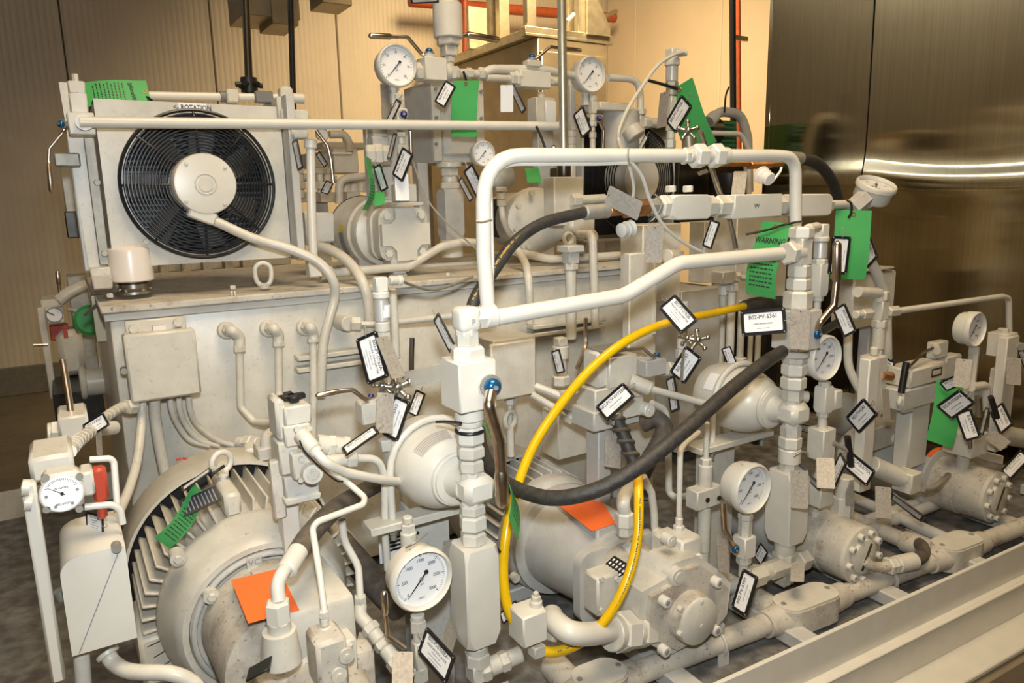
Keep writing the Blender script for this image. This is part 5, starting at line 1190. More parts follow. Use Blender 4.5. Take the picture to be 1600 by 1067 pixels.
lever(T, [t+Z_*.003, P(572, 625, 1.34), P(551, 609, 1.33), P(530, 611, 1.33), P(495, 618, 1.33)], 7, 3, 9, nut=t+Z_*.002, nut_d=(0, 0, 1), nr=10, nut_m='purple_cap')
along(T, P(586, 650, 1.34), P(612, 655, 1.34), [(588, 596, 'h', 24), (596, 610, 'c', 18)])
part('bottom_nut', 'cream', MB().hexn(P(607, 702, 1.3), P(604, 684, 1.3), .018), T)
# middle solenoid valve
SY2 = 1.32
T = thing('middle_solenoid_valve', 'stacked cream solenoid valve with round knob between the yellow hose and black hose', 'valve', P(965, 680, SY2))
ubox(T, 'coil', 'cream', 952, 556, 996, 604, SY2, .07); ubox(T, 'coil_back', 'cream', 934, 550, 954, 606, SY2+.01, .06, bev=.006); ubox(T, 'body', 'cream', 930, 604, 998, 640, SY2+.005, .07)
ubox(T, 'sub_plate', 'cream_grey', 928, 638, 1000, 668, SY2-.005, .09); ubox(T, 'end_cap', 'cream', 972, 622, 1006, 652, SY2-.03, .05)
c = P(1008, 639, SY2-.03); part('adjust_knob', 'cream_clean', MB().cyl(c+Y_*.02, c-Y_*.018, mm(22, c)/2, n=24, bev=.002).cyl(c-Y_*.018, c-Y_*.021, .006, n=6), T)
a, b = P(984, 594, SY2-.03), P(1017, 608, SY2-.06); part('plug', 'cream', MB().cyl(a, b, mm(23, a)/2, n=18, bev=.003), T)
part('top_plate', 'zinc', pxbox(MB(), 942, 545, 980, 552, SY2, .06, bev=.001), T)
ubox(T, 'stand', 'cream_grey', 935, 668, 955, 830, SY2+.03, .05)
pipe('middle_solenoid_cable', 'straight glossy cream conduit from the middle solenoid plug to the right bell', [(1015, 607, SY2-.06), (1060, 619, 1.25), (1108, 632, 1.24)], 11, m='cream_clean', cat='conduit')
T = thing('middle_ball_valve', 'small cream ball valve with blue nut behind the middle solenoid valve', 'valve', P(1025, 587, 1.4))
ubox(T, 'body', 'cream_grey', 1010, 562, 1042, 588, 1.4, .05); t = P(1026, 560, 1.42)
lever(T, [t+Z_*.006, P(1018, 556, 1.4), P(1004, 544, 1.39), P(960, 549, 1.39)], 6, m='handle_steel', nut=t+Z_*.002, nut_d=(0, 0, 1), nr=11)
along(T, P(1040, 576, 1.42), P(1062, 582, 1.42), [(1040, 1050, 'h', 24), (1050, 1062, 'c', 18)])
hp = pts((962, 652, SY2-.02), (974, 678, SY2-.04), (984, 706, SY2-.06), (998, 740, SY2-.08), (1008, 775, SY2-.06))
T = thing('wrapped_hose', 'short black hose with spiral wrap under the middle solenoid valve', 'hose', hp[0])
part('hose', 'black_rubber', MB().tube(spl(hp, 6), mm(21, hp[1])/2, 14), T)
part('nut', 'zinc', MB().hexn(hp[0]+Z_*.015, hp[0]-Z_*.016, .018), T)
mb = MB(); q = spl(hp, 10)
hel = []
for i in range(len(q)-1):
    for j in range(3):
        t_ = (i+j/3); p = q[i].lerp(q[i+1], j/3); d = (q[i+1]-q[i]).normalized(); a, b, _ = basis(d); an = t_*.95; hel.append(p+(a*math.cos(an)+b*math.sin(an))*mm(11, hp[1]))
part('spiral_wrap', 'rubber_grey', mb.tube(hel, .0045, 6), T)
solo('hooked_hose', 'thick brownish hose hooking down right of the spiral wrapped hose', 'hose', 'rubber_grey', MB().tube(spl(pts((1005, 662, SY2+.02), (1025, 655, SY2-.01), (1038, 668, SY2-.03), (1030, 692, SY2-.04), (1012, 722, SY2-.03), (1002, 745, SY2)), 8), mm(27, P(1020, 690, SY2))/2, 16))
T = thing('sleeve_fitting', 'tall round cream sleeve with drilled cross block left of the middle gauge', 'fitting', P(1100, 850, 1.18))
column(T, 1101, 1.18, [(660, 718, 'c', 9), (716, 728, 'h', 18), (726, 766, 'c', 22), (792, 860, 'c', 20), (860, 900, 'c', 18)]); ubox(T, 'cross_block', 'cream', 1090, 764, 1128, 794, 1.16, .04)
parts('drilled_hole', 'black_plastic', T, [MB().cyl(P(x, y, 1.159), P(x, y, 1.159)+Y_*((1.156)-(1.159)), .006, n=12) for x, y in ((1105, 781), (1123, 778))])
pipe('u_pipe', 'cream pipe dropping behind the middle solenoid and turning right at the bottom', [(1018, 630, 1.34), (1040, 640, 1.34), (1044, 680, 1.33), (1045, 770, 1.32), (1056, 778, 1.3), (1090, 772, 1.2)], 11, .03, 'cream')
# ================================================================ PIPES ON THE TANK FRONT
for i, (x, y, dn, lab) in enumerate(((362, 516, [(374, 526, 1.81), (376, 636, 1.80), (398, 660, 1.78), (432, 662, 1.7)], 'first elbow pipe on the tank front, next to the square terminal box'), (428, 513, [(435, 522, 1.81), (436, 612, 1.80), (437, 640, 1.78)], 'second elbow pipe on the tank front, between its two likes'), (485, 511, [(489, 520, 1.81), (490, 590, 1.80), (489, 690, 1.78)], 'third elbow pipe on the tank front, beside the hanging conduit'))):
    q = [P(x-10, y, TY), P(x, y, 1.80)]+[P(*d) for d in dn]; r = mm(12, q[1])/2
    T = thing('elbow_pipe', lab, 'pipe', q[0]); part('pipe', 'cream', MB().tube(arcs(q[:2]+q[2:], .02), r, 12), T)
    part('flange', 'cream', MB().cyl(q[0], q[0]+(q[1]-q[0])*.35, r*2.3, n=22, bev=.002), T); part('hex_nut', 'cream', MB().hexn(q[0]+(q[1]-q[0])*.35, q[0]+(q[1]-q[0])*.75, r*1.7), T)
    part('elbow', 'cream', MB().tube(arcs([q[1]+(q[0]-q[1])*.3, q[1], q[2], q[2].lerp(q[3], .15)], .015), r*1.45, 12), T); part('collar', 'cream', MB().hexn(q[2].lerp(q[3], .12), q[2].lerp(q[3], .22), r*1.6), T)
pipe('fan_conduit', 'long curved cream conduit from the fan motor down the tank front', [(337, 346, CY-.075), (395, 372, CY-.11), (455, 390, CY-.14), (498, 410, CY-.16), (520, 438, CY-.17), (523, 465, 1.79), (514, 500, 1.79), (505, 540, 1.79), (501, 620, 1.79)], 15, m='cream', cat='conduit', curve=True)
pipe('second_conduit', 'fatter curved cream conduit beside the fan conduit dropping over the tank edge', [(488, 384, 2.05), (515, 390, 1.98), (545, 410, 1.9), (566, 440, 1.82), (576, 475, 1.81), (578, 525, 1.82)], 17, m='cream', cat='conduit', curve=True)
T = pipe('cross_tube', 'thin cream tube running across the tank from a hexagon fitting to the left column', [(548, 506, 1.80), (590, 507, 1.78), (740, 490, 1.6)], 10, .02, 'cream', fits=[(0, 16, 'h', 22)])
part('socket', 'cream', MB().cyl(P(530, 503, TY), P(545, 506, 1.80), .020, n=18, bev=.002), T)
pipe('cooler_upright', 'upright cream pipe standing right of the cooler', [(485, 218, 1.88), (487, 330, 1.88), (491, 432, 1.88)], 14, m='cream_clean', fits=[(0, 14, 'c', 20), (2, 26, 's', 26)])
T = thing('lever_valve', 'cream cap block with steel lever hanging right of the cooler corner', 'valve', P(480, 200, 1.86))
ubox(T, 'block', 'cream', 456, 200, 482, 216, 1.88, .05); lever(T, [P(494, 204, 1.86), P(512, 228, 1.85), P(517, 250, 1.85), P(521, 286, 1.85)], 6, m='handle_steel')
# terminal box
T = thing('terminal_box', 'square cream terminal box bolted on the left of the tank front', 'box', P(255, 628, 1.70))
ubox(T, 'body', 'cream', 200, 524, 309, 622, 1.74, .10, bev=.005); ubox(T, 'lid', 'cream', 198, 518, 311, 624, 1.715, .025, bev=.005); ubox(T, 'back_plate', 'cream', 196, 498, 292, 530, 1.83, .015)
ubox(T, 'sticker', 'off_white', 239, 509, 259, 516, 1.74, .02, bev=0)
parts('bolt', 'cream', T, [MB().cyl(P(x, y, 1.83), P(x, y, 1.83)+Y_*((1.815)-(1.83)), .010, n=14, bev=.001) for x, y in ((208, 513), (277, 503))]); parts('lid_screw', 'zinc', T, [MB().cyl(P(x, y, 1.76), P(x, y, 1.76)+Y_*((1.735)-(1.76)), .007, n=12) for x, y in ((193, 577),)])
hp = pts((212, 634, 1.74), (190, 636, 1.72), (165, 652, 1.6), (140, 675, 1.4), (118, 692, 1.2), (108, 706, 1.1))
T = thing('flex_conduit', 'segmented cream flexible conduit from the terminal box to the gauge panel', 'conduit', hp[2])
part('conduit', 'cream_clean', MB().tube(spl(hp, 8), mm(15, hp[2])/2, 12), T)
mb = []
q = spl(hp, 8)
for i in range(4, len(q)-3, 2): mb.append(MB().torus(q[i], q[i+1]-q[i-1], mm(15, hp[2])/2, .0012, 14, 5))
parts('ridge', 'cream', T, mb); part('gland', 'cream', MB().hexn(hp[0], hp[0].lerp(hp[1], .7), .017), T)
pipe('box_conduit', 'cream conduit bending down from the terminal box beside the left motor', [(222, 626, 1.76), (221, 660, 1.74), (215, 715, 1.68), (203, 760, 1.62), (186, 800, 1.55)], 14, m='cream', cat='conduit', curve=True)
pipe('thick_box_conduit', 'thickest cream conduit going down from the terminal box behind the left motor', [(241, 622, 1.77), (243, 655, 1.77), (250, 700, 1.77), (258, 740, 1.77)], 17, m='cream', cat='conduit', curve=True)
for x0, x1, x2, lb in ((266, 272, 303, 'first'), (279, 285, 318, 'second'), (295, 302, 345, 'third')):
    pipe('thin_conduit', f'{lb} thin curved conduit right of the thickest one under the terminal box', [(x0, 620, 1.79), (x0+2, 640, 1.79), (x1+6, 664, 1.80), (x2-6, 688, 1.80), (x2+24, 697, 1.80)], 9, m='cream', cat='conduit', curve=True)
T = thing('tank_cross_valve', 'small cream cross fitting with knob against the tank above the left motor', 'valve', P(388, 715, 1.7))
along(T, P(372, 692, 1.75), P(404, 692, 1.7), [(372, 384, 'c', 20), (384, 396, 'h', 26), (396, 404, 'c', 18)]); part('knob', 'cream_clean', MB().cyl(P(391, 700, 1.68), P(392, 712, 1.62), .016, n=18, bev=.002), T)
T = thing('grey_cube_valve', 'small grey cube valve with bent pipe left of the solenoid stack', 'valve', P(412, 720, 1.6))
ubox(T, 'body', 'cream_grey', 404, 700, 430, 720, 1.55, .05); part('bend', 'cream', MB().tube(arcs(pts((418, 700, 1.57), (418, 682, 1.57), (436, 674, 1.57)), .03), .016, 12), T)
# junction box behind the left column
T = thing('junction_box', 'square cream junction box behind the left valve column on the tank front', 'box', P(805, 624, 1.55))
ubox(T, 'body', 'cream_grey', 772, 528, 838, 622, 1.56, .12, bev=.004); ubox(T, 'lid', 'cream', 768, 534, 838, 622, 1.545, .015, bev=.004)
part('cable_gland', 'cream', MB().hexn(P(797, 622, 1.6), P(797, 632, 1.6), .016).cyl(P(797, 632, 1.6), P(796, 700, 1.6), .007, n=10), T)
pipe('upper_link_pipe', 'upper of two cream pipes leaving the junction box to the right', [(836, 603, 1.55), (880, 620, 1.5), (935, 640, 1.42)], 13, m='cream', fits=[(1, 26, 's', 28)])
pipe('lower_link_pipe', 'lower of two cream pipes leaving the junction box to the right', [(830, 616, 1.55), (880, 645, 1.5), (932, 672, 1.42)], 12, m='cream', fits=[(1, 22, 'h', 22)])
ubox(thing('filter_box', 'cream square housing low behind the two link pipes', 'box', P(900, 700, 1.62)), 'body', 'cream', 872, 640, 936, 712, 1.62, .08)
# pipes behind the bent pipe
for x, y0, y1, w_, lab in ((892, 410, 530, 17, 'upright cream pipe with square flange head behind the black hose'), (928, 378, 510, 13, 'thinner upright cream pipe next to the flanged one')):
    T = thing('upright_pipe', lab, 'pipe', P(x, y1, 1.74))
    if x < 900: column(T, x, 1.72, [(383, 394, 's', 44, 'cream_grey'), (393, 412, 's', 28, 'cream_grey'), (410, 422, 'h', 22), (422, y1, 'c', w_)])
    else: part('pipe', 'cream', MB().tube(arcs([P(905, 366, 1.85), P(926, 366, 1.74), P(930, y1, 1.74)], .03), mm(w_, P(928, 430, 1.74))/2, 12), T)
solo('pump_lug', 'cream cast lug with two holes behind the black hose', 'bracket', 'cream', MB().box(P(905, 352, 1.9), .10, .05, .06, bev=.01).torus(P(888, 373, 1.87), Y_, .016, .007, 20, 8).torus(P(925, 370, 1.87), Y_, .016, .007, 20, 8))
T = thing('rear_drum_motor', 'round cream motor end with black band lying on the tank behind the black hose', 'motor', P(830, 390, 2.1))
c = P(842, 345, 2.05); part('drum', 'cream', MB().lathe(c, (.2, 1, 0), [(0, .06), (.01, .105), (.04, .11), (.05, .095), (.3, .095)], 36), T); part('band', 'black_plastic', patch(MB(), c+Y_*.0, .0965, .12, .20, 130, 215), T)
parts('ring_bolt', 'cream', T, [MB().cyl(c+V((.095*math.cos(a), .0, .095*math.sin(a))), c+V((.095*math.cos(a), -.012, .095*math.sin(a))), .009, n=12) for a in (1.9, 2.6, 3.4, 4.2)])
pipe('looping_conduit', 'pale conduit looping from the tank lid down to the pipe rails', [(805, 385, 1.95), (820, 410, 1.86), (826, 440, 1.8), (828, 505, 1.8)], 13, m='cream', cat='conduit', curve=True)
pipe('lid_edge_pipe', 'long cream pipe lying along the tank lid behind the flanged pipe', [(800, 392, 2.0), (860, 405, 1.95), (985, 398, 1.95)], 13, .03, 'cream')
T = thing('plate_stand', 'tall flat cream plate stand in the middle behind the metal tag', 'stand', P(1025, 500, 1.5))
ubox(T, 'plate', 'cream', 982, 395, 1024, 790, 1.55, .03); ubox(T, 'box', 'cream', 1004, 350, 1064, 472, 1.60, .10); ubox(T, 'edge_strip', 'cream_clean', 1022, 392, 1026, 522, 1.545, .02, bev=.001)
T = thing('plug_block', 'small cream block with round plug beside the plate stand', 'valve', P(1055, 412, 1.5)); ubox(T, 'block', 'cream', 1050, 392, 1070, 412, 1.5, .05); c = P(1042, 400, 1.49); part('plug', 'cream', MB().cyl(P(1054, 402, 1.5), c, .018, n=20, bev=.002), T)
T = thing('rear_enclosure', 'large plain cream panel box standing behind the right end of the long valve', 'box', P(1190, 400, 1.9)); ubox(T, 'body', 'cream', 1150, 338, 1230, 472, 1.9, .12, bev=.004); ubox(T, 'leg', 'dark_steel', 1186, 470, 1196, 690, 1.95, .04); ubox(T, 'left_panel', 'cream', 1100, 345, 1152, 440, 2.0, .08)
# small fittings in the dark gap left of the right column
T = thing('gap_valve', 'small cream cube valve with stub on an upright pipe left of the right column', 'valve', P(1140, 540, 1.55)); ubox(T, 'cube', 'cream_grey', 1130, 424, 1150, 444, 1.55, .05); along(T, P(1146, 432, 1.53), P(1178, 436, 1.5), [(1148, 1156, 'h', 16), (1156, 1178, 'c', 9)]); column(T, 1138, 1.57, [(444, 456, 's', 20), (456, 770, 'c', 13)])
T = thing('twin_risers', 'twin slim cream riser pipes in the dark gap left of the right column', 'pipe', P(1165, 560, 1.7)); column(T, 1155, 1.75, [(470, 560, 'c', 11), (558, 572, 'h', 20), (572, 700, 'c', 11)]); column(T, 1172, 1.75, [(520, 575, 'c', 8)]); column(T, 1184, 1.72, [(520, 570, 'c', 9)])
T = thing('gap_union', 'short stacked cream union behind the yellow hose top', 'fitting', P(1126, 470, 1.6)); column(T, 1126, 1.62, [(440, 462, 'h', 16), (462, 480, 'c', 12), (480, 745, 'c', 9)])
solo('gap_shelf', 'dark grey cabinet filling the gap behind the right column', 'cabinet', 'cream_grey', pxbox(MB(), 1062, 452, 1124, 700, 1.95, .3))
solo('gap_shade_box', 'added black box standing in for shade deep in the gap left of the right column', 'cabinet', 'black_plastic', pxbox(MB(), 1118, 470, 1215, 680, 2.3, .3))  # added black box, its colour supplies the shade of the gap
# ================================================================ FRONT GAUGES
gauge('nearest and largest gauge, 0 to 3000 dial, at the foot of the left column', 662, 908, 1.07, 104, G_BIG)
T = thing('left_gauge_stem', 'hexagon and pipe under the nearest gauge', 'fitting', P(654, 1060, 1.085)); column(T, 655, 1.09, [(958, 968, 'c', 22), (966, 986, 'h', 25), (986, 1000, 'c', 18), (1000, 1042, 's', 27), (1040, 1064, 'h', 24)])
lever(T, [P(632, 1012, 1.06), P(606, 992, 1.05), P(602, 960, 1.05), P(600, 926, 1.05)], 8, 2, 11, 'handle_steel')
gauge('gauge with 0 to 3000 dial in front of the lower right valve', 1178, 765, 1.06, 82, G_BIG)
T = thing('right_gauge_valve', 'cream gauge valve with blue nut under the gauge before the lower right valve', 'valve', P(1163, 905, 1.07))
column(T, 1163, 1.08, [(803, 812, 'h', 22), (811, 838, 'h', 20), (836, 868, 's', 36, 'cream_clean'), (866, 880, 'h', 22), (878, 900, 'c', 15)])
nn = P(1147, 856, 1.05); lever(T, [nn, P(1141, 842, 1.04), P(1132, 826, 1.04), P(1130, 785, 1.04)], 9, m='handle_steel', nut=nn, nut_d=(-.35, -1, 0), nr=12)
gauge('gauge with 0 to 3000 dial right of the square right elbow body', 1293, 560, 1.07, 73, G_BIG)
T = thing('third_gauge_riser', 'cream blocks stacked under the gauge right of the right elbow body', 'fitting', P(1283, 790, 1.09))
column(T, 1283, 1.09, [(597, 606, 'h', 18), (604, 644, 'o', 30, 'cream_clean'), (643, 652, 'h', 18), (652, 670, 'c', 14), (668, 715, 's', 42, 'cream'), (714, 740, 'c', 12), (738, 748, 'h', 14), (748, 784, 's', 46)])
part('side_lug', 'cream', MB().box(P(1303, 623, 1.09), .03, .03, .05, bev=.004), T); part('side_lug', 'cream', MB().cyl(P(1262, 620, 1.11), P(1240, 618, 1.13), .014, n=14), T)
gauge('gauge with 0 to 3000 dial farthest right, before the stainless wall', 1527, 515, 1.07, 56, G_BIG)
T = thing('fourth_gauge_manifold', 'cream manifold with stub pipes under the gauge farthest right', 'manifold', P(1515, 720, 1.09))
column(T, 1513, 1.09, [(543, 556, 'h', 15), (555, 600, 'h', 14), (606, 640, 's', 30), (640, 674, 'c', 18), (672, 704, 's', 60, 'cream'), (703, 734, 'c', 18)])
part('elbow', 'cream', MB().tube(arcs(pts((1517, 605, 1.07), (1540, 602, 1.07), (1541, 640, 1.07)), .02), .013, 12), T); part('bleed_stub', 'chrome', MB().cyl(P(1528, 620, 1.05), P(1530, 650, 1.05), .010, n=12).cyl(P(1516, 640, 1.05), P(1516, 700, 1.05), .006, n=10), T)
# tilted gauge at the end of the long valve
c = P(1370, 288, 1.24); nrm = (CAM-c).normalized()*.40+Z_*.80+RT*.30; nrm.normalize()
ez = (Z_ - nrm*Z_.dot(nrm)).normalized(); ex = (-nrm).cross(ez) if False else ez.cross(nrm)*-1
ex = (-nrm).cross(ez)*-1
ey = -nrm; ex = ey.cross(ez)
gauge('upward tilted gauge at the right end of the long valve', 1371, 286, 1.24, 62, G_SMALL, rot=M(((ex.x, ey.x, ez.x), (ex.y, ey.y, ez.y), (ex.z, ey.z, ez.z))))
T = thing('tilted_gauge_stem', 'grey angled socket holding the upward tilted gauge', 'fitting', P(1345, 330, 1.25))
part('socket', 'cream_grey', MB().hexn(P(1330, 328, 1.25), P(1362, 300, 1.25), .026).cyl(P(1324, 320, 1.25), P(1345, 320, 1.25), .013, n=12).box(P(1350, 316, 1.25), .045, .03, .04, bev=.006), T)
# ================================================================ RIGHT CLUSTER
T = thing('right_transmitter', 'pressure transmitter with printed chrome body right of the pipe frame tee', 'transmitter', P(1280, 485, 1.14))
column(T, 1280, 1.14, [(350, 372, 's', 24, 'cream_clean', 'plug'), (370, 378, 'c', 25, None, 'ring'), (378, 404, 'c', 21, 'silver', 'body'), (404, 414, 'h', 22), (412, 462, 'o', 30, 'cream_clean'), (460, 470, 'h', 17), (468, 500, 'c', 11)])
part('cable_gland', 'cream_clean', MB().cyl(P(1276, 355, 1.13), P(1263, 358, 1.10), .012, n=14).torus(P(1263, 358, 1.10), (P(1263, 358, 1.1)-P(1276, 355, 1.13)), .009, .003, 16, 6), T)
T = thing('cross_fitting', 'cream cross fitting joining the long thin tube right of the right column', 'fitting', P(1372, 560, 1.2))
column(T, 1374, 1.2, [(455, 470, 'h', 22), (470, 500, 's', 24), (499, 512, 'h', 22), (510, 545, 'c', 19), (545, 560, 'h', 17)])
along(T, P(1335, 492, 1.2), P(1410, 485, 1.2), [(1336, 1346, 'c', 14), (1345, 1360, 'h', 17), (1386, 1402, 'h', 17)])
part('elbow', 'cream', MB().tube(arcs(pts((1374, 470, 1.2), (1374, 458, 1.2), (1340, 456, 1.2)), .012), .015, 12), T)
pipe('long_thin_tube', 'long thin cream tube rising gently to the right edge before the stainless wall', [(1400, 486, 1.2), (1566, 463, 1.2), (1576, 466, 1.2), (1577, 518, 1.2)], 9, .02, 'cream_clean', fits=[(2, 10, 'h', 13)][:0])
T = thing('right_box', 'cream junction box behind the green tag with the black lever', 'box', P(1365, 520, 1.4)); ubox(T, 'body', 'cream', 1333, 426, 1398, 510, 1.45, .08, bev=.006); ubox(T, 'lid', 'cream', 1330, 420, 1398, 424, 1.44, .09); ubox(T, 'post', 'cream_grey', 1350, 508, 1374, 760, 1.48, .04)
pipe('right_conduit', 'cream conduit bowing down from the green tag behind the cross fitting', [(1352, 395, 1.3), (1372, 432, 1.3), (1383, 475, 1.3), (1386, 560, 1.3)], 16, m='cream', cat='conduit', curve=True)
pipe('bowed_pipe', 'cream pipe bowing down behind the third gauge to the tall flat bar', [(1325, 520, 1.2), (1326, 570, 1.2), (1340, 604, 1.18), (1352, 618, 1.16)], 13, m='cream', curve=True)
T = thing('tall_bar_valve', 'tall flat cream bar with stacked valve blocks left of the far drum pump', 'valve', P(1360, 770, 1.12))
column(T, 1362, 1.12, [(543, 556, 'c', 13), (556, 640, 's', 40, 'cream'), (640, 650, 'h', 20), (650, 664, 'c', 18)]); ubox(T, 'bar', 'cream_clean', 1352, 562, 1368, 765, 1.085, .03)
column(T, 1348, 1.12, [(664, 690, 'c', 11), (688, 700, 'h', 13), (698, 760, 's', 14)]); part('stub', 'copper', MB().cyl(P(1376, 586, 1.1), P(1392, 588, 1.1), .012, n=12), T)
part('black_knob', 'black_plastic', MB().cyl(P(1324, 682, 1.03), P(1330, 728, 1.03), .008, n=12), T, 'black bar handle'); part('handle_stem', 'zinc', MB().cyl(P(1302, 692, 1.05), P(1326, 704, 1.03), .006, n=8), T)
T = thing('far_solenoid_valve', 'cream solenoid block with data plate on a square post before the stainless wall', 'valve', P(1440, 740, 1.15))
ubox(T, 'coil', 'cream', 1424, 572, 1480, 600, 1.15, .08, bev=.005); pl = part('data_plate', 'dark_bronze', pxbox(MB(), 1456, 575, 1472, 588, 1.149, .004, bev=.0005), T); part('plate_field', 'sticker_cream', pxbox(MB(), 1458, 578, 1470, 585, 1.148, .002, bev=0), pl)
ubox(T, 'body', 'cream_grey', 1412, 604, 1466, 636, 1.15, .09, bev=.005); ubox(T, 'spacer', 'dark_steel', 1420, 599, 1466, 605, 1.16, .06, bev=0); ubox(T, 'plug', 'cream', 1462, 534, 1482, 560, 1.2, .03, bev=.004); ubox(T, 'plug_base', 'cream', 1478, 556, 1502, 590, 1.2, .04, bev=.004)
ubox(T, 'post', 'cream_clean', 1422, 634, 1450, 728, 1.17, .05, bev=.004); c = P(1462, 542, 1.19); part('gland', 'cream', MB().cyl(c, c+V((-.03, -.02, -.005)), .012, n=14), T)
part('cable', 'dark_bronze', MB().tube(spl(pts((1458, 544, 1.18), (1442, 551, 1.17), (1430, 564, 1.16), (1416, 578, 1.14))), .004, 8), T); part('black_lever', 'black_plastic', MB().cyl(P(1416, 566, 1.1), P(1408, 614, 1.1), .009, n=12), T, 'black bar lever')
part('side_pipe', 'cream', MB().tube(arcs(pts((1412, 612, 1.16), (1404, 630, 1.16), (1410, 642, 1.16), (1425, 640, 1.16)), .01), .007, 10), T)
T = thing('far_cube_valve', 'cream cube valve with round plug behind the tall flat bar', 'valve', P(1385, 704, 1.3)); ubox(T, 'body', 'cream', 1366, 664, 1402, 700, 1.28, .07, bev=.005)
c = P(1402, 686, 1.27); part('plug', 'cream_clean', MB().cyl(c+Y_*.03, c-Y_*.012, .018, n=20, bev=.003), T)
T = thing('far_motor', 'grey ribbed round motor half hidden behind the tall flat bar', 'motor', P(1400, 690, 1.6)); c = P(1390, 665, 1.5)
part('drum', 'cream_grey', MB().cyl(c, c+Y_*.2, .085, n=30, bev=.006), T); parts('rib', 'cream_grey', T, [MB().torus(c+Y_*(.02*i), Y_, .086, .004, 36, 6) for i in range(5)])
T = thing('edge_valve_stack', 'tall cream valve stack with flat bar at the right edge of the frame', 'valve', P(1572, 720, 1.12))
column(T, 1562, 1.13, [(514, 522, 'h', 15), (520, 556, 's', 40, 'cream'), (555, 576, 'c', 12), (575, 590, 'h', 22), (588, 622, 's', 24)]); ubox(T, 'bar', 'cream_clean', 1566, 528, 1584, 700, 1.09, .03); part('nut', 'zinc', MB().hexn(P(1590, 540, 1.1), P(1596, 542, 1.08), .014), T)
part('black_lever', 'black_plastic', MB().cyl(P(1548, 620, 1.05), P(1558, 652, 1.05), .008, n=12), T, 'black bar lever')
pipe('edge_pipe', 'fat cream pipe leaving the frame at the right edge above the far drum pump', [(1558, 678, 1.15), (1640, 692, 1.15)], 28, m='cream', fits=[(0, 14, 'c', 33)])
ubox(thing('edge_box', 'dull grey box behind the tags at the right edge', 'box', P(1580, 770, 1.35)), 'body', 'cream_grey', 1560, 706, 1608, 850, 1.35, .1)
# ================================================================ CONDUITS ALONG THE FRONT EDGE
ca, cb = PZ(985, 1056, .62), PZ(1640, 806, .62); cdv = (cb-ca).normalized(); cn = V((cdv.y, -cdv.x, 0)); cn = cn if cn.y < 0 else -cn
def on(x):
    lo, hi = -.6, 1.6
    for _ in range(40):
        m_ = (lo+hi)/2; p = ca.lerp(cb, m_)-CAM
        if 800+F*p.dot(RT)/p.dot(FW) < x: lo = m_
        else: hi = m_
    return ca.lerp(cb, lo)
CR = .0245
def cpipe(name, label, x0, x1):
    T = thing(name, label, 'conduit', on(x0)); part('pipe', 'cream_dusty', MB().cyl(on(x0), on(x1), CR, n=20), T); return T
cpipe('front_conduit', 'nearest length of fat dusty conduit along the front edge', 940, 1215); cpipe('front_conduit', 'middle length of fat dusty conduit between the two oval covers', 1300, 1470); cpipe('front_conduit', 'right length of fat dusty conduit beyond the farther oval cover', 1520, 1640)
def lbody(label, x0, x1, br):
    a, b = on(x0), on(x1); L = (b-a).length; mid_ = (a+b)/2; T = thing('conduit_fitting', label, 'conduit body', mid_-Z_*.03); up = V((0, 0, 1)); w_ = .042
    q = rrect(L*.78, w_*2, w_*.95, 6); z0 = mid_-up*.030
    part('body', 'cream_dusty', MB().prism(q, z0, cdv, cn*-1, up, .060), T)
    lid = part('lid', 'cream', MB().prism(rrect(L*.74, w_*1.86, w_*.88, 6), mid_+up*.0305, cdv, cn*-1, up, .005), T, 'oval cover plate')
    parts('lid_screw', 'zinc', lid, [MB().cyl(mid_+cdv*(L*.30*s_)+up*.035, mid_+cdv*(L*.30*s_)+up*.038, .006, n=12) for s_ in (-1, 1)])
    part('collar', 'cream_dusty', MB().lathe(a, cdv, [(-.012, CR*1.25), (.012, CR*1.32), (L*.14, CR*1.45), (L*.2, CR*1.5)], 22), T); part('collar', 'cream_dusty', MB().lathe(b, -cdv, [(-.012, CR*1.25), (.012, CR*1.32), (L*.14, CR*1.45), (L*.2, CR*1.5)], 22), T)
    if br: s_ = mid_+cdv*(-L*.28); part('branch', 'cream_dusty', MB().cyl(s_, s_-cn*.11, CR*1.25, n=20).cyl(s_-cn*.10, s_-cn*br, CR*.95, n=18), T)
lbody('nearer oval covered conduit body below the relief valve', 1200, 1312, .2); lbody('farther oval covered conduit body beside the far drum pump', 1455, 1530, .45); lbody('dusty oval covered conduit body at the bottom edge under the middle pump', 885, 985, .10)
for x, lb in ((1122, 'conduit clamp beside the middle pump feet'), (1388, 'conduit clamp under the brown hose elbow')):
    p = on(x); T = thing('conduit_clamp', lb, 'clamp', p-Z_*.05)
    part('strap', 'cream_grey', MB().torus(p, cdv, CR+.002, .004, 24, 6), T); part('ear', 'cream_grey', MB().cyl(p+Z_*.028-cn*.0, p+Z_*.045, .013, n=14).box(p-Z_*.028+cn*.018, .03, .006, .06, (cdv, cn, Z_), bev=.001), T)
for i, (x0, y0, x1, y1, lb) in enumerate(((1120, 925, 1310, 858, 'rear conduit under the lower right valve'), (1300, 850, 1470, 785, 'rear conduit behind the round dusty pump'), (1330, 776, 1480, 842, 'slanting conduit running down to the farther oval cover'), (1350, 815, 1450, 780, 'short rear conduit beside the slanting one'))):
    a, b = PZ(x0, y0, .63), PZ(x1, y1, .63); solo('rear_conduit', lb, 'conduit', 'cream_grey', MB().cyl(a, b, .017, n=16))
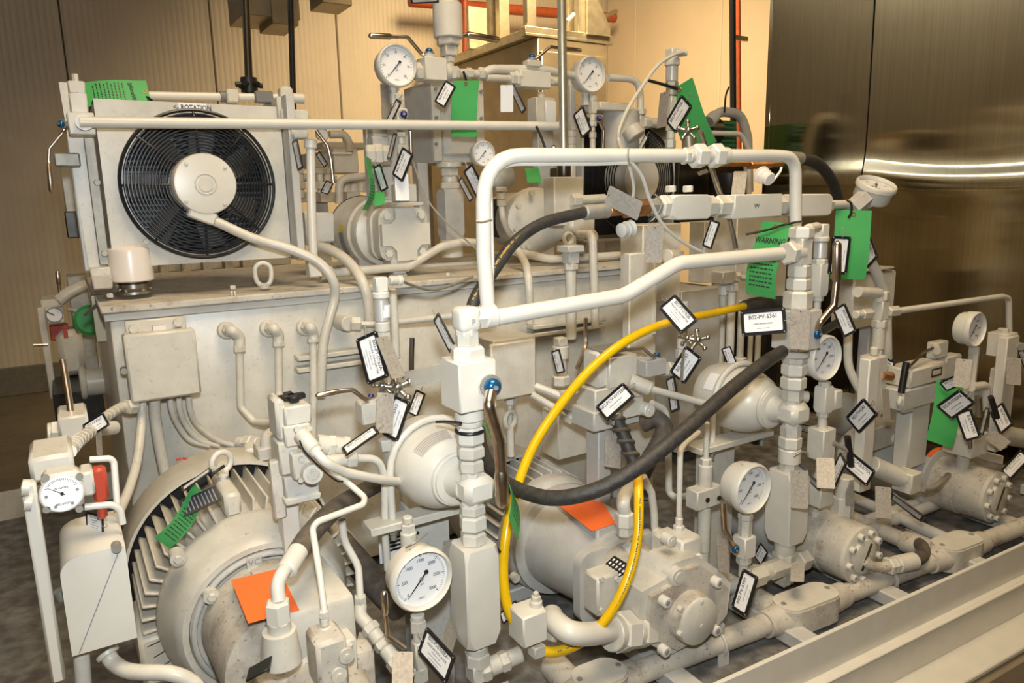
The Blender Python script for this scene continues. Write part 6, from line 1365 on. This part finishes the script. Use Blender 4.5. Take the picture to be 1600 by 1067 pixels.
# bottom centre fittings
T = thing('drain_run', 'thin cream tube with nut elbow and fittings running down to the bottom edge', 'pipe', P(563, 930, 1.2))
part('pipe', 'cream_clean', MB().tube(arcs(pts((534, 812, 1.22), (538, 845, 1.22), (560, 885, 1.2), (563, 934, 1.18)), .05), .0068, 12), T)
column(T, 563, 1.18, [(930, 948, 'h', 19)]); part('elbow', 'cream', MB().tube(arcs(pts((563, 946, 1.18), (562, 962, 1.17), (578, 980, 1.15)), .02), .012, 12), T)
a, b = P(575, 976, 1.15), P(640, 1064, 1.06)
for k, (t0, t1, kd, wd) in enumerate(((0, .14, 'h', 26), (.12, .3, 'c', 22), (.3, .42, 'h', 27), (.42, .62, 'c', 24), (.6, .78, 'h', 29), (.78, 1.0, 'c', 24))): fit(T, a.lerp(b, t0), a.lerp(b, t1), kd, mm(wd, a))
solo('floor_hose', 'fat dark dusty hose lying on the pan behind the nearest gauge', 'hose', 'rubber_grey', MB().tube(spl(pts((530, 845, 1.5), (560, 880, 1.42), (592, 918, 1.34), (625, 950, 1.27)), 8), mm(42, P(560, 880, 1.42))/2, 16))
T = thing('hose_ferrule_joint', 'dusty cream ferrule of the fat dark hose left of the nearest gauge', 'fitting', P(535, 860, 1.5)); part('ferrule', 'cream_dusty', MB().cyl(P(520, 835, 1.53), P(548, 868, 1.46), mm(46, P(535, 850, 1.5))/2, n=20, bev=.004), T)
T = thing('stud_fitting', 'coned cream fitting on a stud behind the nearest gauge', 'fitting', P(640, 862, 1.2)); column(T, 638, 1.2, [(806, 818, 'c', 16), (817, 832, 'h', 22), (830, 858, 'c', 26)])
T = thing('bar_label_plate', 'white plate with barcode lines standing on the pan behind the looping pipe', 'plate', P(618, 850, 1.4)); part('plate', 'label_white', MB().box(P(612, 842, 1.4), .06, .004, .10, bev=.001), T)
parts('bar', 'ink', T, [MB().box(P(617, 822+i*6, 1.397), .030, .0012, .0045, bev=0) for i in range(7)])
# ================================================================ LEFT GAUGE PANEL
T = thing('gauge_stand', 'upright cream bar and box with square mounted dial gauge at the left edge', 'panel', P(75, 1060, 1.0))
ubox(T, 'bar', 'cream_clean', 56, 752, 80, 1075, 1.0, .02); ubox(T, 'box', 'cream', 45, 712, 117, 752, 1.03, .09, bev=.005)
parts('stub', 'cream', T, [MB().cyl(P(x, y, 1.0), P(x-12, y, 1.0), .010, n=14) for x, y in ((46, 762), (50, 785))])
fr_ = part('gauge_frame', 'cream_clean', pxbox(MB(), 66, 740, 130, 801, .97, .035, bev=.006), T)
gc = P(97, 770, .968); s = mm(1, gc); R_ = lambda: None
part('gauge_rim', 'cream', MB().torus(gc, Y_, 29*s, 2.4*s, 40, 8), fr_); part('gauge_dial', 'dial_white', MB().cyl(gc, gc-Y_*.002, 28*s, n=36), fr_)
mb = MB()
for i in range(21):
    a = math.radians(215-250*i/20 if False else 150-120*i/20); d = V((math.cos(a), 0, math.sin(a))); t = V((-d.z, 0, d.x)); L0 = 20 if i % 5 == 0 else 22
    mb.quad(*[gc-Y_*.0026+d*r*s+t*u*s*.35 for r, u in ((L0, -1), (25, -1), (25, 1), (L0, 1))])
d = V((-.78, 0, .55)).normalized(); t = V((-d.z, 0, d.x)); mb.quad(*[gc-Y_*.0028+d*r*s+t*u*s for r, u in ((-4, -.7), (24, -.3), (24, .3), (-4, .7))]); mb.cyl(gc-Y_*.002, gc-Y_*.004, 2.4*s, n=12)
part('tick_marks', 'ink', mb, fr_); lettering('MID-WEST', 4.5*s, fr_, frame4(gc+V((0, -.0026, -17*s))-T.location, X_, Z_, -Y_)); lettering('IN WATER', 4*s, fr_, frame4(gc+V((0, -.0026, 9*s))-T.location, X_, Z_, -Y_))
parts('frame_screw', 'zinc', fr_, [MB().cyl(P(x, y, .97), P(x, y, .97)+Y_*((.966)-(.97)), .0042, n=10) for x, y in ((71, 746), (124, 744), (73, 795), (124, 794))]); parts('dial_screw', 'zinc', fr_, [MB().cyl(gc+V((x*s, -.001, z*s)), gc+V((x*s, -.004, z*s)), 2.2*s, n=10) for x, z in ((-21, 0), (21, 3), (-11, -19), (12, -18))])
ubox(T, 'side_block', 'cream', 126, 738, 148, 776, 1.02, .04); parts('pipe_loop', 'cream_clean', T, [MB().tube(arcs(pts(*q), .02), .0045, 10) for q in (((140, 718, 1.1), (172, 716, 1.1), (178, 722, 1.1), (184, 800, 1.08)), ((132, 792, 1.04), (176, 788, 1.04), (188, 796, 1.04), (192, 818, 1.04)))])
part('red_lever', 'red_paint', MB().box(P(156, 755, 1.05), .018, .02, .045, bev=.004).box(P(157, 780, 1.05), .012, .02, .05, bev=.004), T, 'red painted lever')
T = thing('starter_box', 'cream box with rounded top corner and diagonal scratch in front of the left motor', 'box', P(160, 1020, 1.0))
l_, r_x = P(100, 940, 1.0).x, P(207, 940, 1.0).x; zt_, zb_ = P(150, 862, 1.0).z, P(160, 1012, 1.0).z; W_, H_ = r_x-l_, zt_-zb_
q = [(0, 0), (W_, 0), (W_, H_*.98), (W_*.94, H_)]+[(W_*.36*(1-math.sin(math.radians(a))), H_-W_*.30*(1-math.cos(math.radians(a)))) for a in range(0, 91, 9)]
mb = MB(); mb.prism(q, V((l_, 1.0, zb_)), X_, Z_, Y_, .13)
part('box', 'cream_clean', mb, T); a, b = P(187, 858, .9995), P(124, 1020, .9995); part('scratch', 'print_grey', MB().cyl(a, b, .0006, n=6), T, 'thin dark diagonal scratch')
c = P(182, 856, .998); part('corner_screw', 'zinc', MB().cyl(c+Y_*.01, c-Y_*.003, .006, n=12), T); part('left_lug', 'zinc', MB().cyl(P(100, 935, 1.05), P(92, 922, 1.05), .008, n=10), T)
part('conduit', 'cream', MB().cyl(P(126, 1010, 1.03), P(132, 1090, 1.03), mm(23, P(128, 1040, 1.03))/2, n=16), T)
pipe('bottom_conduit', 'fat cream conduit curving out under the rounded starter box along the bottom edge', [(166, 1018, 1.04), (178, 1036, 1.03), (205, 1049, 1.0), (265, 1052, .97), (300, 1066, .96), (318, 1090, .95)], 24, m='cream', cat='conduit', curve=True, fits=[(0, 8, 'c', 34)])
T = thing('lever_valve', 'cream block valve with hexagon end and long steel lever at the left tank corner', 'valve', P(110, 690, 1.6))
ubox(T, 'body', 'cream_clean', 92, 650, 140, 690, 1.5, .10, bev=.004); along(T, P(70, 678, 1.53), P(95, 676, 1.53), [(74, 80, 'c', 34), (79, 93, 'h', 38)]); along(T, P(138, 672, 1.55), P(180, 668, 1.6), [(140, 150, 'h', 30), (150, 180, 'c', 22)])
lever(T, [P(112, 652, 1.54), P(106, 610, 1.56), P(98, 562, 1.58)], 10, m='handle_steel')
# ================================================================ SECOND SKID FAR BEHIND (left gap and centre gap)
B = 2.95
T = thing('gauge_stand', 'far second cream gauge panel with small dial behind the tank left corner', 'panel', P(80, 640, B))
ubox(T, 'bar', 'cream', 68, 480, 80, 625, B, .03); ubox(T, 'box', 'cream', 64, 468, 96, 486, B+.02, .15); ubox(T, 'gauge_frame', 'cream_clean', 72, 480, 100, 505, B-.03, .04)
c = P(85, 492, B-.032); part('dial', 'dial_white', MB().cyl(c, c-Y_*.004, mm(11, c), n=28), T); part('dial_rim', 'print_grey', MB().torus(c-Y_*.003, Y_, mm(11, c), .002, 28, 6), T); part('needle', 'ink', MB().cyl(c-Y_*.006, c+V((-.02, -.006, .014)), .0015, n=6), T)
ubox(T, 'red_body', 'red_paint', 78, 508, 108, 532, B+.02, .05); ubox(T, 'switch_box', 'cream', 90, 516, 132, 588, B, .12, bev=.02); part('red_tape', 'red_paint', pxbox(MB(), 99, 514, 106, 528, B-.003, .01, bev=0), T); part('loop', 'cream', MB().tube(arcs(pts((105, 483, B), (120, 484, B), (123, 512, B)), .02), .008, 8), T)
lever(T, [P(95, 466, B), P(92, 445, B), P(90, 424, B)], 5, 1, 7); lever(T, [P(75, 538, B), P(52, 539, B)], 5)
T = thing('far_motor_group', 'far grey motor and pipe stub on the second skid left of the tank', 'motor', P(150, 620, 2.9)); c = P(160, 562, 3.1)
part('drum', 'cream', MB().cyl(c, c+Y_*.3, .12, n=32, bev=.01), T); part('pipe', 'cream', MB().cyl(P(128, 598, 2.7), P(168, 594, 2.7), .045, n=20), T); part('flange', 'cream_clean', MB().torus(P(130, 598, 2.7), X_, .045, .010, 24, 8), T)
ubox(T, 'dark_base', 'dark_steel', 86, 612, 165, 680, 2.7, .3); part('green_end', 'green_paper', MB().cyl(P(142, 500, 2.75), P(142, 500, 2.70), .05, n=22, bev=.01), T); ubox(T, 'column', 'zinc', 118, 430, 150, 640, 3.0, .12)
T = thing('far_conduit', 'far thin conduit curling over the second gauge panel', 'conduit', P(110, 470, 2.9)); part('conduit', 'cream', MB().tube(spl(pts((92, 470, 2.9), (112, 455, 2.9), (140, 446, 2.9), (150, 470, 2.9))), .02, 10), T)
solo('breather_wire', 'thin tube slanting from the tank lid corner down behind', 'tube', 'zinc', MB().cyl(P(183, 447, 1.95), P(133, 492, 2.1), .004, n=8))
solo('corner_plate', 'narrow drab plate hanging at the tank left rear corner', 'plate', 'steel_sheet', MB().box(P(156, 497, 2.1), .03, .02, .12, bev=.002))
B = 3.3
T = thing('far_manifold', 'far tan manifold box and pipe loops on the second skid behind the upper pump', 'manifold', P(540, 330, B))
ubox(T, 'box', 'cream', 522, 232, 560, 270, B, .2); ubox(T, 'rear_box', 'cream', 488, 238, 520, 262, B+.1, .2); ubox(T, 'low_box', 'cream', 502, 300, 524, 316, B-.1, .1); ubox(T, 'beam', 'cream', 462, 300, 500, 316, B, .1); ubox(T, 'ledge', 'cream', 505, 222, 575, 232, B+.25, .2); ubox(T, 'post', 'cream', 505, 300, 525, 700, B+.05, .1); ubox(T, 'post', 'cream', 555, 300, 575, 700, B+.05, .1)
for q in (((515, 210, B), (538, 210, B), (545, 222, B), (546, 236, B)), ((530, 318, B-.15), (530, 280, B-.15), (590, 274, B-.15)), ((465, 278, B), (500, 277, B), (525, 280, B))): part('pipe', 'cream', MB().tube(arcs(pts(*q), .05), .018, 10), T)
for x in (500, 512, 470): column(T, x, B-.05, [(262, 272, 'h', 14), (272, 284, 'c', 11), (284, 296, 'h', 15), (296, 310, 'c', 10)])
for x in (540, 552, 565): part('drum', 'cream', MB().cyl(P(x, 278, B+.1), P(x, 300, B+.1), .03, n=16), T)
part('lever', 'cream_clean', MB().box(P(534, 240, B-.15), .09, .02, .012, bev=.004), T)
gauge('far small gauge on the second skid just right of the cooler corner', 504, 210, B, 20, G_SMALL, detail=False)
T = thing('far_skid_beam', 'far dusty skid parts seen under the cooler', 'skid', P(300, 415, 3.0)); ubox(T, 'beam', 'cream', 235, 408, 455, 420, 3.0, .1)
for x in (250, 285, 318, 352, 380): ubox(T, 'post', 'cream_dusty', x, 400, x+14, 440, 2.9, .06)
solo('rear_motor_box', 'plain tan motor housing far behind under the overflow tee', 'box', 'cream', pxbox(MB(), 945, 255, 1060, 700, 3.0, .3))
# ================================================================ TAGS
def L(title, where, TL, TR, BL, Y, **k): return ltag(title, where, TL, TR, BL, Y, **k)
L('B02-PI-0760BA-', 'tag B02-PI-0760BA pressure indicator, hanging under the nearest gauge', (665, 981), (711, 1026), (652, 1020), 1.02, sub='PRESSURE INDICATOR')
L('B02-PV-6361', 'tag B02-PV-6361 on the upper right valve block', (1158, 486), (1224, 480), (1161, 526), 1.03)
L('B02-PT-0762B-', 'tag B02-PT-0762B pressure transmitter over the yellow hose', (1055, 459), (1090, 500), (1029, 481), 1.2, sub='PRESSURE TRANSMITTER')
L('B02-PCV-0772BB', 'tag B02-PCV-0772BB above the spiral wrapped hose', (930, 636), (974, 597), (948, 658), 1.22)
L('B02-PT-0762A-', 'tag pressure transmitter half covered by a metal tag, left of the left column', (588, 516), (607, 588), (556, 530), 1.28, sub='PRESSURE TRANSMITTER')
L('B02-PV-6362', 'tag leaning behind the metal tag below the star bleed screw, left of the left accumulator', (597, 678), (616, 617), (622, 690), 1.27)
L('B02-PV-6364', 'small yellowish tag hanging between the bleed screw and the left valve block', (637, 645), (650, 608), (652, 652), 1.5)
L('B02-PSV-0755', 'narrow edgewise tag slanting below the left ball valve', (534, 700), (584, 664), (542, 712), 1.2)
L('B02-PV-6365', 'tag tilted before the top nut of the left column', (685, 488), (711, 540), (677, 500), 1.2)
L('B02-PV-6363', 'tag with metal strip over it, right of the middle ball valve', (1046, 581), (1072, 540), (1070, 601), 1.2)
L('B02-PV-6366', 'dangling narrow tag under the middle ball valve', (1054, 586), (1061, 640), (1041, 592), 1.3)
L('B02-PV-6367', 'small tag at the tank front left of the yellow hose', (861, 549), (870, 585), (874, 545), 1.6)
L('B02-PV-6368', 'tag half hidden behind the yellow hose by the middle solenoid valve', (919, 580), (929, 612), (930, 582), 1.45)
L('B02-PV-6370', 'small tag hanging left of the black hose top near the right accumulator', (1127, 545), (1137, 572), (1141, 540), 1.35)
L('B02-PV-6359', 'tag B02-PV-6359 on the middle pump outlet, lower right', (1141, 948), (1165, 889), (1162, 962), 1.0)
L('B02-PV-6358', 'tag behind the gauge valve with blue nut', (1178, 868), (1190, 848), (1188, 884), 1.15)
L('B02-PI-0761', 'white tag lying behind the nearest valve foot at the bottom', (780, 958), (806, 938), (786, 975), 1.15, sub='PRESSURE INDICATOR')
L('B02-PV-6350', 'tag tilted before the bowed pipe below the steel lever', (1320, 473), (1337, 517), (1302, 484), 1.05)
L('B02-PV-0770', 'upright tag behind the steel lever on the green tag', (1296, 428), (1300, 369), (1323, 429), 1.06)
L('B02-PI-0773-', 'tag B02-PI-0773 half hidden right of the hanging green tag', (1356, 360), (1371, 400), (1341, 380), 1.3)
L('B02-PV-6348', 'tag behind the tall flat bar, above the black bar lever', (1372, 552), (1398, 566), (1362, 572), 1.25)
L('B02-PV-6340', 'tag B02-PV-6340 left of the tall flat bar', (1323, 652), (1350, 622), (1342, 678), 1.08)
L('B02-PSE-0772A', 'tag B02-PSE-0772A right of the black bar handle', (1334, 706), (1365, 736), (1320, 730), 1.02)
L('B02-PV-6342', 'tag left of the black bar handle', (1303, 762), (1322, 724), (1296, 744), 1.03)
L('B02-PI-0762', 'narrow tag slanting beside the stamped plate of the lower right valve', (1243, 716), (1282, 760), (1238, 722), 1.08, sub='PRESSURE INDICATOR')
L('B02-PV-6345', 'flat tag peeping out behind the gauge block right of the right elbow', (1246, 672), (1300, 684), (1248, 660), 1.2)
L('B02-FI-0771CB', 'tag slanting below the brass valve', (1399, 769), (1440, 806), (1394, 778), 1.0)
L('B02-PI-0760AB', 'tag B02-PI-0760AB laid over the dark green tag', (1466, 634), (1499, 608), (1487, 656), 1.0)
L('B02-PV-6351', 'tag B02-PV-6351 just below B02-PI-0760AB', (1518, 638), (1529, 683), (1496, 645), .98)
L('B02-XV-0760', 'tag behind the pale metal tag above the dark green tag', (1470, 598), (1500, 582), (1480, 612), 1.06)
L('B02-PV-6352', 'narrow edgewise tag right of B02-PV-6351', (1530, 678), (1541, 636), (1535, 680), 1.0)
L('B02-PV-6353', 'tag hanging from the edge valve stack bar', (1568, 628), (1580, 662), (1550, 645), 1.06)
L('B02-PV-0771AB', 'tag at the right edge above the far drum pump', (1566, 736), (1596, 702), (1578, 750), 1.0, sub='PRESSURE VALVE')
L('B02-PV-6354', 'tag cut off at the right edge beside the edge valve stack', (1592, 548), (1602, 580), (1600, 545), 1.1)
L('B02-PV-6335', 'tag with sharp tilt below the highest gauge', (599, 196), (621, 155), (606, 201), 1.9)
L('B02-PV-6336', 'narrow tag along the fittings under the highest gauge', (604, 247), (616, 208), (609, 249), 1.9)
L('B02-PV-6330', 'biggest tag on the riser above the upper pump', (612, 272), (630, 230), (628, 284), 1.86)
L('B02-PI-0758', 'tag leaning left against the upper pump beside the green paper', (584, 262), (595, 300), (595, 256), 1.84, sub='PRESSURE INDICATOR')
L('B02-PV-6331', 'tag left of the hanging green tag on the filter housing', (678, 158), (697, 126), (694, 168), 1.95)
L('B02-PV-6338', 'tag tilted beside the patterned card right of the filter housing', (803, 132), (822, 170), (797, 140), 2.0)
L('B02-PI-0757', 'tag hanging under the gauge right of the pole', (895, 180), (910, 216), (910, 166), 2.0, sub='PRESSURE INDICATOR')
L('B02-PT-0772B-', 'large tag beside the metal plate on the top transmitter', (1041, 190), (1063, 149), (1058, 208), 1.75)
L('B02-PV-6337', 'thin tag seen edgewise left of the top transmitter', (995, 236), (1008, 210), (1000, 240), 1.9)
L('B02-PI-0759', 'tag behind the left leg bend of the tall pipe frame', (738, 256), (760, 300), (724, 268), 1.7, sub='PRESSURE INDICATOR')
L('B02-PV-6339', 'lower bluish tag partly behind the left leg bend of the frame', (722, 276), (740, 310), (716, 282), 1.8)
L('B02-PV-0775', 'tag with red print hanging under the long valve by its chrome lever', (1098, 384), (1110, 342), (1112, 390), 1.22)
L('B02-PV-6341', 'small white tag behind the frame unions', (1087, 268), (1104, 262), (1092, 276), 1.4)
L('B02-PV-6329', 'tag hanging from the cooler leg cap', (466, 217), (472, 262), (458, 222), 1.84)
L('B02-PV-6328', 'yellowish tag in the gap right of the cooler leg', (500, 236), (512, 256), (494, 242), 2.6)
L('B02-PV-6327', 'dull tag low in the gap right of the cooler leg', (500, 300), (510, 282), (512, 304), 2.6)
L('B02-PV-6326', 'tag cut off at the top edge above the manifold', (640, -8), (684, -10), (642, 5), 2.0)
L('B02-LV-0701', 'open black frame tag on the flexible conduit at the tank corner', (131, 664), (158, 644), (142, 684), 1.42)
L('B02-PV-6325', 'dark edgewise tag stuck on the left motor beside its eye', (288, 768), (328, 736), (286, 762), 1.33)
L('B02-PI-0750', 'tag tucked behind the red lever on the gauge panel', (134, 798), (158, 806), (138, 826), 1.08, sub='INDICATOR')
L('B02-PV-6324', 'narrow tag on the rear post bottom behind the tall pipe frame', (858, 232), (868, 245), (866, 226), 2.1)
# metal tags
mtag('stamped metal tag on the lower right valve body', (1238, 735), (1234, 793), (1264, 736), 1.02)
mtag('stamped metal tag hanging before the upper right valve block', (1236, 482), (1234, 545), (1265, 484), 1.02)
mtag('stamped metal tag covering the left transmitter tag', (587, 528), (613, 592), (607, 524), 1.26)
mtag('stamped metal tag hanging under the star bleed screw', (589, 613), (588, 675), (615, 615), 1.24)
mtag('bare metal tag at the bottom edge below the nearest gauge', (612, 1020), (614, 1075), (644, 1020), 1.0)
mtag('bare metal tag behind the nearest gauge tag', (700, 966), (686, 1012), (714, 994), 1.08)
mtag('bare metal tag leaning at the drain run near the left pump', (560, 988), (553, 1020), (582, 1002), 1.12)
mtag('shiny stamped tag slanting over the brass union of the long valve', (952, 290), (1004, 316), (944, 318), 1.19)
mtag('shiny bluish tag hanging straight below the brass union', (1010, 352), (1008, 410), (1036, 353), 1.19)
mtag('stamped metal tag beside the middle solenoid stand', (946, 672), (944, 728), (971, 676), 1.3)
mtag('stamped plate hanging on the top transmitter', (1030, 147), (1028, 200), (1044, 143), 1.74)
mtag('pale stamped tag hanging behind the dust plug', (1146, 268), (1144, 304), (1166, 268), 1.5)
mtag('stamped metal tag below the third gauge blocks', (1278, 715), (1276, 762), (1304, 716), 1.02)
mtag('plain metal tag hanging below the cream cylinder of the brass valve', (1371, 760), (1367, 808), (1393, 762), 1.02)
mtag('narrow wavy metal tag on the tall flat bar', (1379, 608), (1380, 656), (1389, 608), 1.06)
mtag('pale stamped tag above the dark green tag', (1496, 560), (1490, 604), (1518, 562), 1.02)
mtag('dull stamped tag on the edge valve stack', (1575, 558), (1574, 600), (1594, 560), 1.05)
mtag('small stamped tag slanting at the edge valve foot', (1556, 672), (1576, 690), (1542, 686), 1.0)
mtag('bare tag peeping behind the relief valve', (1236, 842), (1236, 866), (1264, 842), 1.2)
mtag('dull metal tag low in front of the tee', (1238, 880), (1234, 908), (1258, 880), 1.02)
mtag('narrow metal strip hanging on the blue nut gauge valve', (1123, 836), (1121, 892), (1139, 838), 1.03)
mtag('thin metal strip crossing the tag right of the middle ball valve', (1066, 548), (1062, 596), (1071, 546), 1.18)
mtag('bright white plate on the riser above the upper pump', (617, 272), (618, 313), (638, 272), 1.88, 'bright_plate')
mtag('patterned white card right of the filter housing', (782, 134), (782, 174), (802, 134), 2.0, 'bright_plate')
mtag('grey plate behind the highest gauge stem', (596, 132), (596, 196), (612, 138), 2.0)
mtag('dark strip hanging below the conduit tag at the tank corner', (149, 672), (153, 710), (157, 676), 1.42)
mtag('metal plate hanging over the lower left column pipe', (692, 846), (690, 880), (712, 842), 1.2)
mtag('metal tag hanging at the third tag group, right side', (1323, 752), (1320, 790), (1335, 750), 1.06)
# green paper tags
gtag('green paper tag hanging before the filter housing', (748, 128), (744, 212), (708, 128), 1.96, hole='L', k=1.95)
gtag('green paper tag hanging under the tilted gauge, plain side', (1357, 330), (1353, 437), (1306, 328), 1.22, hole='L', k=2.0)
gtag('slanting green paper tag behind the top transmitter', (1076, 125), (1120, 219), (1036, 148), 1.8, hole='L', k=1.9)
gtag('printed green tag strapped to the right column with a black tie', (1230, 350), (1212, 466), (1186, 344), 1.18, hole='L', k=1.95, print_=True, curl=.12, title='WARNING')
gtag('printed green tag lying on the cooler top edge', (227, 125), (138, 130), (229, 160), 2.03, hole='L', k=2.0, print_=True, title='Warning')
gtag('twisted narrow green tag left of the upper pump riser', (578, 246), (566, 326), (586, 250), 1.84, hole='L', k=2.6, curl=.2, print_=True)
gtag('small green tag corner beside the bolt of the upper pump', (582, 300), (584, 322), (600, 296), 1.9, hole='L')
gtag('dark green tag behind the tags before the far drum pump', (1505, 606), (1484, 700), (1470, 592), 1.07, hole='L', k=2.2)
gtag('curled green tag lying across the left motor fins', (300, 758), (250, 838), (322, 776), 1.34, hole='L', k=2.4, curl=.16, print_=True)
gtag('green tag edge behind the left valve handle, upper piece', (757, 655), (775, 730), (764, 660), 1.12, hole='L', k=2.6, curl=.15)
gtag('green tag end hanging below the left valve handle', (784, 712), (796, 806), (798, 745), 1.08, hole='L', k=2.4, curl=.12, print_=True)
gtag('green tag scrap under the header pipe behind the frame top', (820, 262), (824, 285), (842, 262), 1.9, hole='L')
# ties and loops
cord('black cable tie looped round the gauge stem above the hanging green tag', [(1323, 312, 1.2), (1330, 318, 1.19), (1330, 332, 1.19), (1326, 340, 1.19)], 4)
cord('black cable tie with long tail on the right leg of the frame', [(1166, 366, 1.12), (1200, 359, 1.1), (1222, 352, 1.1), (1240, 348, 1.09), (1253, 346, 1.1)], 4)
cord('black cable tie with long tail on the top transmitter', [(1014, 126, 1.8), (1036, 132, 1.8), (1058, 139, 1.8)], 5)
cord('black cable tie holding the green tag on the filter housing', [(724, 112, 1.98), (728, 124, 1.97), (730, 134, 1.97)], 4)
cord('black cable tie by the green tag on the cooler', [(222, 148, 2.04), (230, 152, 2.02), (238, 158, 2.0)], 4)
cord('black tie standing up from the green drive conduit', [(1132, 176, 2.45), (1134, 150, 2.45), (1139, 136, 2.45)], 3)
cord('black tie loop round the left motor lifting eye', [(330, 742, 1.36), (340, 735, 1.36), (350, 728, 1.37)], 5)
cord('black bag handle like strap sticking out of the left column ring', [(682, 659, 1.16), (700, 659, 1.12), (720, 661, 1.07)], 5)
cord('black wire looped along the left solenoid plug', [(468, 688, 1.18), (476, 705, 1.17), (500, 730, 1.16), (524, 750, 1.17), (536, 752, 1.17)], 3, 'black_plastic', 'loose_wire', 'wire')
cord('black tail hanging below the long header pipe', [(838, 197, 1.8), (846, 215, 1.8), (852, 232, 1.8)], 4)
cord('black tie at the foot of the nearest valve', [(762, 842, 1.12), (772, 852, 1.1), (781, 862, 1.1)], 5)
cord('black rod handle upright on the tank front left of the yellow hose', [(915, 497, 1.6), (914, 540, 1.6), (902, 575, 1.55)], 7, 'handle_steel', 'valve_rod', 'handle')
cord('slim dark rod behind the left transmitter', [(644, 528, 1.5), (643, 560, 1.5), (643, 588, 1.5)], 8, 'dark_bronze', 'valve_rod', 'handle')
cord('braided grey cable with white bands from the left transmitter', [(626, 438, 1.45), (645, 446, 1.5), (675, 453, 1.55), (705, 446, 1.6), (738, 432, 1.65)], 5, 'zinc', 'braided_cable', 'cable')
cord('thin pale capillary slanting down from the header pipe to the frame leg', [(640, 236, 1.9), (662, 300, 1.85), (690, 340, 1.8), (745, 390, 1.7)], 3, 'zinc', 'capillary', 'tube')
cord('wire loop on the nearest gauge', [(634, 856, 1.06), (648, 848, 1.05), (668, 832, 1.08)], 4, 'zinc', 'tie_wire', 'wire')
cord('wire loop by the stamped plate of the lower right valve', [(1240, 712, 1.06), (1252, 706, 1.05), (1262, 708, 1.06)], 4, 'zinc', 'tie_wire', 'wire')
# left transmitter column and bleed screws
T = thing('left_transmitter', 'pressure transmitter with printed chrome body left of the left column', 'transmitter', P(600, 620, 1.36))
column(T, 598, 1.36, [(432, 456, 's', 26, 'cream_clean', 'plug'), (455, 466, 'c', 27, 'cream_clean', 'ring'), (466, 502, 'c', 23, 'silver', 'body'), (502, 518, 'c', 24, 'cream', 'collar'), (518, 532, 'h', 22), (530, 560, 'c', 18), (560, 574, 'h', 20), (574, 600, 's', 20)])
along(T, P(598, 438, 1.36), P(630, 438, 1.37), [(608, 622, 'c', 14), (621, 628, 'c', 16)]); butterfly(T, P(620, 606, 1.28), .030); butterfly(T, P(600, 604, 1.3), .022)
lb = part('body_label', 'label_white', MB().cyl(P(598, 476, 1.36), P(598, 495, 1.36), mm(23.4, P(598, 485, 1.36))/2, n=24), T, 'printed band on the chrome body')
T = thing('support_arm', 'flat cream arm reaching from the left valve block to the bleed screws', 'bracket', P(660, 595, 1.2)); a, b = P(630, 594, 1.32), P(694, 580, 1.14); part('arm', 'cream_clean', MB().box((a+b)/2, (b-a).length, .008, .032, ((b-a).normalized(), Z_.cross((b-a).normalized()), Z_), bev=.002), T)
T = thing('middle_bleed_valve', 'star shaped chrome bleed screw over the tag right of the middle solenoid valve', 'valve', P(1090, 560, 1.25)); butterfly(T, P(1090, 532, 1.22), .026); butterfly(T, P(1072, 528, 1.26), .018); column(T, 1066, 1.3, [(470, 500, 'c', 18), (500, 512, 'h', 20), (512, 545, 'c', 16), (545, 560, 'h', 18)])
T = thing('top_bleed_valve', 'star shaped chrome bleed screw before the slanting green tag', 'valve', P(1080, 232, 1.65)); butterfly(T, P(1075, 204, 1.66), .030); part('stem', 'steel_sheet', MB().cyl(P(1076, 212, 1.68), P(1078, 240, 1.68), .022, n=14), T)
T = thing('tag_valve', 'small cream upright valve with cone behind the tank front tag, left of the yellow hose', 'valve', P(875, 590, 1.7)); column(T, 876, 1.7, [(527, 540, 's', 24), (540, 560, 'c', 26), (560, 586, 'c', 20), (586, 602, 'h', 28)])
T = thing('upper_left_riser', 'slim cream riser pipe behind the left transmitter with flared base', 'pipe', P(622, 590, 1.6)); column(T, 624, 1.6, [(450, 560, 'c', 13), (560, 580, 'h', 18), (580, 860, 'c', 12)])
